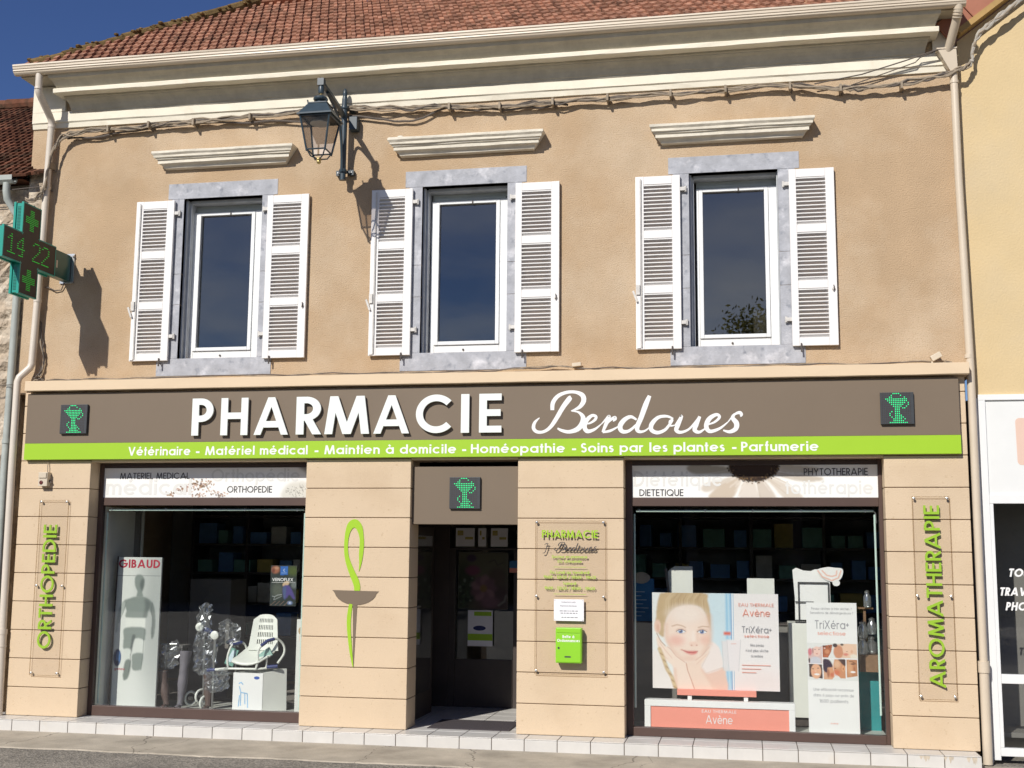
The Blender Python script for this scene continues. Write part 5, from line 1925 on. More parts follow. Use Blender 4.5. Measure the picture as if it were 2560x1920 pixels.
gb = thing('display_board', 'tall white display board with red GIBAUD heading and a grey standing figure', 'display board', (1.3, 0.42, 0.226))
mb = MB('white_panel')
mb.box(1.02, 1.585, 0.40, 0.43, 0.226, 1.97)
mb.build('panel', gb)
mb = MB('red_ink')
write(mb, 'GIBAUD', 1.035, 1.845, 0.098, 0.3985, 0.19, fit=0.53)
write(mb, 'genou', 1.045, 0.655, 0.03, 0.3985, 0.16, fit=0.13, q=6)
cv = Canvas(110, 300, (0, 0, 113, 349), (226, 230, 224))          # one unit = 5 mm, measured from the top left corner
cv.ell(113, 120, 50, 200, (168, 174, 170), 0.8, 0.7)
cv.ell(20, 330, 60, 60, (236, 239, 234), 0.8, 0.7)
cv.stroke([(0, 43), (113, 43)], 1.2, (120, 124, 122), 0.9)
g1_, g2_, g3_ = (142, 152, 146), (176, 184, 178), (92, 100, 98)
cv.poly([(50, 42), (62, 41), (70, 50), (71, 66), (67, 80), (69, 92), (53, 92), (54, 80), (48, 68), (46, 52)], g1_, 1.2)
cv.poly([(63, 52), (71, 51), (70, 68), (66, 80), (60, 66)], g3_, 2, 0.8)
cv.poly([(20, 104), (36, 96), (52, 92), (70, 92), (86, 99), (92, 110), (84, 126), (78, 142), (30, 142), (28, 124)], g1_, 1.5)
cv.poly([(74, 96), (90, 104), (92, 112), (82, 130), (78, 142), (72, 140), (76, 118)], g3_, 3, 0.7)
cv.poly([(18, 104), (26, 112), (20, 130), (10, 150), (8, 172), (4, 176), (4, 150), (8, 124)], g2_, 1.5)
cv.stroke([(27, 106), (21, 128), (10, 154)], 1.2, g3_, 0.8)
cv.poly([(92, 104), (100, 118), (104, 150), (102, 182), (96, 190), (94, 170), (95, 140), (88, 122)], (124, 132, 128), 1.5)
cv.stroke([(94, 106), (92, 124), (98, 150), (97, 184)], 1.4, g3_, 0.7)
cv.poly([(30, 142), (78, 142), (78, 165), (28, 165)], (232, 236, 228), 1.2, 1, False)
cv.poly([(27, 166), (77, 165), (80, 188), (76, 194), (54, 190), (50, 198), (45, 214), (26, 214), (25, 190)], g1_, 1.5)
cv.poly([(47, 182), (55, 184), (50, 208), (46, 226), (42, 226), (44, 205)], g3_, 1.5, 0.85)
cv.poly([(54, 192), (76, 194), (76, 224), (52, 226)], (222, 227, 220), 1.5)
cv.poly([(50, 226), (76, 224), (75, 250), (70, 262), (52, 262), (49, 244)], g1_, 1.5)
cv.poly([(27, 216), (44, 216), (42, 240), (30, 242)], (220, 226, 219), 1.5)
cv.poly([(32, 242), (46, 240), (46, 262), (40, 282), (30, 286), (28, 270)], (128, 138, 132), 1.5)
cv.stroke([(77, 168), (76, 225), (73, 262)], 1.5, g3_, 0.7)
cv.stroke([(44, 226), (45, 245), (41, 268)], 1.6, g3_, 0.8)
cv.ell(11, 235, 10, 20, (22, 44, 92), 1, 0.12)
cv.ell(14, 234, 5, 14, (84, 126, 178), 0.9, 0.5)
cv.ell(12, 246, 4, 5, (20, 30, 60), 0.8, 0.4)
cv.build('figure_print', gb, 1.0205, 1.5845, 0.2265, 1.9695, 0.3996)
mb.build('heading', gb)
mb = MB('dark_frame')
mb.tube([(1.0, 0.38, 0.226), (1.03, 0.385, 1.98)], 0.008, 6)
mb.build('edge_strip', gb)

vp = thing('hanging_poster', 'dark hanging poster reading VENOFLEX at the right of the left shop window', 'poster', (3.14, 0.35, 1.432))
mb = MB('dark_room')
mb.box(2.98, 3.295, 0.345, 0.352, 1.432, 1.892)
mb.build('sheet', vp)
cv = Canvas(70, 100, (100, 105, 610, 850), (52, 60, 58))
cv.ell(540, 200, 110, 90, (84, 98, 48), 0.9, 0.6); cv.ell(190, 180, 80, 70, (170, 110, 84), 0.95, 0.4); cv.ell(150, 200, 30, 40, (110, 60, 50), 0.8, 0.5); cv.ell(215, 150, 40, 25, (196, 150, 120), 0.8, 0.5)
cv.poly([(286, 118), (434, 112), (434, 276), (290, 280)], (58, 112, 190), 3, 1, False)
cv.stroke([(372, 165), (345, 190), (372, 215)], 10, (210, 225, 245), 0.9); cv.stroke([(310, 240), (410, 238)], 8, (180, 205, 235), 0.8)
cv.ell(240, 560, 110, 140, (98, 104, 92), 0.8, 0.6); cv.ell(570, 460, 60, 60, (132, 140, 140), 0.7, 0.6)
cv.ell(405, 440, 70, 44, (214, 186, 150), 1, 0.25, -0.5)
cv.poly([(350, 500), (440, 460), (510, 520), (590, 690), (560, 720), (480, 640), (430, 700), (370, 700)], (88, 78, 140), 8)
cv.poly([(350, 520), (410, 500), (400, 720), (370, 700)], (84, 104, 140), 10, 0.8)
cv.ell(495, 790, 50, 34, (130, 150, 190), 0.9, 0.4); cv.ell(495, 790, 16, 14, (225, 230, 240), 0.9, 0.4)
for i in range(4):
    cv.stroke([(110 + i * 90, 840), (210 + i * 85, 760)], 6, (190, 150, 130), 0.7)
cv.stroke([(140, 670), (190, 680), (250, 650), (330, 640)], 9, (200, 205, 205), 0.8); cv.stroke([(190, 690), (170, 740), (200, 730), (330, 670)], 8, (190, 196, 196), 0.7)
cv.grain(0.2, 3)
cv.build('picture_print', vp, 2.9805, 3.2945, 1.4325, 1.8915, 0.3445)
mb = MB('white_print')
write(mb, 'VENOFLEX', 3.0, 1.715, 0.036, 0.3435, 0.16, fit=0.255, q=8)
mb.box(2.995, 3.285, 0.3425, 0.3435, 1.698, 1.701)
mb.build('heading', vp)

cbx = thing('carton_box', 'white cardboard box with pale blue chair drawing, under the shower chair', 'box', (2.78, 0.6, 0.226))
mb = MB('white_print')
mb.prism([(2.50, 0.226), (2.865, 0.226), (2.865, 0.655), (2.50, 0.655)], 0.50, 0.52)
mb.use('white_panel')
a = mb.add([(2.505, 0.53, 0.226), (2.866, 0.505, 0.226), (3.10, 0.66, 0.226), (2.74, 0.78, 0.226), (2.505, 0.53, 0.655), (2.866, 0.505, 0.655), (3.09, 0.66, 0.70), (2.74, 0.78, 0.67)])
for q in ((0, 1, 5, 4), (1, 2, 6, 5), (2, 3, 7, 6), (3, 0, 4, 7), (4, 5, 6, 7)):
    mb.face([a[i] for i in q])
mb.build('carton', cbx)
mb = MB('water_print')
for seg in ([(2.58, 0.50), (2.60, 0.43), (2.68, 0.42)], [(2.60, 0.43), (2.60, 0.28)], [(2.68, 0.42), (2.69, 0.26)], [(2.585, 0.40), (2.575, 0.27)], [(2.65, 0.42), (2.655, 0.30)], [(2.57, 0.53), (2.60, 0.545), (2.625, 0.52)]):
    for qd in ribbon(seg, 0.012):
        mb.prism(qd, 0.4994, 0.4994)
mb.use('blue_print')
mb.prism(ellipse(2.79, 0.60, 0.035, 0.018), 0.4993, 0.4993)
mb.build('carton_print', cbx)

sc_ = thing('shower_chair', 'white plastic shower chair with slotted back standing on a white box', 'chair', (2.75, 0.62, 0.69))
mb = MB('chair_plastic')
# seat shell: back with slots made from strips
bx0, bx1 = 2.60, 2.95


def back_pt(u, v):
    w_ = 0.19 - 0.045 * v
    xx = 2.785 + 0.045 * v * 0 + (u - 0.5) * 2 * w_ + 0.02 * (1 - v)
    return (xx, 0.66 + 0.10 * v + 0.05 * math.cos((u - 0.5) * 2.4) - 0.05, 0.90 + 0.41 * v)


U_ = [0, 0.2] + [0.2 + 0.6 * i / 18 for i in range(1, 19)] + [1.0]
V_ = [0, 0.17, 0.30, 0.37, 0.50, 0.57, 0.70, 0.77, 0.88, 1.0]
for iu in range(len(U_) - 1):
    for iv in range(len(V_) - 1):
        if 1 <= iu <= 18 and iu % 2 == 0 and iv in (1, 3, 5, 7):
            continue
        us, vs_ = (U_[iu], U_[iu + 1]), (V_[iv], V_[iv + 1])

        def rnd_top(u, v):
            x, y, z = back_pt(u, v)
            if v > 0.85:
                z -= 0.06 * abs(2 * u - 1) ** 3 * (v - 0.85) / 0.15
            return (x, y, z)
        mb.poly([rnd_top(us[0], vs_[0]), rnd_top(us[1], vs_[0]), rnd_top(us[1], vs_[1]), rnd_top(us[0], vs_[1])])
bk = mb.build('backrest', sc_, weld=True)
sm = bk.modifiers.new('thickness', 'SOLIDIFY'); sm.thickness = 0.014
mb = MB('chair_plastic')
rows = [(0.70, 0.905, 0.19), (0.64, 0.86, 0.195), (0.55, 0.80, 0.20), (0.46, 0.765, 0.19), (0.42, 0.74, 0.17)]
prev = None
for (yy, zz, hw) in rows:
    shift = -(0.70 - yy) * 0.42
    ring = mb.add([(2.79 + shift + hw * t, yy, zz + 0.035 * t * t) for t in (-1, -0.6, -0.2, 0.2, 0.6, 1)])
    if prev:
        for i in range(5):
            mb.face([prev[i], prev[i + 1], ring[i + 1], ring[i]])
    prev = ring
so = mb.build('seat', sc_, smooth=True)
sm = so.modifiers.new('thickness', 'SOLIDIFY'); sm.thickness = 0.02
mb = MB('pad_green')
mb.prism([(2.78, 0.80), (2.95, 0.86), (2.90, 0.95), (2.78, 0.86)], 0.56, 0.58)
mb.build('cushion', sc_)
for sx in (0, 1):
    mb = MB('chair_plastic')
    x_ = 2.86 + 0.19 * sx if sx else 2.60
    if sx:
        mb.tube([(p[0], p[1], p[2]) for p in spline([(2.80, 0.44, 0.71), (2.82, 0.44, 0.80), (2.82, 0.46, 0.93), (2.90, 0.52, 1.02), (2.98, 0.60, 1.04), (3.04, 0.66, 0.97), (3.05, 0.66, 0.87), (2.99, 0.62, 0.76)], 5)], 0.014, 8)
    else:
        mb.tube([(p[0], p[1], p[2]) for p in spline([(2.43, 0.5, 0.70), (2.42, 0.5, 0.84), (2.46, 0.56, 0.98), (2.54, 0.66, 0.98), (2.58, 0.70, 0.86), (2.58, 0.70, 0.72)], 5)], 0.013, 8)
    mb.use('rubber_blue')
    if sx:
        mb.tube([(2.84, 0.47, 0.965), (2.90, 0.51, 1.022), (2.96, 0.57, 1.042)], 0.02, 8)
    else:
        mb.tube([(2.45, 0.55, 0.97), (2.53, 0.64, 0.99)], 0.02, 8)
    mb.build('armrest', sc_, smooth=True)
mb = MB('chair_plastic')
mb.tube([(2.45, 0.47, 0.70), (2.80, 0.45, 0.705), (3.0, 0.6, 0.72)], 0.013, 8)
mb.tube([(2.89, 0.52, 0.70), (2.90, 0.52, 0.85)], 0.012, 8)
mb.use('rubber_blue')
mb.tube([(2.90, 0.52, 0.725), (3.02, 0.55, 0.735)], 0.02, 8)
mb.tube([(2.17, 0.50, 0.672), (2.27, 0.50, 0.68)], 0.02, 8)
mb.use('chair_plastic')
mb.tube([(2.27, 0.50, 0.68), (2.45, 0.48, 0.70)], 0.016, 8)
mb.build('frame', sc_, smooth=True)

wk = thing('walking_frame', 'chrome walking frame with two round white grip ends wrapped in clear film', 'walker', (2.15, 0.55, 0.226))
mb = MB('steel')
mb.tube([(2.25, 0.50, 0.226), (2.25, 0.50, 1.05)], 0.013, 8)
mb.tube([(2.08, 0.62, 0.226), (2.07, 0.60, 1.15), (2.06, 0.58, 1.38)], 0.013, 8)
mb.tube([(2.45, 0.75, 0.226), (2.42, 0.7, 0.9), (2.40, 0.65, 1.12)], 0.013, 8)
mb.tube([(2.08, 0.62, 0.55), (2.25, 0.50, 0.55)], 0.012, 8)
mb.tube([(2.25, 0.50, 0.62), (2.45, 0.75, 0.62)], 0.012, 8)
mb.build('frame', wk, smooth=True)
for ge in ((2.05, 0.52, 1.165), (2.25, 0.50, 1.075)):
    mb = MB('chair_plastic')
    mb.lathe([(0.03, -0.03), (0.05, -0.02), (0.052, 0.0), (0.04, 0.02)], ge, 14, 'y')
    mb.build('grip_end', wk, smooth=True)
mb = MB('rubber_blue')
mb.tube([(2.07, 0.55, 1.16), (2.24, 0.53, 1.08)], 0.026, 10)
mb.build('grip', wk, smooth=True)
mb = MB('rubber_blue')
mb.tube([(2.33, 0.66, 0.98), (2.44, 0.66, 1.02)], 0.02, 8)
mb.build('grip', wk, smooth=True)


def crumple(x0, x1, y0, z0, z1, seed, mat='film', n=13):
    rnd = random.Random(seed)
    mb = MB(mat)
    g = []
    for i in range(n):
        row = []
        for j in range(n):
            u, v = i / (n - 1), j / (n - 1)
            row.append((x0 + (x1 - x0) * u + rnd.uniform(-1, 1) * 0.02, y0 + rnd.uniform(-1, 1) * 0.03, z0 + (z1 - z0) * v + 0.03 * math.sin(u * 5 + seed) + rnd.uniform(-1, 1) * 0.015))
        g.append(mb.add(row))
    for i in range(n - 1):
        for j in range(n - 1):
            mb.face([g[i][j], g[i + 1][j], g[i + 1][j + 1]])
            mb.face([g[i][j], g[i + 1][j + 1], g[i][j + 1]])
    return mb


for wx, wy, wz, yaw in ((1.92, 0.62, 0.33, 1.0), (2.06, 0.60, 0.36, 1.1), (2.16, 0.50, 0.30, 1.2)):
    mb = MB('rubber_blue')
    ring = [(wx + 0.075 * math.cos(a_) * math.cos(yaw), wy + 0.075 * math.cos(a_) * math.sin(yaw), wz + 0.075 * math.sin(a_)) for a_ in [2 * math.pi * i / 20 for i in range(21)]]
    mb.use('chair_plastic').tube(ring, 0.014, 8, caps=False)
    mb.use('steel').tube([(wx - 0.02 * math.sin(yaw), wy + 0.02 * math.cos(yaw), wz), (wx + 0.02 * math.sin(yaw), wy - 0.02 * math.cos(yaw), wz)], 0.022, 8)
    mb.build('wheel', wk, smooth=True)
crumple(2.02, 2.20, 0.50, 1.02, 1.42, 5).build('film_wrap', wk)
crumple(1.95, 2.24, 0.58, 0.62, 1.05, 15).build('film_wrap', wk)
crumple(2.25, 2.52, 0.60, 0.95, 1.22, 6).build('film_wrap', wk)
o = crumple(2.16, 2.46, 0.47, 0.45, 0.70, 9).build('plastic_bag'); tag(o, 'clear crumpled plastic bag hanging in front of the walking frame', 'bag')
wb = thing('wrapped_stool', 'low seat in shiny clear plastic wrapping beside the tall display board', 'wrapped stool', (1.68, 0.6, 0.226))
mb = crumple(1.53, 1.78, 0.55, 0.68, 0.98, 3, n=11)
mb.build('film_wrap', wb)
mb = MB('steel')
mb.tube([(1.54, 0.58, 0.95), (1.74, 0.58, 0.955)], 0.012, 8)
mb.tube([(1.60, 0.58, 0.226), (1.60, 0.58, 0.95)], 0.012, 8)
mb.tube([(1.76, 0.62, 0.226), (1.78, 0.62, 0.93)], 0.012, 8)
mb.build('frame', wb, smooth=True)
mb = MB('grey_panel')
mb.box(1.55, 1.80, 0.60, 0.82, 0.90, 0.94)
mb.build('seat', wb, bevel=0.01)
for k, (lx, mt, lb) in enumerate(((1.68, 'stocking', 'dark brown stocking leg form beside the tall display board'), (1.85, 'stocking_grey', 'grey stocking leg form in the middle of the left shop window'), (2.20, 'stocking', 'dark stocking leg form left of the white box'))):
    mb = MB(mt)
    dx = (-0.10, 0.02, -0.02)[k]
    zt = (0.64, 0.88, 0.62)[k]
    sc2 = (zt - 0.226) / 0.66
    mb.tube([(lx + dx * (1 - t) * 0 + dx * t, 0.5 + 0.05 * t, 0.26 + (zt - 0.26) * t) for t in (0, 0.1, 0.25, 0.4, 0.55, 0.7, 0.85, 1.0)], [0.034, 0.032, 0.045, 0.058, 0.054, 0.050, 0.064, 0.074], 14)
    mb.sphere((lx, 0.45, 0.252), 0.026, 10, (1.0, 2.8, 1.0))
    if k == 0:
        mb.use('manikin')
        mb.lathe([(0.01, 0.0), (0.072, 0.0), (0.074, -0.004)], (lx + dx, 0.55, zt + 0.005), 14)
    tag(mb.build('leg_form', smooth=True), lb, 'display leg')
mb = MB('white_panel')
mb.box(3.335, 3.45, 0.30, 0.31, 0.226, 1.29)
mb.use('skin')
mb.prism(ellipse(3.40, 1.08, 0.03, 0.07), 0.2992, 0.2992)
mb.use('hair')
mb.prism(ellipse(3.40, 1.16, 0.045, 0.05), 0.2995, 0.2995)
tag(mb.build('side_banner'), 'narrow white banner at the right edge of the left shop window', 'banner')
mb = MB('carton_d')
mb.obox((2.42, 0.62, 0.82), 0.11, 0.03, 0.20, Matrix.Rotation(0.35, 3, 'Y'))
mb.use('sky_print')
mb.obox((2.425, 0.602, 0.83), 0.05, 0.004, 0.14, Matrix.Rotation(0.5, 3, 'Y'))
tag(mb.build('leaflet'), 'dark leaflet with pale blue picture leaning behind the shower chair', 'leaflet')

# ------------------------------------------------------------------ inside the right window
st = thing('display_stand', 'white low display stand with coral front panel reading Avène', 'display stand', (8.07, 0.38, 0.226))
mb = MB('white_print')
mb.box(7.285, 8.855, 0.302, 0.45, 0.455, 0.522)
mb.box(7.285, 7.35, 0.301, 0.45, 0.226, 0.4545)
mb.box(8.792, 8.855, 0.301, 0.45, 0.226, 0.4545)
for u in (7.74, 8.33):
    mb.box(u, u + 0.045, 0.36, 0.38, 0.5225, 0.60)
mb.build('base', st, bevel=0.004)
mb = MB('coral')
mb.box(7.3505, 8.7915, 0.315, 0.44, 0.226, 0.4545)
mb.build('front_panel', st)
mb = MB('coral')
mb.box(7.63, 8.462, 0.345, 0.43, 0.572, 0.632)
mb.build('tray', st, bevel=0.003)
mb = MB('white_print')
write(mb, 'EAU THERMALE', 8.07, 0.402, 0.030, 0.3148, 0.11, fit=0.36, align='c', q=6)
write(mb, 'Avène', 8.07, 0.29, 0.088, 0.3148, 0.10, fit=0.28, align='c', q=10)
mb.build('lettering', st)

pg = thing('girl_poster', 'large poster of a smiling fair haired girl resting her chin on her hands', 'poster', (8.04, 0.40, 0.632))
mb = MB('white_print')
mb.box(7.367, 8.708, 0.40, 0.415, 0.6325, 1.648)
mb.build('panel', pg)
PX = lambda px, pz: (7.367 + (px - 193) * (8.708 - 7.367) / (1072 - 193), 1.648 - (pz - 646) * (1.648 - 0.612) / (1326 - 646))
cv = Canvas(236, 180, (36, 48, 1156, 913), (240, 243, 241))
cv.poly([(500, 48), (745, 48), (745, 913), (560, 913)], (214, 233, 240), 40, 1, False)
cv.poly([(764, 48), (1156, 48), (1156, 913), (764, 913)], (246, 241, 239), 2, 1, False)
cv.ell(1000, 880, 260, 160, (250, 228, 222), 0.5, 0.6)
for y0_, y1_ in ((48, 462), (742, 913)):
    cv.poly([(692, y0_), (738, y0_), (738, y1_), (692, y1_)], (158, 206, 234), 6, 0.9, False)
    cv.stroke([(716, y0_), (722, y1_)], 12, (205, 232, 244), 0.8)
    cv.stroke([(741, y0_), (742, y1_)], 7, (84, 140, 200), 0.9)
    cv.stroke([(752, y0_), (752, y1_)], 6, (248, 250, 250), 1)
    cv.stroke([(760, y0_), (760, y1_)], 4, (130, 180, 220), 0.9)
# shirt and arms
cv.poly([(40, 590), (95, 600), (150, 720), (230, 850), (250, 913), (38, 913)], (247, 240, 235), 6)
cv.poly([(480, 770), (660, 712), (690, 800), (700, 913), (560, 913)], (243, 208, 190), 5)
cv.poly([(555, 485), (620, 520), (648, 590), (656, 715), (490, 776), (460, 720), (500, 640), (540, 570)], (248, 236, 230), 4)
cv.stroke([(465, 730), (500, 660), (545, 580)], 8, (225, 205, 195), 0.7)
cv.stroke([(490, 776), (656, 715)], 6, (226, 190, 174), 0.6)
# hair
cv.poly([(70, 330), (75, 200), (100, 80), (150, 48), (500, 48), (535, 120), (556, 230), (556, 390), (530, 300), (470, 180), (300, 170), (190, 240), (150, 350), (140, 450), (90, 420)], (206, 180, 142), 6)
rnd = random.Random(8)
for i in range(70):
    t = rnd.random()
    sx0 = 85 + 440 * t + rnd.uniform(-15, 15)
    ex0 = 120 + 330 * t + rnd.uniform(-20, 20)
    tone = rnd.choice([(168, 136, 96), (232, 212, 176), (186, 156, 114), (240, 224, 194), (150, 118, 82)])
    cv.stroke([(ex0 + 60 + 40 * t, 40), ((sx0 + ex0) / 2 + 20, 110), (sx0 if t > 0.5 else sx0 + 20, 190 + 130 * abs(t - 0.55))], rnd.uniform(3, 8), tone, rnd.uniform(0.12, 0.34), 0.9)
cv.ell(82, 355, 30, 60, (242, 206, 186), 1, 0.3)
cv.ell(86, 370, 14, 34, (222, 170, 148), 0.6, 0.6)
# face
cv.poly([(172, 270), (235, 195), (350, 160), (460, 180), (525, 260), (551, 370), (556, 455), (535, 530), (490, 600), (435, 652), (375, 684), (315, 678), (245, 620), (190, 545), (152, 460), (150, 350)], (248, 225, 209), 8)
cv.ell(340, 240, 150, 80, (253, 239, 228), 0.8, 0.6)
cv.ell(330, 440, 90, 80, (252, 234, 221), 0.6, 0.7)
cv.stroke([(548, 260), (556, 400), (545, 500), (490, 600)], 44, (228, 186, 160), 0.5, 0.9)
cv.stroke([(160, 340), (160, 460), (215, 570), (300, 660)], 34, (235, 196, 174), 0.5, 0.9)
cv.ell(252, 480, 66, 46, (240, 176, 160), 0.65, 0.8)
cv.ell(505, 470, 44, 42, (240, 184, 164), 0.55, 0.8)
cv.ell(375, 640, 70, 26, (240, 204, 184), 0.6, 0.8)
for ex, ir in ((294, 290), (483, 480)):
    cv.ell(ex, 396, 46, 26, (236, 200, 182), 0.7, 0.5)
    cv.ell(ex, 399, 38, 16, (244, 244, 244), 1, 0.15)
    cv.ell(ir, 397, 20, 18, (120, 142, 188), 1, 0.15)
    cv.ell(ir, 397, 9, 9, (40, 46, 66), 1, 0.3)
    cv.ell(ir - 6, 391, 5, 5, (250, 250, 252), 1, 0.4)
    cv.stroke([(ex - 44, 399), (ex - 22, 383), (ex + 8, 380), (ex + 40, 396)], 7, (112, 84, 72), 0.85)
    cv.stroke([(ex - 38, 408), (ex, 418), (ex + 36, 408)], 4, (190, 150, 134), 0.6)
    cv.stroke([(ex - 46, 384), (ex - 10, 366), (ex + 42, 380)], 5, (216, 174, 154), 0.5)
cv.stroke([(214, 352), (258, 338), (300, 346), (334, 362)], 11, (198, 158, 126), 0.65)
cv.stroke([(448, 360), (485, 349), (540, 352)], 10, (192, 152, 122), 0.65)
cv.stroke([(404, 400), (402, 490)], 22, (254, 240, 230), 0.6, 0.9)
cv.stroke([(438, 420), (442, 480)], 20, (236, 198, 178), 0.45, 0.9)
cv.ell(406, 508, 42, 22, (246, 214, 196), 0.9, 0.5)
cv.ell(386, 522, 9, 5, (206, 146, 126), 0.9, 0.5)
cv.ell(432, 520, 8, 5, (206, 146, 126), 0.9, 0.5)
cv.poly([(303, 566), (350, 572), (392, 570), (440, 573), (425, 596), (385, 606), (345, 594)], (222, 128, 122), 3)
cv.stroke([(300, 565), (350, 583), (395, 587), (442, 572)], 5, (180, 84, 82), 0.9)
cv.ell(385, 597, 24, 5, (240, 170, 162), 0.8, 0.6)
cv.ell(297, 564, 10, 8, (226, 172, 152), 0.8, 0.6)
# hands and forearms under the chin
cv.poly([(70, 455), (100, 470), (150, 535), (172, 538), (215, 590), (300, 655), (340, 690), (368, 780), (408, 913), (240, 913), (222, 730), (150, 655), (95, 575)], (251, 230, 214), 3)
cv.poly([(545, 520), (510, 590), (450, 630), (400, 665), (345, 678), (338, 720), (372, 800), (412, 913), (600, 913), (560, 850), (500, 765), (470, 705), (500, 650), (540, 580)], (248, 223, 205), 3)
cv.stroke([(170, 540), (200, 560), (245, 620), (325, 676)], 6, (222, 172, 150), 0.8)
cv.stroke([(100, 500), (150, 570), (210, 640)], 6, (232, 190, 170), 0.7)
cv.stroke([(85, 520), (130, 610), (170, 650)], 5, (232, 190, 170), 0.6)
cv.stroke([(545, 530), (480, 610), (420, 655)], 6, (226, 178, 156), 0.8)
cv.stroke([(520, 600), (470, 650), (430, 690)], 5, (232, 192, 172), 0.7)
cv.stroke([(336, 682), (350, 750), (380, 830), (408, 913)], 8, (212, 156, 134), 0.85)
cv.stroke([(236, 740), (250, 913)], 26, (238, 200, 180), 0.6, 0.9)
cv.stroke([(480, 740), (545, 840), (590, 913)], 26, (236, 196, 174), 0.5, 0.9)
# braid
cv.stroke([(75, 420), (110, 490), (150, 530)], 9, (176, 132, 96), 0.7)
cv.stroke([(98, 560), (130, 640), (165, 740), (208, 812), (238, 905)], 34, (214, 186, 140), 0.9, 0.4)
for i in range(12):
    t = i / 11
    bx_, by_ = 100 + 136 * t ** 0.9, 575 + 325 * t
    cv.stroke([(bx_ - 12, by_ - 6), (bx_ + 14, by_ + 10)], 6, (150, 112, 74) if i % 2 else (236, 216, 178), 0.8)
# tube
cv.poly([(655, 478), (715, 470), (712, 742), (668, 738)], (234, 230, 230), 3, 0.95, False)
cv.poly([(700, 466), (822, 464), (800, 742), (716, 742)], (243, 236, 236), 3, 0.95, False)
cv.stroke([(700, 468), (716, 742)], 4, (205, 200, 202), 0.8)
cv.stroke([(822, 464), (800, 742)], 5, (205, 204, 206), 0.8)
cv.stroke([(656, 478), (668, 738)], 5, (208, 206, 206), 0.8)
cv.poly([(672, 394), (732, 392), (732, 424), (672, 424)], (226, 112, 92), 3, 1, False)
cv.stroke([(740, 500), (780, 498)], 8, (236, 190, 180), 0.8)
cv.grain(0.02, 1)
cv.build('portrait_print', pg, 7.3675, 8.7075, 0.633, 1.6475, 0.3993)
mb = MB('coral_ink')
yy = 0.392
cx_ = PX(920, 0)[0]
write(mb, 'EAU THERMALE', cx_, PX(0, 734)[1], 0.035, yy, 0.10, fit=0.37, align='c', q=6)
write(mb, 'Avène', cx_, PX(0, 802)[1], 0.075, yy, 0.10, fit=0.29, align='c', q=10)
write(mb, 'selectiose', cx_, PX(0, 948)[1], 0.032, yy, 0.12, fit=0.26, align='c', q=6)
for k_, zz in enumerate((1140, 1165, 1190)):
    x_ = PX(815, 0)[0]
    for l_ in ((0.30, 0.20, 0.15)[k_],):
        mb.box(x_, x_ + l_, yy - 0.0005, yy, PX(0, zz)[1], PX(0, zz)[1] + 0.006)
mb.use('ink_grey')
write(mb, 'TriXéra+', cx_, PX(0, 916)[1], 0.070, yy, 0.10, fit=0.31, align='c', q=8)
for s_, zz in (('Ma peau', 1008), ("n'est plus sèche", 1045), ('ni irritée', 1083)):
    write(mb, s_, cx_, PX(0, zz)[1], 0.028, yy, 0.12, fit={'Ma peau': 0.14, "n'est plus sèche": 0.235, 'ni irritée': 0.125}[s_], align='c', q=6)
mb.build('lettering', pg)

sd = thing('standee', 'tall white leaning standee with a grid of small face photographs', 'standee', (9.25, 0.30, 0.226))
mb = MB('white_print')
mb.box(8.992, 9.505, 0.30, 0.315, 0.226, 1.572)
mb.build('panel', sd)
mb = MB('ink_grey')
yy = 0.2995
for s_, z_, hh, ft in (('Peaux sèches à très sèches ?', 1.497, 0.026, 0.41), ('Sensations de démangeaisons ?', 1.453, 0.026, 0.44), ('TriXéra+', 1.30, 0.088, 0.345), ('Une efficacité reconnue', 0.665, 0.03, 0.405),
                       ('dans 6 pays sur près de', 0.607, 0.03, 0.41), ('1600 patients', 0.545, 0.036, 0.29)):
    write(mb, s_, 9.25, z_, hh, yy, 0.11, fit=ft, align='c', q=7)
mb.use('coral_ink')
write(mb, 'selectiose', 9.245, 1.235, 0.042, yy, 0.12, fit=0.285, align='c', q=7)
write(mb, 'Avène', 9.25, 0.33, 0.016, yy, 0.14, fit=0.08, align='c', q=6)
mb.build('lettering', sd)
cv = Canvas(150, 110, (115, 140, 1060, 830), (236, 237, 233))
dk = (52, 38, 44)


def cell(pts, col):
    cv.poly(pts, col, 2, 1, False)


cell([(130, 265), (390, 202), (390, 520), (135, 520)], (226, 196, 190))
cv.ell(165, 310, 36, 70, (216, 118, 130), 0.9, 0.3)
cv.ell(265, 480, 110, 80, (212, 212, 220), 1, 0.2)
cv.ell(292, 300, 74, 92, (246, 208, 192), 1, 0.15)
cv.ell(222, 290, 14, 50, (160, 80, 86), 0.7, 0.5)
cv.ell(262, 264, 12, 9, dk, 0.8, 0.4); cv.ell(336, 262, 12, 9, dk, 0.8, 0.4); cv.ell(296, 345, 20, 9, (200, 110, 104), 0.9, 0.4)
cv.ell(150, 470, 16, 46, dk, 0.9, 0.3)
cell([(405, 192), (590, 166), (568, 290), (505, 410), (405, 410)], (176, 100, 66))
cv.ell(490, 300, 46, 44, (220, 150, 108), 0.9, 0.5); cv.ell(442, 238, 16, 12, (240, 225, 220), 0.9, 0.4); cv.ell(540, 210, 14, 10, dk, 0.8, 0.4)
cv.ell(470, 380, 40, 20, (214, 120, 80), 0.7, 0.5); cv.ell(430, 200, 40, 14, dk, 0.8, 0.5)
cell([(610, 166), (790, 150), (1045, 152), (1040, 412), (640, 412), (632, 260)], (238, 204, 176))
cv.ell(700, 300, 92, 120, (216, 152, 118), 1, 0.15); cv.ell(640, 180, 44, 36, dk, 0.95, 0.25); cv.ell(770, 164, 30, 20, dk, 0.9, 0.3)
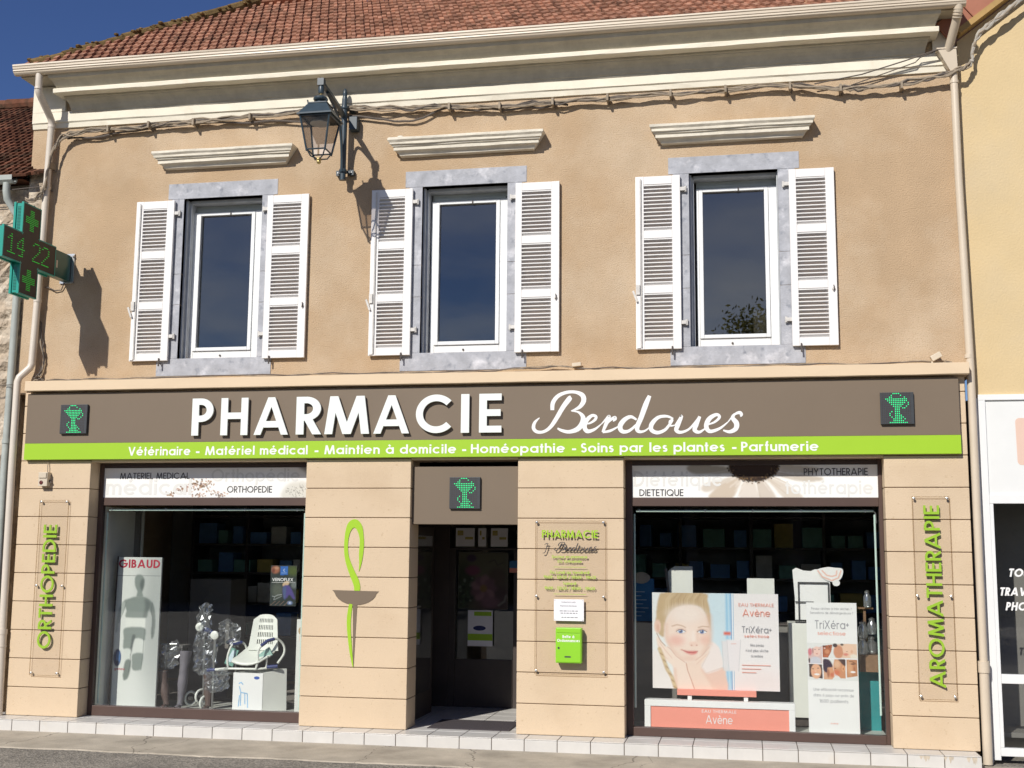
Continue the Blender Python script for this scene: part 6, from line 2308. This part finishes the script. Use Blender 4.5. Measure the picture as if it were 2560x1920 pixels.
cv.ell(885, 260, 104, 112, (244, 206, 178), 1, 0.12); cv.ell(838, 345, 44, 26, (222, 120, 108), 0.8, 0.5); cv.ell(860, 290, 14, 8, (150, 96, 80), 0.7, 0.4)
cv.ell(985, 380, 70, 40, (240, 232, 216), 1, 0.3); cv.ell(950, 290, 20, 30, (226, 170, 140), 0.7, 0.5)
cell([(140, 536), (385, 541), (398, 804), (145, 772)], (84, 66, 62))
cv.ell(272, 670, 96, 140, (238, 184, 148), 1, 0.12); cv.ell(285, 726, 50, 18, (250, 246, 242), 1, 0.3); cv.ell(215, 625, 18, 9, dk, 0.8, 0.4); cv.ell(312, 612, 18, 9, dk, 0.8, 0.4)
cv.ell(230, 690, 30, 24, (240, 160, 130), 0.6, 0.6); cv.ell(262, 668, 20, 14, (250, 206, 176), 0.7, 0.5)
cell([(412, 446), (520, 452), (590, 560), (600, 700), (618, 760), (570, 816), (414, 812)], (226, 176, 142))
cv.poly([(412, 446), (520, 452), (578, 540), (570, 590), (490, 600), (480, 690), (412, 640)], (62, 46, 66), 6, 1)
cv.ell(548, 690, 62, 96, (224, 164, 122), 1, 0.15); cv.ell(570, 730, 34, 40, (206, 96, 70), 0.7, 0.6); cv.ell(500, 700, 26, 80, (150, 86, 66), 0.7, 0.5)
cell([(622, 442), (820, 442), (820, 790), (735, 790), (690, 752), (626, 700), (604, 640), (600, 540)], (214, 152, 112))
cv.poly([(690, 440), (825, 440), (825, 560), (780, 540), (740, 500)], (86, 62, 58), 8, 1)
cv.ell(668, 530, 60, 70, (238, 196, 160), 0.8, 0.6); cv.ell(782, 608, 26, 52, (240, 178, 128), 1, 0.3); cv.ell(782, 615, 10, 26, (150, 84, 56), 0.8, 0.5)
cv.ell(660, 690, 60, 50, (222, 120, 86), 0.8, 0.6); cv.ell(632, 608, 16, 8, dk, 0.8, 0.4)
cell([(850, 442), (1046, 442), (1046, 742), (850, 772)], (198, 138, 98))
cv.ell(905, 600, 50, 130, (228, 176, 134), 0.8, 0.6); cv.ell(962, 668, 46, 18, (252, 248, 244), 1, 0.3); cv.ell(962, 520, 42, 12, dk, 0.8, 0.5); cv.stroke([(900, 470), (960, 480), (1030, 520)], 12, dk, 0.8)
cv.ell(990, 610, 18, 34, (170, 104, 74), 0.7, 0.5)
for pts in ([(397, 150), (400, 830)], [(115, 528), (392, 530)], [(400, 427), (1060, 425)], [(836, 427), (838, 800)]):
    cv.stroke(pts, 12, (248, 244, 244), 1, 0.2)
cv.grain(0.05, 2)
cv.build('photo_print', sd, 8.993, 9.504, 0.775, 1.155, 0.2993)

mb = MB('grey_panel')
mb.box(7.05, 8.82, 1.0, 1.45, 0.17, 1.285)
mb.use('dark_wood')
mb.box(7.05, 8.90, 0.98, 1.47, 1.286, 1.305)
tag(mb.build('counter', bevel=0.004), 'grey shop counter behind the girl poster', 'counter')
mb = MB('white_panel')
mb.box(8.822, 9.52, 0.80, 1.25, 0.32, 1.325)
mb.use('dark_wood')
mb.box(8.84, 9.50, 0.84, 1.24, 0.226, 0.319)
tag(mb.build('cabinet', bevel=0.004), 'white cabinet standing behind the tall standee', 'cabinet')
mb = MB('blue_card')
mb.box(7.09, 7.345, 0.985, 1.0, 1.306, 1.78)
mb.use('petal')
mb.prism(ellipse(7.20, 1.79, 0.10, 0.065), 0.98, 0.984)
mb.use('sky_print')
for i in range(7):
    mb.box(7.13, 7.20 + 0.02 * (i * 7 % 5), 0.9835, 0.9845, 1.36 + i * 0.045, 1.366 + i * 0.045)
tag(mb.build('blue_card_stand'), 'blue card display with cream top at the left of the right shop window', 'card display')
mb = MB('white_panel')
mb.prism([(7.55, 1.306), (7.78, 1.306), (7.78, 1.925), (7.58, 1.925), (7.52, 1.885), (7.50, 1.86)], 1.01, 1.03)
mb.use('grey_panel')
mb.prism([(7.53, 1.306), (7.555, 1.306), (7.49, 1.91), (7.465, 1.89)], 1.005, 1.035)
tag(mb.build('folded_panel'), 'blank white folded card behind the top left of the girl poster', 'card')
mb = MB('white_panel')
mb.box(8.385, 8.685, 1.01, 1.03, 1.306, 1.80)
tag(mb.build('blank_panel'), 'blank white square card above the top right of the girl poster', 'card')
rk = thing('leaflet_rack', 'white card rack with a pink striped bow on its top corner', 'leaflet rack', (9.1, 0.86, 1.326))
mb = MB('white_print')
mb.prism([(8.90, 1.36), (8.90, 1.60), (8.88, 1.90), (8.92, 1.925), (9.0, 1.895), (9.08, 1.89), (9.12, 1.91), (9.20, 1.905), (9.28, 1.86), (9.28, 1.36)], 0.86, 0.875)
mb.build('card', rk)
mb = MB('white_print')
mb.prism(smooth_poly([(9.14, 1.90), (9.20, 1.82), (9.30, 1.775), (9.385, 1.80), (9.42, 1.87), (9.41, 1.92), (9.33, 1.93), (9.25, 1.935)]), 0.845, 0.858)
mb.use('skin_blush')
for dz in (0, 0.045):
    for qd in ribbon([(9.15 + dz, 1.90), (9.20 + dz, 1.83 + dz * 0.4), (9.30, 1.79 + dz), (9.37 - dz * 0.5, 1.82 + dz * 0.6), (9.40 - dz, 1.90)], 0.016):
        mb.prism(qd, 0.8445, 0.8445)
mb.use('white_print')
mb.prism(ellipse(9.345, 1.765, 0.04, 0.035), 0.846, 0.86)
mb.build('bow', rk)
mb = MB('ink')
for qd in ribbon([(8.94, 1.33), (8.94, 1.765), (9.26, 1.765), (9.26, 1.36)], 0.012):
    mb.prism(qd, 0.835, 0.845)
mb.box(8.90, 9.0, 0.80, 0.90, 1.3255, 1.34)
mb.box(8.90, 9.10, 0.836, 0.844, 1.55, 1.56)
mb.build('wire_frame', rk)
mb = MB('teal_cloth')
mb.box(9.55, 9.76, 0.70, 1.1, 0.17, 0.84)
tag(mb.build('teal_box', bevel=0.004), 'teal block at the bottom right of the right shop window', 'block')
js = thing('jar_shelf', 'small wooden shelf holding silvery jars at the right of the right shop window', 'shelf', (9.66, 0.62, 0.84))
mb = MB('wood')
mb.box(9.55, 9.76, 0.56, 0.76, 0.845, 1.02)
mb.box(9.60, 9.625, 0.60, 0.63, 1.0205, 1.50)
mb.box(9.55, 9.70, 0.57, 0.72, 1.50, 1.515)
mb.build('stand', js)
for k, (jx, jz, r_) in enumerate(((9.58, 1.03, 0.05), (9.68, 1.03, 0.055), (9.585, 1.20, 0.05), (9.69, 1.23, 0.05), (9.64, 1.52, 0.04))):
    mb = MB('clear_jar')
    mb.lathe([(r_ * 0.8, jz), (r_, jz + 0.02), (r_, jz + 0.11), (r_ * 0.6, jz + 0.135), (r_ * 0.6, jz + 0.15)], (jx, 0.66 if k % 2 else 0.55, 0), 14)
    mb.use('steel')
    mb.lathe([(r_ * 0.66, jz + 0.15), (r_ * 0.66, jz + 0.165), (0.01, jz + 0.18)], (jx, 0.66 if k % 2 else 0.55, 0), 14)
    places = ('standing lowest beside the wooden post', 'standing lowest near the window edge', 'hanging in the middle beside the post', 'hanging in the middle near the window edge', 'standing on top of the wooden post')
    tag(mb.build('glass_jar', smooth=True), 'silvery glass jar ' + places[k] + ' in the right window', 'jar', 'silvery jars at the right of the window')

mb = MB('grey_panel')
mb.box(1.19, 1.76, 2.0, 2.5, 0.161, 1.68)
tag(mb.build('side_counter', bevel=0.004), 'dim grey block standing deep behind the left shop window', 'counter')

# dim shelving with cartons at the back of the shop
rnd = random.Random(9)
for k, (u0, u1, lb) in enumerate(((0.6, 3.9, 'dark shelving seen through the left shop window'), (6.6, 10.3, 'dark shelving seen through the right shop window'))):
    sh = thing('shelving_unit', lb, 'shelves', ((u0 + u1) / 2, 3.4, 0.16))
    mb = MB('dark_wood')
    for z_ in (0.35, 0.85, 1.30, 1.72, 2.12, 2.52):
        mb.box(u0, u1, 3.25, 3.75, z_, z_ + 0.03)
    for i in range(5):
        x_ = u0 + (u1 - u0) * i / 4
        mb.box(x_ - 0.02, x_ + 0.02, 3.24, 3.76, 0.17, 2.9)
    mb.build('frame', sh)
    for z_ in (0.88, 1.33, 1.75, 2.15):
        x_ = u0 + 0.06
        while x_ < u1 - 0.3:
            w_ = rnd.uniform(0.14, 0.30)
            hgt = rnd.uniform(0.16, 0.32)
            mb = MB(rnd.choice(['carton_a', 'carton_b', 'carton_c', 'carton_d', 'carton_b']))
            mb.box(x_, x_ + w_, 3.26 + rnd.uniform(0, 0.06), 3.6, z_ + 0.001, z_ + hgt)
            mb.use('paper')
            tag(mb.build('carton', bevel=0.003), ('boxed goods standing on the dark shelves behind the %s shop window' % ('left', 'right')[k]), 'carton', ('cartons on the %s dark shelves' % ('left', 'right')[k]))
            x_ += w_ + rnd.uniform(0.01, 0.12)

# posters on the entrance door
def door_poster(x0, x1, z0, z1, mat, label, name='door_poster', extra=None):
    mb = MB(mat)
    mb.box(x0, x1, dy - 0.012, dy - 0.006, z0, z1)
    if extra:
        extra(mb)
    return tag(mb.build(name), label, 'notice')


for (x0, x1, lb) in ((4.80, 5.04, 'widest pale notice at the left above the entrance door'), (5.088, 5.19, 'narrow upright notice between two others above the entrance door'), (5.25, 5.465, 'pale notice at the right above the entrance door')):
    def ex(mb, x0=x0, x1=x1):
        mb.use('carton_c')
        mb.box(x0 + 0.02, x0 + 0.4 * (x1 - x0), dy - 0.0135, dy - 0.0121, 2.27, 2.33)
        mb.box(x1 - 0.5 * (x1 - x0), x1 - 0.02, dy - 0.0135, dy - 0.0121, 2.22, 2.25)
    door_poster(x0, x1, 2.133, 2.36, 'paper', lb, extra=ex)


fp = thing('flower_poster', 'dark flowery poster on the glass of the entrance door', 'poster', (5.15, dy, 1.36))
mb = MB('paper')
mb.box(4.84, 5.472, dy - 0.012, dy - 0.006, 1.36, 2.06)
mb.build('sheet', fp)
cv = Canvas(70, 80, (50, 228, 392, 640), (96, 94, 74))
cv.ell(300, 560, 160, 120, (70, 48, 52), 0.9, 0.6); cv.ell(90, 480, 70, 180, (40, 54, 36), 0.9, 0.5); cv.ell(320, 400, 60, 60, (80, 62, 54), 0.8, 0.5)
rnd = random.Random(5)
for i in range(40):
    cv.ell(rnd.uniform(55, 150), rnd.uniform(400, 630), rnd.uniform(6, 14), rnd.uniform(6, 14), rnd.choice([(26, 36, 26), (120, 130, 120), (60, 80, 54), (34, 40, 34)]), 0.8, 0.4)
cv.ell(150, 360, 50, 36, (120, 64, 90), 0.9, 0.4); cv.ell(140, 270, 34, 26, (60, 40, 70), 0.9, 0.4)
for i in range(9):
    a_ = 2 * math.pi * i / 9
    cv.ell(225 + 52 * math.cos(a_), 490 + 60 * math.sin(a_), 40, 30, (140, 108, 116) if i % 2 else (112, 82, 92), 0.85, 0.4, a_)
cv.ell(225, 490, 24, 26, (132, 104, 56), 0.9, 0.4); cv.ell(270, 590, 60, 40, (120, 88, 100), 0.8, 0.5)
cv.stroke([(260, 300), (300, 280), (320, 320), (360, 300)], 7, (60, 54, 50), 0.7)
cv.stroke([(330, 610), (370, 580), (380, 540)], 14, (150, 150, 140), 0.6)
cv.build('picture_print', fp, 4.8405, 5.4715, 1.3605, 2.0595, dy - 0.0125)


def green_sheet(mb):
    mb.use('green')
    mb.box(4.972, 5.285, dy - 0.0235, dy - 0.022, 0.98, 1.06)
    mb.box(5.05, 5.27, dy - 0.0235, dy - 0.022, 1.28, 1.33)
    mb.use('navy')
    mb.prism(ellipse(5.12, 1.13, 0.08, 0.03), dy - 0.0235, dy - 0.022)


mb = MB('paper')
mb.box(4.97, 5.287, dy - 0.0218, dy - 0.019, 0.911, 1.348)
green_sheet(mb)
tag(mb.build('door_notice'), 'white and green notice below the flowery poster on the door', 'notice')
mb = MB('coral')
mb.box(5.49, 5.60, dy - 0.008, dy - 0.003, 1.815, 1.87)
mb.use('blue_card')
mb.box(5.49, 5.60, dy - 0.008, dy - 0.003, 1.871, 1.96)
tag(mb.build('door_sticker'), 'small orange and blue sticker right of the flowery poster', 'sticker')
mb = MB('mat_fibre')
mb.box(4.95, 5.86, 0.06, 0.74, 0.1705, 0.18)
tag(mb.build('doormat', bevel=0.003), 'dark rectangular doormat on the tiles in front of the entrance', 'doormat')

# ------------------------------------------------------------------ yellow house on the right
Y = thing('yellow_house', 'yellow rendered house with tiled gable edge and white shopfront at the right', 'house', (12.5, 0, GZ))
gz = lambda x: 7.528 + (x - 10.684) * 0.745
mb = MB('yellow_wall')
mb.prism([(10.70, 3.715), (15.5, 3.715), (15.5, gz(15.5)), (10.70, gz(10.70))], 0.02, 0.30)
mb.box(10.70, 10.745, 0.02, 0.30, GZ, 3.714)
mb.build('wall', Y)
mb = MB('flat_tile')
ang = math.atan(0.745)
for i in range(9):
    s0 = i * 0.345 - 0.14
    x_ = 10.70 + s0 * math.cos(ang)
    z_ = gz(10.70) + s0 * math.sin(ang) + 0.11
    m3 = Matrix.Rotation(-ang, 3, 'Y')
    mb.obox((x_ + 0.14 * math.cos(ang) - 0.04, -0.10, z_ + 0.14 * math.sin(ang) + 0.06), 0.338, 0.05, 0.21, m3)
    mb.obox((x_ + 0.14 * math.cos(ang) - 0.10, 1.2, z_ + 0.14 * math.sin(ang) + 0.145), 0.345, 2.5, 0.03, m3)
mb.build('roof', Y, bevel=0.01)
mb = MB('ochre_wood')
L_ = 5.5
m3 = Matrix.Rotation(-ang, 3, 'Y')
cxr, czr = 10.72 + L_ / 2 * math.cos(ang), gz(10.72) + L_ / 2 * math.sin(ang)
mb.obox((cxr - 0.025, -0.06, czr + 0.035), L_, 0.16, 0.06, m3)
mb.build('verge_board', Y)
mb = MB('alu_white')
yy0, yy1 = -0.01, 0.06
mb.box(10.745, 16, yy0, yy1, 3.655, 3.714)
mb.box(10.745, 10.815, yy0 + 0.001, yy1, GZ + 0.03, 3.6545)
mb.box(10.816, 16, yy0 + 0.002, yy1, 2.60, 2.69)
mb.box(10.816, 10.85, yy0 + 0.004, yy1, 0.20, 2.599)
mb.box(10.851, 16, yy0 + 0.003, yy1, 0.82, 0.91)
mb.box(10.816, 16, yy0 + 0.003, yy1, GZ + 0.07, 0.199)
mb.box(10.72, 10.744, -0.004, 0.05, GZ, 3.68)
sf = mb.build('shopfront_frame', Y, bevel=0.004)
mb = MB('panel_white')
mb.box(10.816, 16, 0.012, 0.05, 2.691, 3.6545)
mb.use('logo_pink')
r0 = []
for cxq, czq, a0 in ((11.14, 3.43, 90), (11.145, 3.03, 180)):
    r0 += [(cxq + 0.04 * math.cos(math.radians(a0 + t)), czq + 0.04 * math.sin(math.radians(a0 + t))) for t in range(0, 91, 15)]
mb.prism(r0 + [(13.2, 2.99), (13.2, 3.47)], 0.0105, 0.0118)
mb.build('sign_panel', sf)
mb = MB('shop_glass')
mb.box(10.851, 16, 0.03, 0.036, 0.911, 2.599)
mb.box(10.8505, 16, 0.03, 0.036, 0.2005, 0.8195)
mb.build('pane', sf)
mb = MB('white_print')
write(mb, 'TOUS', 10.965, 1.868, 0.082, 0.0298, 0.21, slant=0.2, track=0.10)
write(mb, 'TRAVAUX', 10.872, 1.68, 0.082, 0.0298, 0.21, slant=0.2, track=0.08)
write(mb, 'PHOTO', 10.925, 1.535, 0.082, 0.0298, 0.21, slant=0.2, track=0.10)
mb.build('window_lettering', sf)
mb = MB('grey_panel')
mb.box(10.75, 16, 0.9, 1.0, GZ, 3.70)
mb.box(10.70, 10.745, 0.37, 0.9, GZ, 3.70)
mb.box(10.75, 16, 0.37, 0.9, GZ + 0.2, GZ + 0.25)
mb.build('inner_wall', Y)

# ------------------------------------------------------------------ old stone house on the left
O = thing('stone_house', 'old rubble stone house with dark tiled roof at the left edge', 'house', (-1.5, 0.1, GZ))
mb = MB('rubble')
n1_, n2_ = 58, 60
grid = []
for j in range(n2_ + 1):
    row = []
    for i in range(n1_ + 1):
        x_, z_ = -6.0 + 5.7995 * i / n1_, GZ - 0.05 + 6.45 * j / n2_
        v = noise.voronoi(Vector((x_ * 4.2, z_ * 5.5, 2.0)))[0]
        d = min(0.06, (v[1] - v[0]) * 0.22)
        row.append((x_, 0.05 - d + 0.02 * noise.noise(Vector((x_ * 3, z_ * 3, 0))), z_))
    grid.append(mb.add(row))
for j in range(n2_):
    for i in range(n1_):
        mb.face([grid[j][i], grid[j][i + 1], grid[j + 1][i + 1], grid[j + 1][i]])
mb.box(-6.0, -0.201, 0.10, 0.4, GZ - 0.05, 6.75)
mb.box(-0.2005, 0.0, -0.014, -0.0005, 5.6, 6.66)
mb.build('wall', O)
mb = MB('tile_old')
tiled_slope(mb, -6.2, -0.22, -0.12, 6.60, 0.70, 3.0, lambda x, y: x < -0.21, w=0.19, pitch=0.15, th=0.03, seed=8)
ro = mb.build('roof', O, fix=False)
mb = MB('tile_old')
mb.poly([(-6.2, -0.15, 6.54), (-0.201, -0.15, 6.54), (-0.201, 2.95, 8.71), (-6.2, 2.95, 8.71)])
mb.poly([(-6.2, -0.15, 6.53), (-0.201, -0.15, 6.53), (-0.201, 0.12, 6.53), (-6.2, 0.12, 6.53)])
for i in range(4):          # a few broken tile ends lapping onto the pharmacy wall
    mb.obox((-0.17 + i * 0.05, -0.05, 6.64 + 0.012 * (i % 2)), 0.10, 0.16, 0.03, Matrix.Rotation(0.5, 3, 'X') @ Matrix.Rotation(0.12 * (i - 1.5), 3, 'Z'))
for s in range(15):
    mb.tube([(-6.2 + s * 0.4, 2.92, 8.76), (-6.2 + s * 0.4 + 0.41, 2.92, 8.77)], [0.11, 0.09], 10)
mb.build('roof_deck', ro)
mb = MB('grey_pipe')
mb.sweep_x([(-0.13, 6.555), (-0.13, 6.50), (-0.17, 6.465), (-0.21, 6.465), (-0.25, 6.50), (-0.252, 6.56), (-0.244, 6.56), (-0.242, 6.505), (-0.17, 6.48), (-0.138, 6.555)], -6.2, -0.29, 1)
mb.build('gutter', O)
mb = MB('grey_pipe')
mb.tube([(-0.39, -0.19, 6.475), (-0.39, -0.19, 6.38), (-0.385, -0.17, 6.28), (-0.27, -0.06, 6.05), (-0.255, -0.05, 5.95), (-0.25, -0.05, 5.0), (-0.262, -0.05, 3.0), (-0.25, -0.05, GZ)], 0.045, 12)
for z_ in (3.30, 1.6):
    mb.tube([(-0.258, -0.05, z_), (-0.258, -0.05, z_ + 0.05)], 0.053, 12)
mb.build('downpipe', O, smooth=True)
mb = MB('cable_dark')
mb.tube([(-6.0, -0.2, 6.22), (-1.2, -0.2, 6.36), (-0.3, -0.16, 6.40), (0.05, -0.15, 6.42)], 0.006, 6)
mb.tube([(-6.0, -0.2, 6.14), (-1.2, -0.2, 6.16), (-0.4, -0.16, 6.18), (-0.1, -0.14, 6.24)], 0.006, 6)
mb.tube([(-6.0, -0.12, 3.85), (-0.8, -0.12, 3.98), (-0.10, -0.12, 4.0)], 0.005, 6)
tag(mb.build('stretched_wire'), 'thin dark wires stretched across the stone house towards the pharmacy', 'wire')

# ------------------------------------------------------------------ dead leaf on the pavement
for k, (lx, ly, rz, lb) in enumerate(((10.02, -0.30, 0.3, 'larger curled brown dead leaf on the pavement near the right end of the step'), (10.09, -0.31, 1.6, 'smaller brown dead leaf touching the larger one on the pavement'))):
    mb = MB('leaf_dead')
    pts = []
    s = 0.07 if k == 0 else 0.045
    out_ = [(-1, 0), (-0.6, 0.25), (-0.2, 0.42), (0.05, 0.2), (0.4, 0.36), (0.7, 0.12), (1, 0), (0.6, -0.16), (0.3, -0.4), (0, -0.2), (-0.4, -0.38), (-0.7, -0.16)]
    ctr = mb.add([(lx, ly, GZ + 0.018)])[0]
    ring = mb.add([(lx + s * (u * math.cos(rz) - v * math.sin(rz)), ly + s * (u * math.sin(rz) + v * math.cos(rz)), GZ + 0.006 + 0.03 * abs(v) + 0.012 * (u > 0.5)) for u, v in out_])
    for i in range(len(ring)):
        mb.face([ctr, ring[i], ring[(i + 1) % len(ring)]])
    mb.tube([(lx - s * math.cos(rz), ly - s * math.sin(rz), GZ + 0.008), (lx - 1.5 * s * math.cos(rz + 0.2), ly - 1.5 * s * math.sin(rz + 0.2), GZ + 0.01)], 0.002, 5)
    o = tag(mb.build('dead_leaf'), lb, 'leaf', 'dead leaves on the pavement')
    sm = o.modifiers.new('thickness', 'SOLIDIFY'); sm.thickness = 0.002


# ------------------------------------------------------------------ across the street: what the glass reflects
def tree(x, y, h, r, label, seed, leafmat, n=9000):
    rnd = random.Random(seed)
    t = thing('street_tree', label, 'tree', (x, y, GZ), 'trees across the street')
    mb = MB('bark')
    mb.tube([(x, y, GZ - 0.05), (x + 0.05, y, h * 0.25), (x - 0.05, y + 0.05, h * 0.5), (x + 0.1, y, h * 0.8)], [0.26, 0.2, 0.14, 0.05], 10)
    tips = []
    for i in range(11):
        a_ = rnd.uniform(0, 2 * math.pi)
        z0 = h * rnd.uniform(0.32, 0.7)
        rr = r * rnd.uniform(0.5, 0.95)
        tip = (x + rr * math.cos(a_), y + rr * math.sin(a_), z0 + h * rnd.uniform(0.1, 0.24))
        mb.tube([(x, y, z0), (x + rr * 0.5 * math.cos(a_), y + rr * 0.5 * math.sin(a_), z0 + h * 0.09), tip], [0.08, 0.05, 0.02], 6)
        tips.append(tip)
    mb.build('trunk', t)
    mb = MB(leafmat[0])
    for i in range(n):
        c = rnd.choice(tips) if rnd.random() < 0.75 else (x + rnd.gauss(0, r * 0.3), y + rnd.gauss(0, r * 0.3), h * rnd.uniform(0.6, 0.95))
        p = Vector(c) + Vector((rnd.gauss(0, r * 0.2), rnd.gauss(0, r * 0.2), rnd.gauss(0, r * 0.17)))
        mb.use(leafmat[i % len(leafmat)])
        s = rnd.uniform(0.045, 0.10)
        u = Vector((rnd.gauss(0, 1), rnd.gauss(0, 1), rnd.gauss(0, 1))).normalized()
        v = u.orthogonal().normalized()
        mb.poly([p + u * s, p + v * s * 0.5, p - u * s, p - v * s * 0.5])
    mb.build('crown', t, fix=False)


tree(9.9, -25.5, 10.4, 2.3, 'tall airy tree across the street reflected in the right upper window', 3, ['leaf_a', 'leaf_b', 'leaf_b'])
tree(6.6, -27.0, 7.6, 1.6, 'small airy tree across the street reflected low in the middle upper window', 5, ['leaf_b', 'leaf_a'], 2500)
for k in range(12):  # added hedge, never seen directly, keeps the shop window reflections dark
    rnd = random.Random(40 + k)
    cx = -32 + k * 6.0
    mb = MB('added_hedge_leaf')
    mb.sphere((cx, -31.2, GZ + 1.6), 1.0, 14, (4.6, 1.3, 2.9))
    for i in range(2300):
        a_, rr = rnd.uniform(0, 2 * math.pi), math.sqrt(rnd.random())
        z_ = rnd.random() ** 0.8 * (4.3 + 0.8 * math.sin(k * 2.1))
        w_ = 4.6 * math.sqrt(max(0.05, 1 - (z_ / 5.4) ** 2))
        p = Vector((cx + w_ * rr * math.cos(a_), -30 + 1.6 * rr * math.sin(a_) + 0.3 * k % 0.7, GZ + z_))
        s = rnd.uniform(0.18, 0.42)
        u = Vector((rnd.gauss(0, 1), rnd.gauss(0, 0.6), rnd.gauss(0, 1))).normalized()
        v = u.orthogonal().normalized()
        mb.poly([p + u * s, p + v * s * 0.6, p - u * s, p - v * s * 0.6])
    tag(mb.build('added_hedge_bush', fix=False), 'dense dark bush added across the street to darken the shop window reflections', 'bush', 'bushes added across the street to darken reflections')
